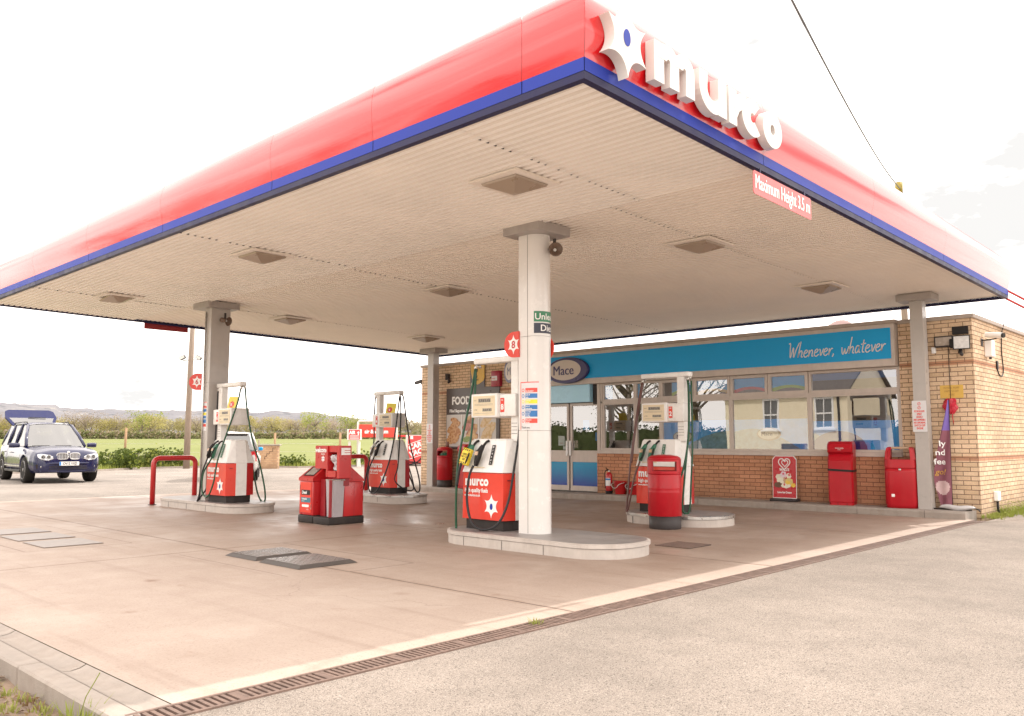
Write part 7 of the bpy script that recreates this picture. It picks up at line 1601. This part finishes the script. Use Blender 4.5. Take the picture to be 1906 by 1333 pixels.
# ------------------------------------------------------------------ hills, trees, hedge
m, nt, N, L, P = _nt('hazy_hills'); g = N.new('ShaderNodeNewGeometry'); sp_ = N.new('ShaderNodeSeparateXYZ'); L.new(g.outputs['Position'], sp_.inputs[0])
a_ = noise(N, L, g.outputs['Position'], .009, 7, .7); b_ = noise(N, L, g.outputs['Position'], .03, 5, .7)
col = mixc(N, L, rng(N, L, a_, .35, .65), (.15, .15, .165), (.20, .195, .205)); col = mixc(N, L, rng(N, L, b_, .55, .68), col, (.095, .10, .11)); col = mixc(N, L, rng(N, L, a_, .60, .66), col, (.27, .255, .235))  # distance haze is put straight into the hill colours
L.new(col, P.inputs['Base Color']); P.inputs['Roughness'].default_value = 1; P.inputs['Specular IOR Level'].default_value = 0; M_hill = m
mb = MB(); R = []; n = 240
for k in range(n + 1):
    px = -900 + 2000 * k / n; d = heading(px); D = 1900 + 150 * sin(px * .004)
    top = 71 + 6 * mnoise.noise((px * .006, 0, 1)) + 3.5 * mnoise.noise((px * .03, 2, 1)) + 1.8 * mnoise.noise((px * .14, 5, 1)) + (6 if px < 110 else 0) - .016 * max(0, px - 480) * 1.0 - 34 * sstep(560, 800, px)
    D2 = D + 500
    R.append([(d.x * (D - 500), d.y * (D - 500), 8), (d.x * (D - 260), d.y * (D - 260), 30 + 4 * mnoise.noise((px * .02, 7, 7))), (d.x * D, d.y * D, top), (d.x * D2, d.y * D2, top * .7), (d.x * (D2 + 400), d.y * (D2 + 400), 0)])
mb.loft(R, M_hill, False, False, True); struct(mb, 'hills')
def make_tree(seed, hgt, wid, m, bare=0.0, name='tree', n=520, leaf=.45):
    """prototype meshes: trunk with limbs, crown of many leaf clumps"""
    rnd = random.Random(seed); tr = MB(); th = hgt * .38
    tr.tube([(0, 0, -.3), (.02 * hgt, 0, th), (.0, .02 * hgt, hgt * .8)], [hgt * .022, hgt * .015, hgt * .004], M_bark, 7); tips = []
    for k in range(15 if bare else 9):
        a = rnd.uniform(0, 6.28); z0 = hgt * rnd.uniform(.22, .62); r_ = wid * rnd.uniform(.45, .95); z1 = min(hgt * .97, z0 + hgt * rnd.uniform(.15, .42)); e = Vector((r_ * cos(a), r_ * sin(a), z1))
        tr.tube([(0, 0, z0), (e.x * .5, e.y * .5, z0 + (z1 - z0) * .62), tuple(e)], [hgt * .009, hgt * .006, hgt * .002], M_bark, 5); tips.append(e)
        for q in range(3): f_ = e + Vector((rnd.gauss(0, wid * .25), rnd.gauss(0, wid * .25), rnd.uniform(.02, .14) * hgt)); tr.tube([tuple(e * .75 + Vector((0, 0, z1 * .18))), tuple(f_)], [hgt * .003, hgt * .001], M_bark, 4); tips.append(f_)
    cr = MB()
    cl = tips + [Vector((rnd.gauss(0, wid * .38), rnd.gauss(0, wid * .38), hgt * rnd.uniform(.35, .97))) for _ in range(14)]
    for c in cl:
        c = Vector(c); rr_ = wid * rnd.uniform(.18, .36)
        for _ in range(n // len(cl)):
            d = Vector((rnd.gauss(0, 1), rnd.gauss(0, 1), rnd.gauss(0, .8))); d = d.normalized() * rr_ * rnd.uniform(.3, 1) ** .5; p_ = c + d
            s_ = leaf * rnd.uniform(.4, 1.0); u = Vector((rnd.gauss(0, 1), rnd.gauss(0, 1), rnd.gauss(0, 1))).normalized(); v = u.orthogonal().normalized()
            cr.add([p_ - u * s_ * .5, p_ + v * s_ * .3, p_ + u * s_ * .5, p_ - v * s_ * .3], [(0, 1, 2, 3)], m)
    return tr, cr
M_bark = mat('bark', (.17, .135, .11), .9, var=.2)
tree_cols = [leaf_mat('leaf_yellow_green', (.33, .29, .085), (.36, .31, .13)), leaf_mat('leaf_olive', (.26, .235, .10), (.31, .26, .15)), leaf_mat('leaf_bare_brown', (.32, .245, .18), (.35, .285, .215)), leaf_mat('leaf_fresh_green', (.24, .28, .06), (.29, .31, .085)), leaf_mat('leaf_dark_green', (.16, .18, .07), (.22, .22, .10))]
protos = []
for k, (h_, w_, ci, bare, n_) in enumerate(((9.5, 4.2, 0, 0, 900), (10.0, 4.0, 2, 1, 900), (8.5, 4.6, 1, 0, 900), (10.2, 3.8, 2, 1, 800), (9.0, 4.6, 3, 0, 900), (7.5, 4.6, 0, 0, 800))):
    protos.append(make_tree(40 + k, h_, w_ * 1.2, tree_cols[ci], bare, n=n_, leaf=.72 if not bare else .5))
protos.append(make_tree(77, 10.5, 4.6, tree_cols[2], 1, n=1500, leaf=.15)); protos.append(make_tree(78, 9.0, 4.4, tree_cols[1], 1, n=2200, leaf=.17))
tmesh = {}
def place_tree(k, p, s_, rz, lab, group):
    t = thing('tree', lab, 'tree', p, rz, group); t.scale = (s_, s_, s_)
    if k not in tmesh:
        a = protos[k][0].build('trunk', t); b = protos[k][1].build('crown', t); tmesh[k] = (a, b)
    else:
        for o in tmesh[k]: c = o.copy(); COL.objects.link(c); c.parent = t
    return t
kinds = ['hazy yellow green tree in the row along the far side of the field', 'bare brown tree in the row along the far side of the field', 'rounded olive tree in the row along the far side of the field', 'tall thin bare tree in the row along the far side of the field', 'fresh green tree in the row along the far side of the field', 'low spreading yellow tree in the row along the far side of the field']
rt = random.Random(11); px = -240
while px < 840:
    k = rt.choice([0, 1, 2, 3, 0, 5, 1, 2, 5]); D = 270 + rt.uniform(0, 45); 
    place_tree(k, at_dir(px, D) - Vector((0, 0, .3)), rt.uniform(.56, .76) * (1.0 if px < 560 else 1.05), rt.uniform(0, 6.28), kinds[k], 'far row: ' + kinds[k].split(' in the row')[0] + 's'); px += rt.uniform(4.5, 9.5)
place_tree(4, at_dir(270, 258), .82, .5, 'bright fresh green tree standing out between the tall post and the wooden pole', None)
place_tree(5, at_dir(288, 255), .80, 1.5, 'round yellow green tree just right of the bright green tree', None)
place_tree(4, at_dir(590, 262), .93, 2.5, 'green tree above the red service unit, tallest of that stretch', None)
place_tree(4, at_dir(656, 262), .82, 4.0, 'small green tree above the AIR machine', None)
mb = MB(); rt = random.Random(5)
for _ in range(11000):
    px = rt.uniform(-260, 840); hh = (2.9 if (100 < px < 330 or px > 540) else 2.3) * (.6 + .6 * abs(mnoise.noise((px * .03, 0, 0)))); D = 250 + rt.uniform(-1.5, 1.5); q = at_dir(px, D) + Vector((0, 0, rt.uniform(0, hh) + .1)); s_ = rt.uniform(.4, .9); u = Vector((rt.gauss(0, 1), rt.gauss(0, 1), rt.gauss(0, 1))).normalized(); v = u.orthogonal()
    mb.add([q - u * s_ * .5, q + v * s_ * .35, q + u * s_ * .5, q - v * s_ * .35], [(0, 1, 2, 3)], rt.choice([tree_cols[4], tree_cols[4], tree_cols[1], tree_cols[2]]))
tag(mb.build('field_hedge'), 'long low dark hedge along the far side of the green field', 'hedge', kind='stuff')
# rough grass and shrubs at the near edge of the field
mb = MB(); rt = random.Random(9)
for _ in range(5200):
    px = rt.uniform(-40, 860); q = at_dir(px, edge_r(px) + .25 + abs(rt.gauss(0, 1.6))); hh = rt.uniform(.08, .30); a = rt.uniform(0, 6.28); w_ = .03
    mb.add([(q.x - w_ * sin(a), q.y + w_ * cos(a), q.z - .02), (q.x + w_ * sin(a), q.y - w_ * cos(a), q.z - .02), (q.x + hh * .5 * cos(a), q.y + hh * .5 * sin(a), q.z + hh)], [(0, 1, 2)], M_blade)
tag(mb.build('rough_grass'), 'rough yellow green grass along the near edge of the field', 'grass', kind='stuff')
mb = MB(); 
rows = []
for px in range(-160, 1001, 20):
    d = heading(px); R_ = edge_r(px) + .13; rows.append([(d.x * r, d.y * r, gz(d.x * r, d.y * r) + .03) for r in (R_, R_ + 2.5, R_ + 6)])
mb.add([q for r in rows for q in r], [(j * 3 + i, j * 3 + i + 1, (j + 1) * 3 + i + 1, (j + 1) * 3 + i) for j in range(len(rows) - 1) for i in range(2)], M_verge, True); struct(mb, 'grass_verge')
def shrub(px, dist, w_, h_, lab, n=900):
    c = at_dir(px, dist); t = thing('shrub', lab, 'shrub', c, group='shrubs at the field edge'); mb = MB(); st_ = MB()
    for k in range(7): st_.tube([(0, 0, -.1), tuple(_r * rt.uniform(-w_, w_) * .7 + Vector((0, 0, h_ * .7)))], [.02, .006], M_bark, 4)
    st_.build('stem', t)
    cl = [(_r * rt.uniform(-w_, w_) * .9 + Vector((rt.gauss(0, .2), rt.gauss(0, .2), h_ * rt.uniform(.2, .75)))) for _ in range(22)]
    for i in range(n):
        q = cl[i % 22] + Vector((rt.gauss(0, .17), rt.gauss(0, .17), rt.gauss(0, .13))); q.z = max(.02, q.z); s_ = rt.uniform(.07, .16); u = Vector((rt.gauss(0, 1), rt.gauss(0, 1), rt.gauss(0, 1))).normalized(); v = u.orthogonal()
        mb.add([q - u * s_ * .5, q + v * s_ * .4, q + u * s_ * .5, q - v * s_ * .4], [(0, 1, 2, 3)], M_shrub if i % 5 else M_blade)
    mb.build('foliage', t)
M_shrub = leaf_mat('shrub_leaf', (.055, .08, .016), (.10, .13, .03))
shrub(225, 40.2, .95, .85, 'dark green shrub beside the front of the dark blue car'); shrub(268, 41.6, 1.0, 1.0, 'dark shrub at the foot of the leaning post'); shrub(315, 42.6, 1.05, .85, 'low dark shrub left of the wooden pole, behind the red hoop'); shrub(546, 41.2, .5, .5, 'small shrub right of the broken brick pier', 300); shrub(684, 43.0, .6, .7, 'small green shrub beside the AIR machine legs', 400)
# trees across the road, mirrored in the shop glass
for k, x, y, s_, lab in ((6, -27.5, -13, .95, 'bare tree beside the cream house across the road'), (7, -30, -9.5, .9, 'thin bare tree at the roadside left of the cream house'), (7, -34, -16, 1.1, 'bushy tree across the road behind the verge'), (6, -12.5, -22, 1.0, 'bare tree across the road right of the cream house'), (6, -40, -8, 1.0, 'far bare tree across the road'), (7, -46, -14, 1.2, 'broad tree far along the road')):
    place_tree(k, Vector((x, y, -.2)), s_, x, lab, None)

# hedge added across the road to block low sky in the shop glass
M_hedge = leaf_mat('sky_block_hedge_leaf', (.045, .065, .02), (.09, .11, .035)); mb = MB(); rt = random.Random(3)
for _ in range(9000):
    x = rt.uniform(-75, 4); zt = 2.6 + .7 * mnoise.noise((x * .25, 0, 4)) + .4 * mnoise.noise((x * .9, 3, 4)); q = Vector((x, -26 + rt.gauss(0, .35), max(.05, zt * rt.random() ** .7))); s_ = rt.uniform(.12, .30); u = Vector((rt.gauss(0, 1), rt.gauss(0, 1), rt.gauss(0, 1))).normalized(); v = u.orthogonal()
    mb.add([q - u * s_ * .5, q + v * s_ * .4, q + u * s_ * .5, q - v * s_ * .4], [(0, 1, 2, 3)], M_hedge)
hw = [(x, -26.1 + .2 * mnoise.noise((x, 1, 1)), 2.25 + .7 * mnoise.noise((x * .25, 0, 4)) + .4 * mnoise.noise((x * .9, 3, 4))) for x in span(-75, 4, 160)]
mb.loft([[(x, y + .3, -.1), (x, y + .25, z_ * .8), (x, y, z_), (x, y - .4, z_ * .8), (x, y - .5, -.1)] for x, y, z_ in hw], M_hedge, False, False)
tag(mb.build('sky_block_hedge'), 'dense dark hedge added across the road to block low sky in reflections', 'hedge', kind='stuff')
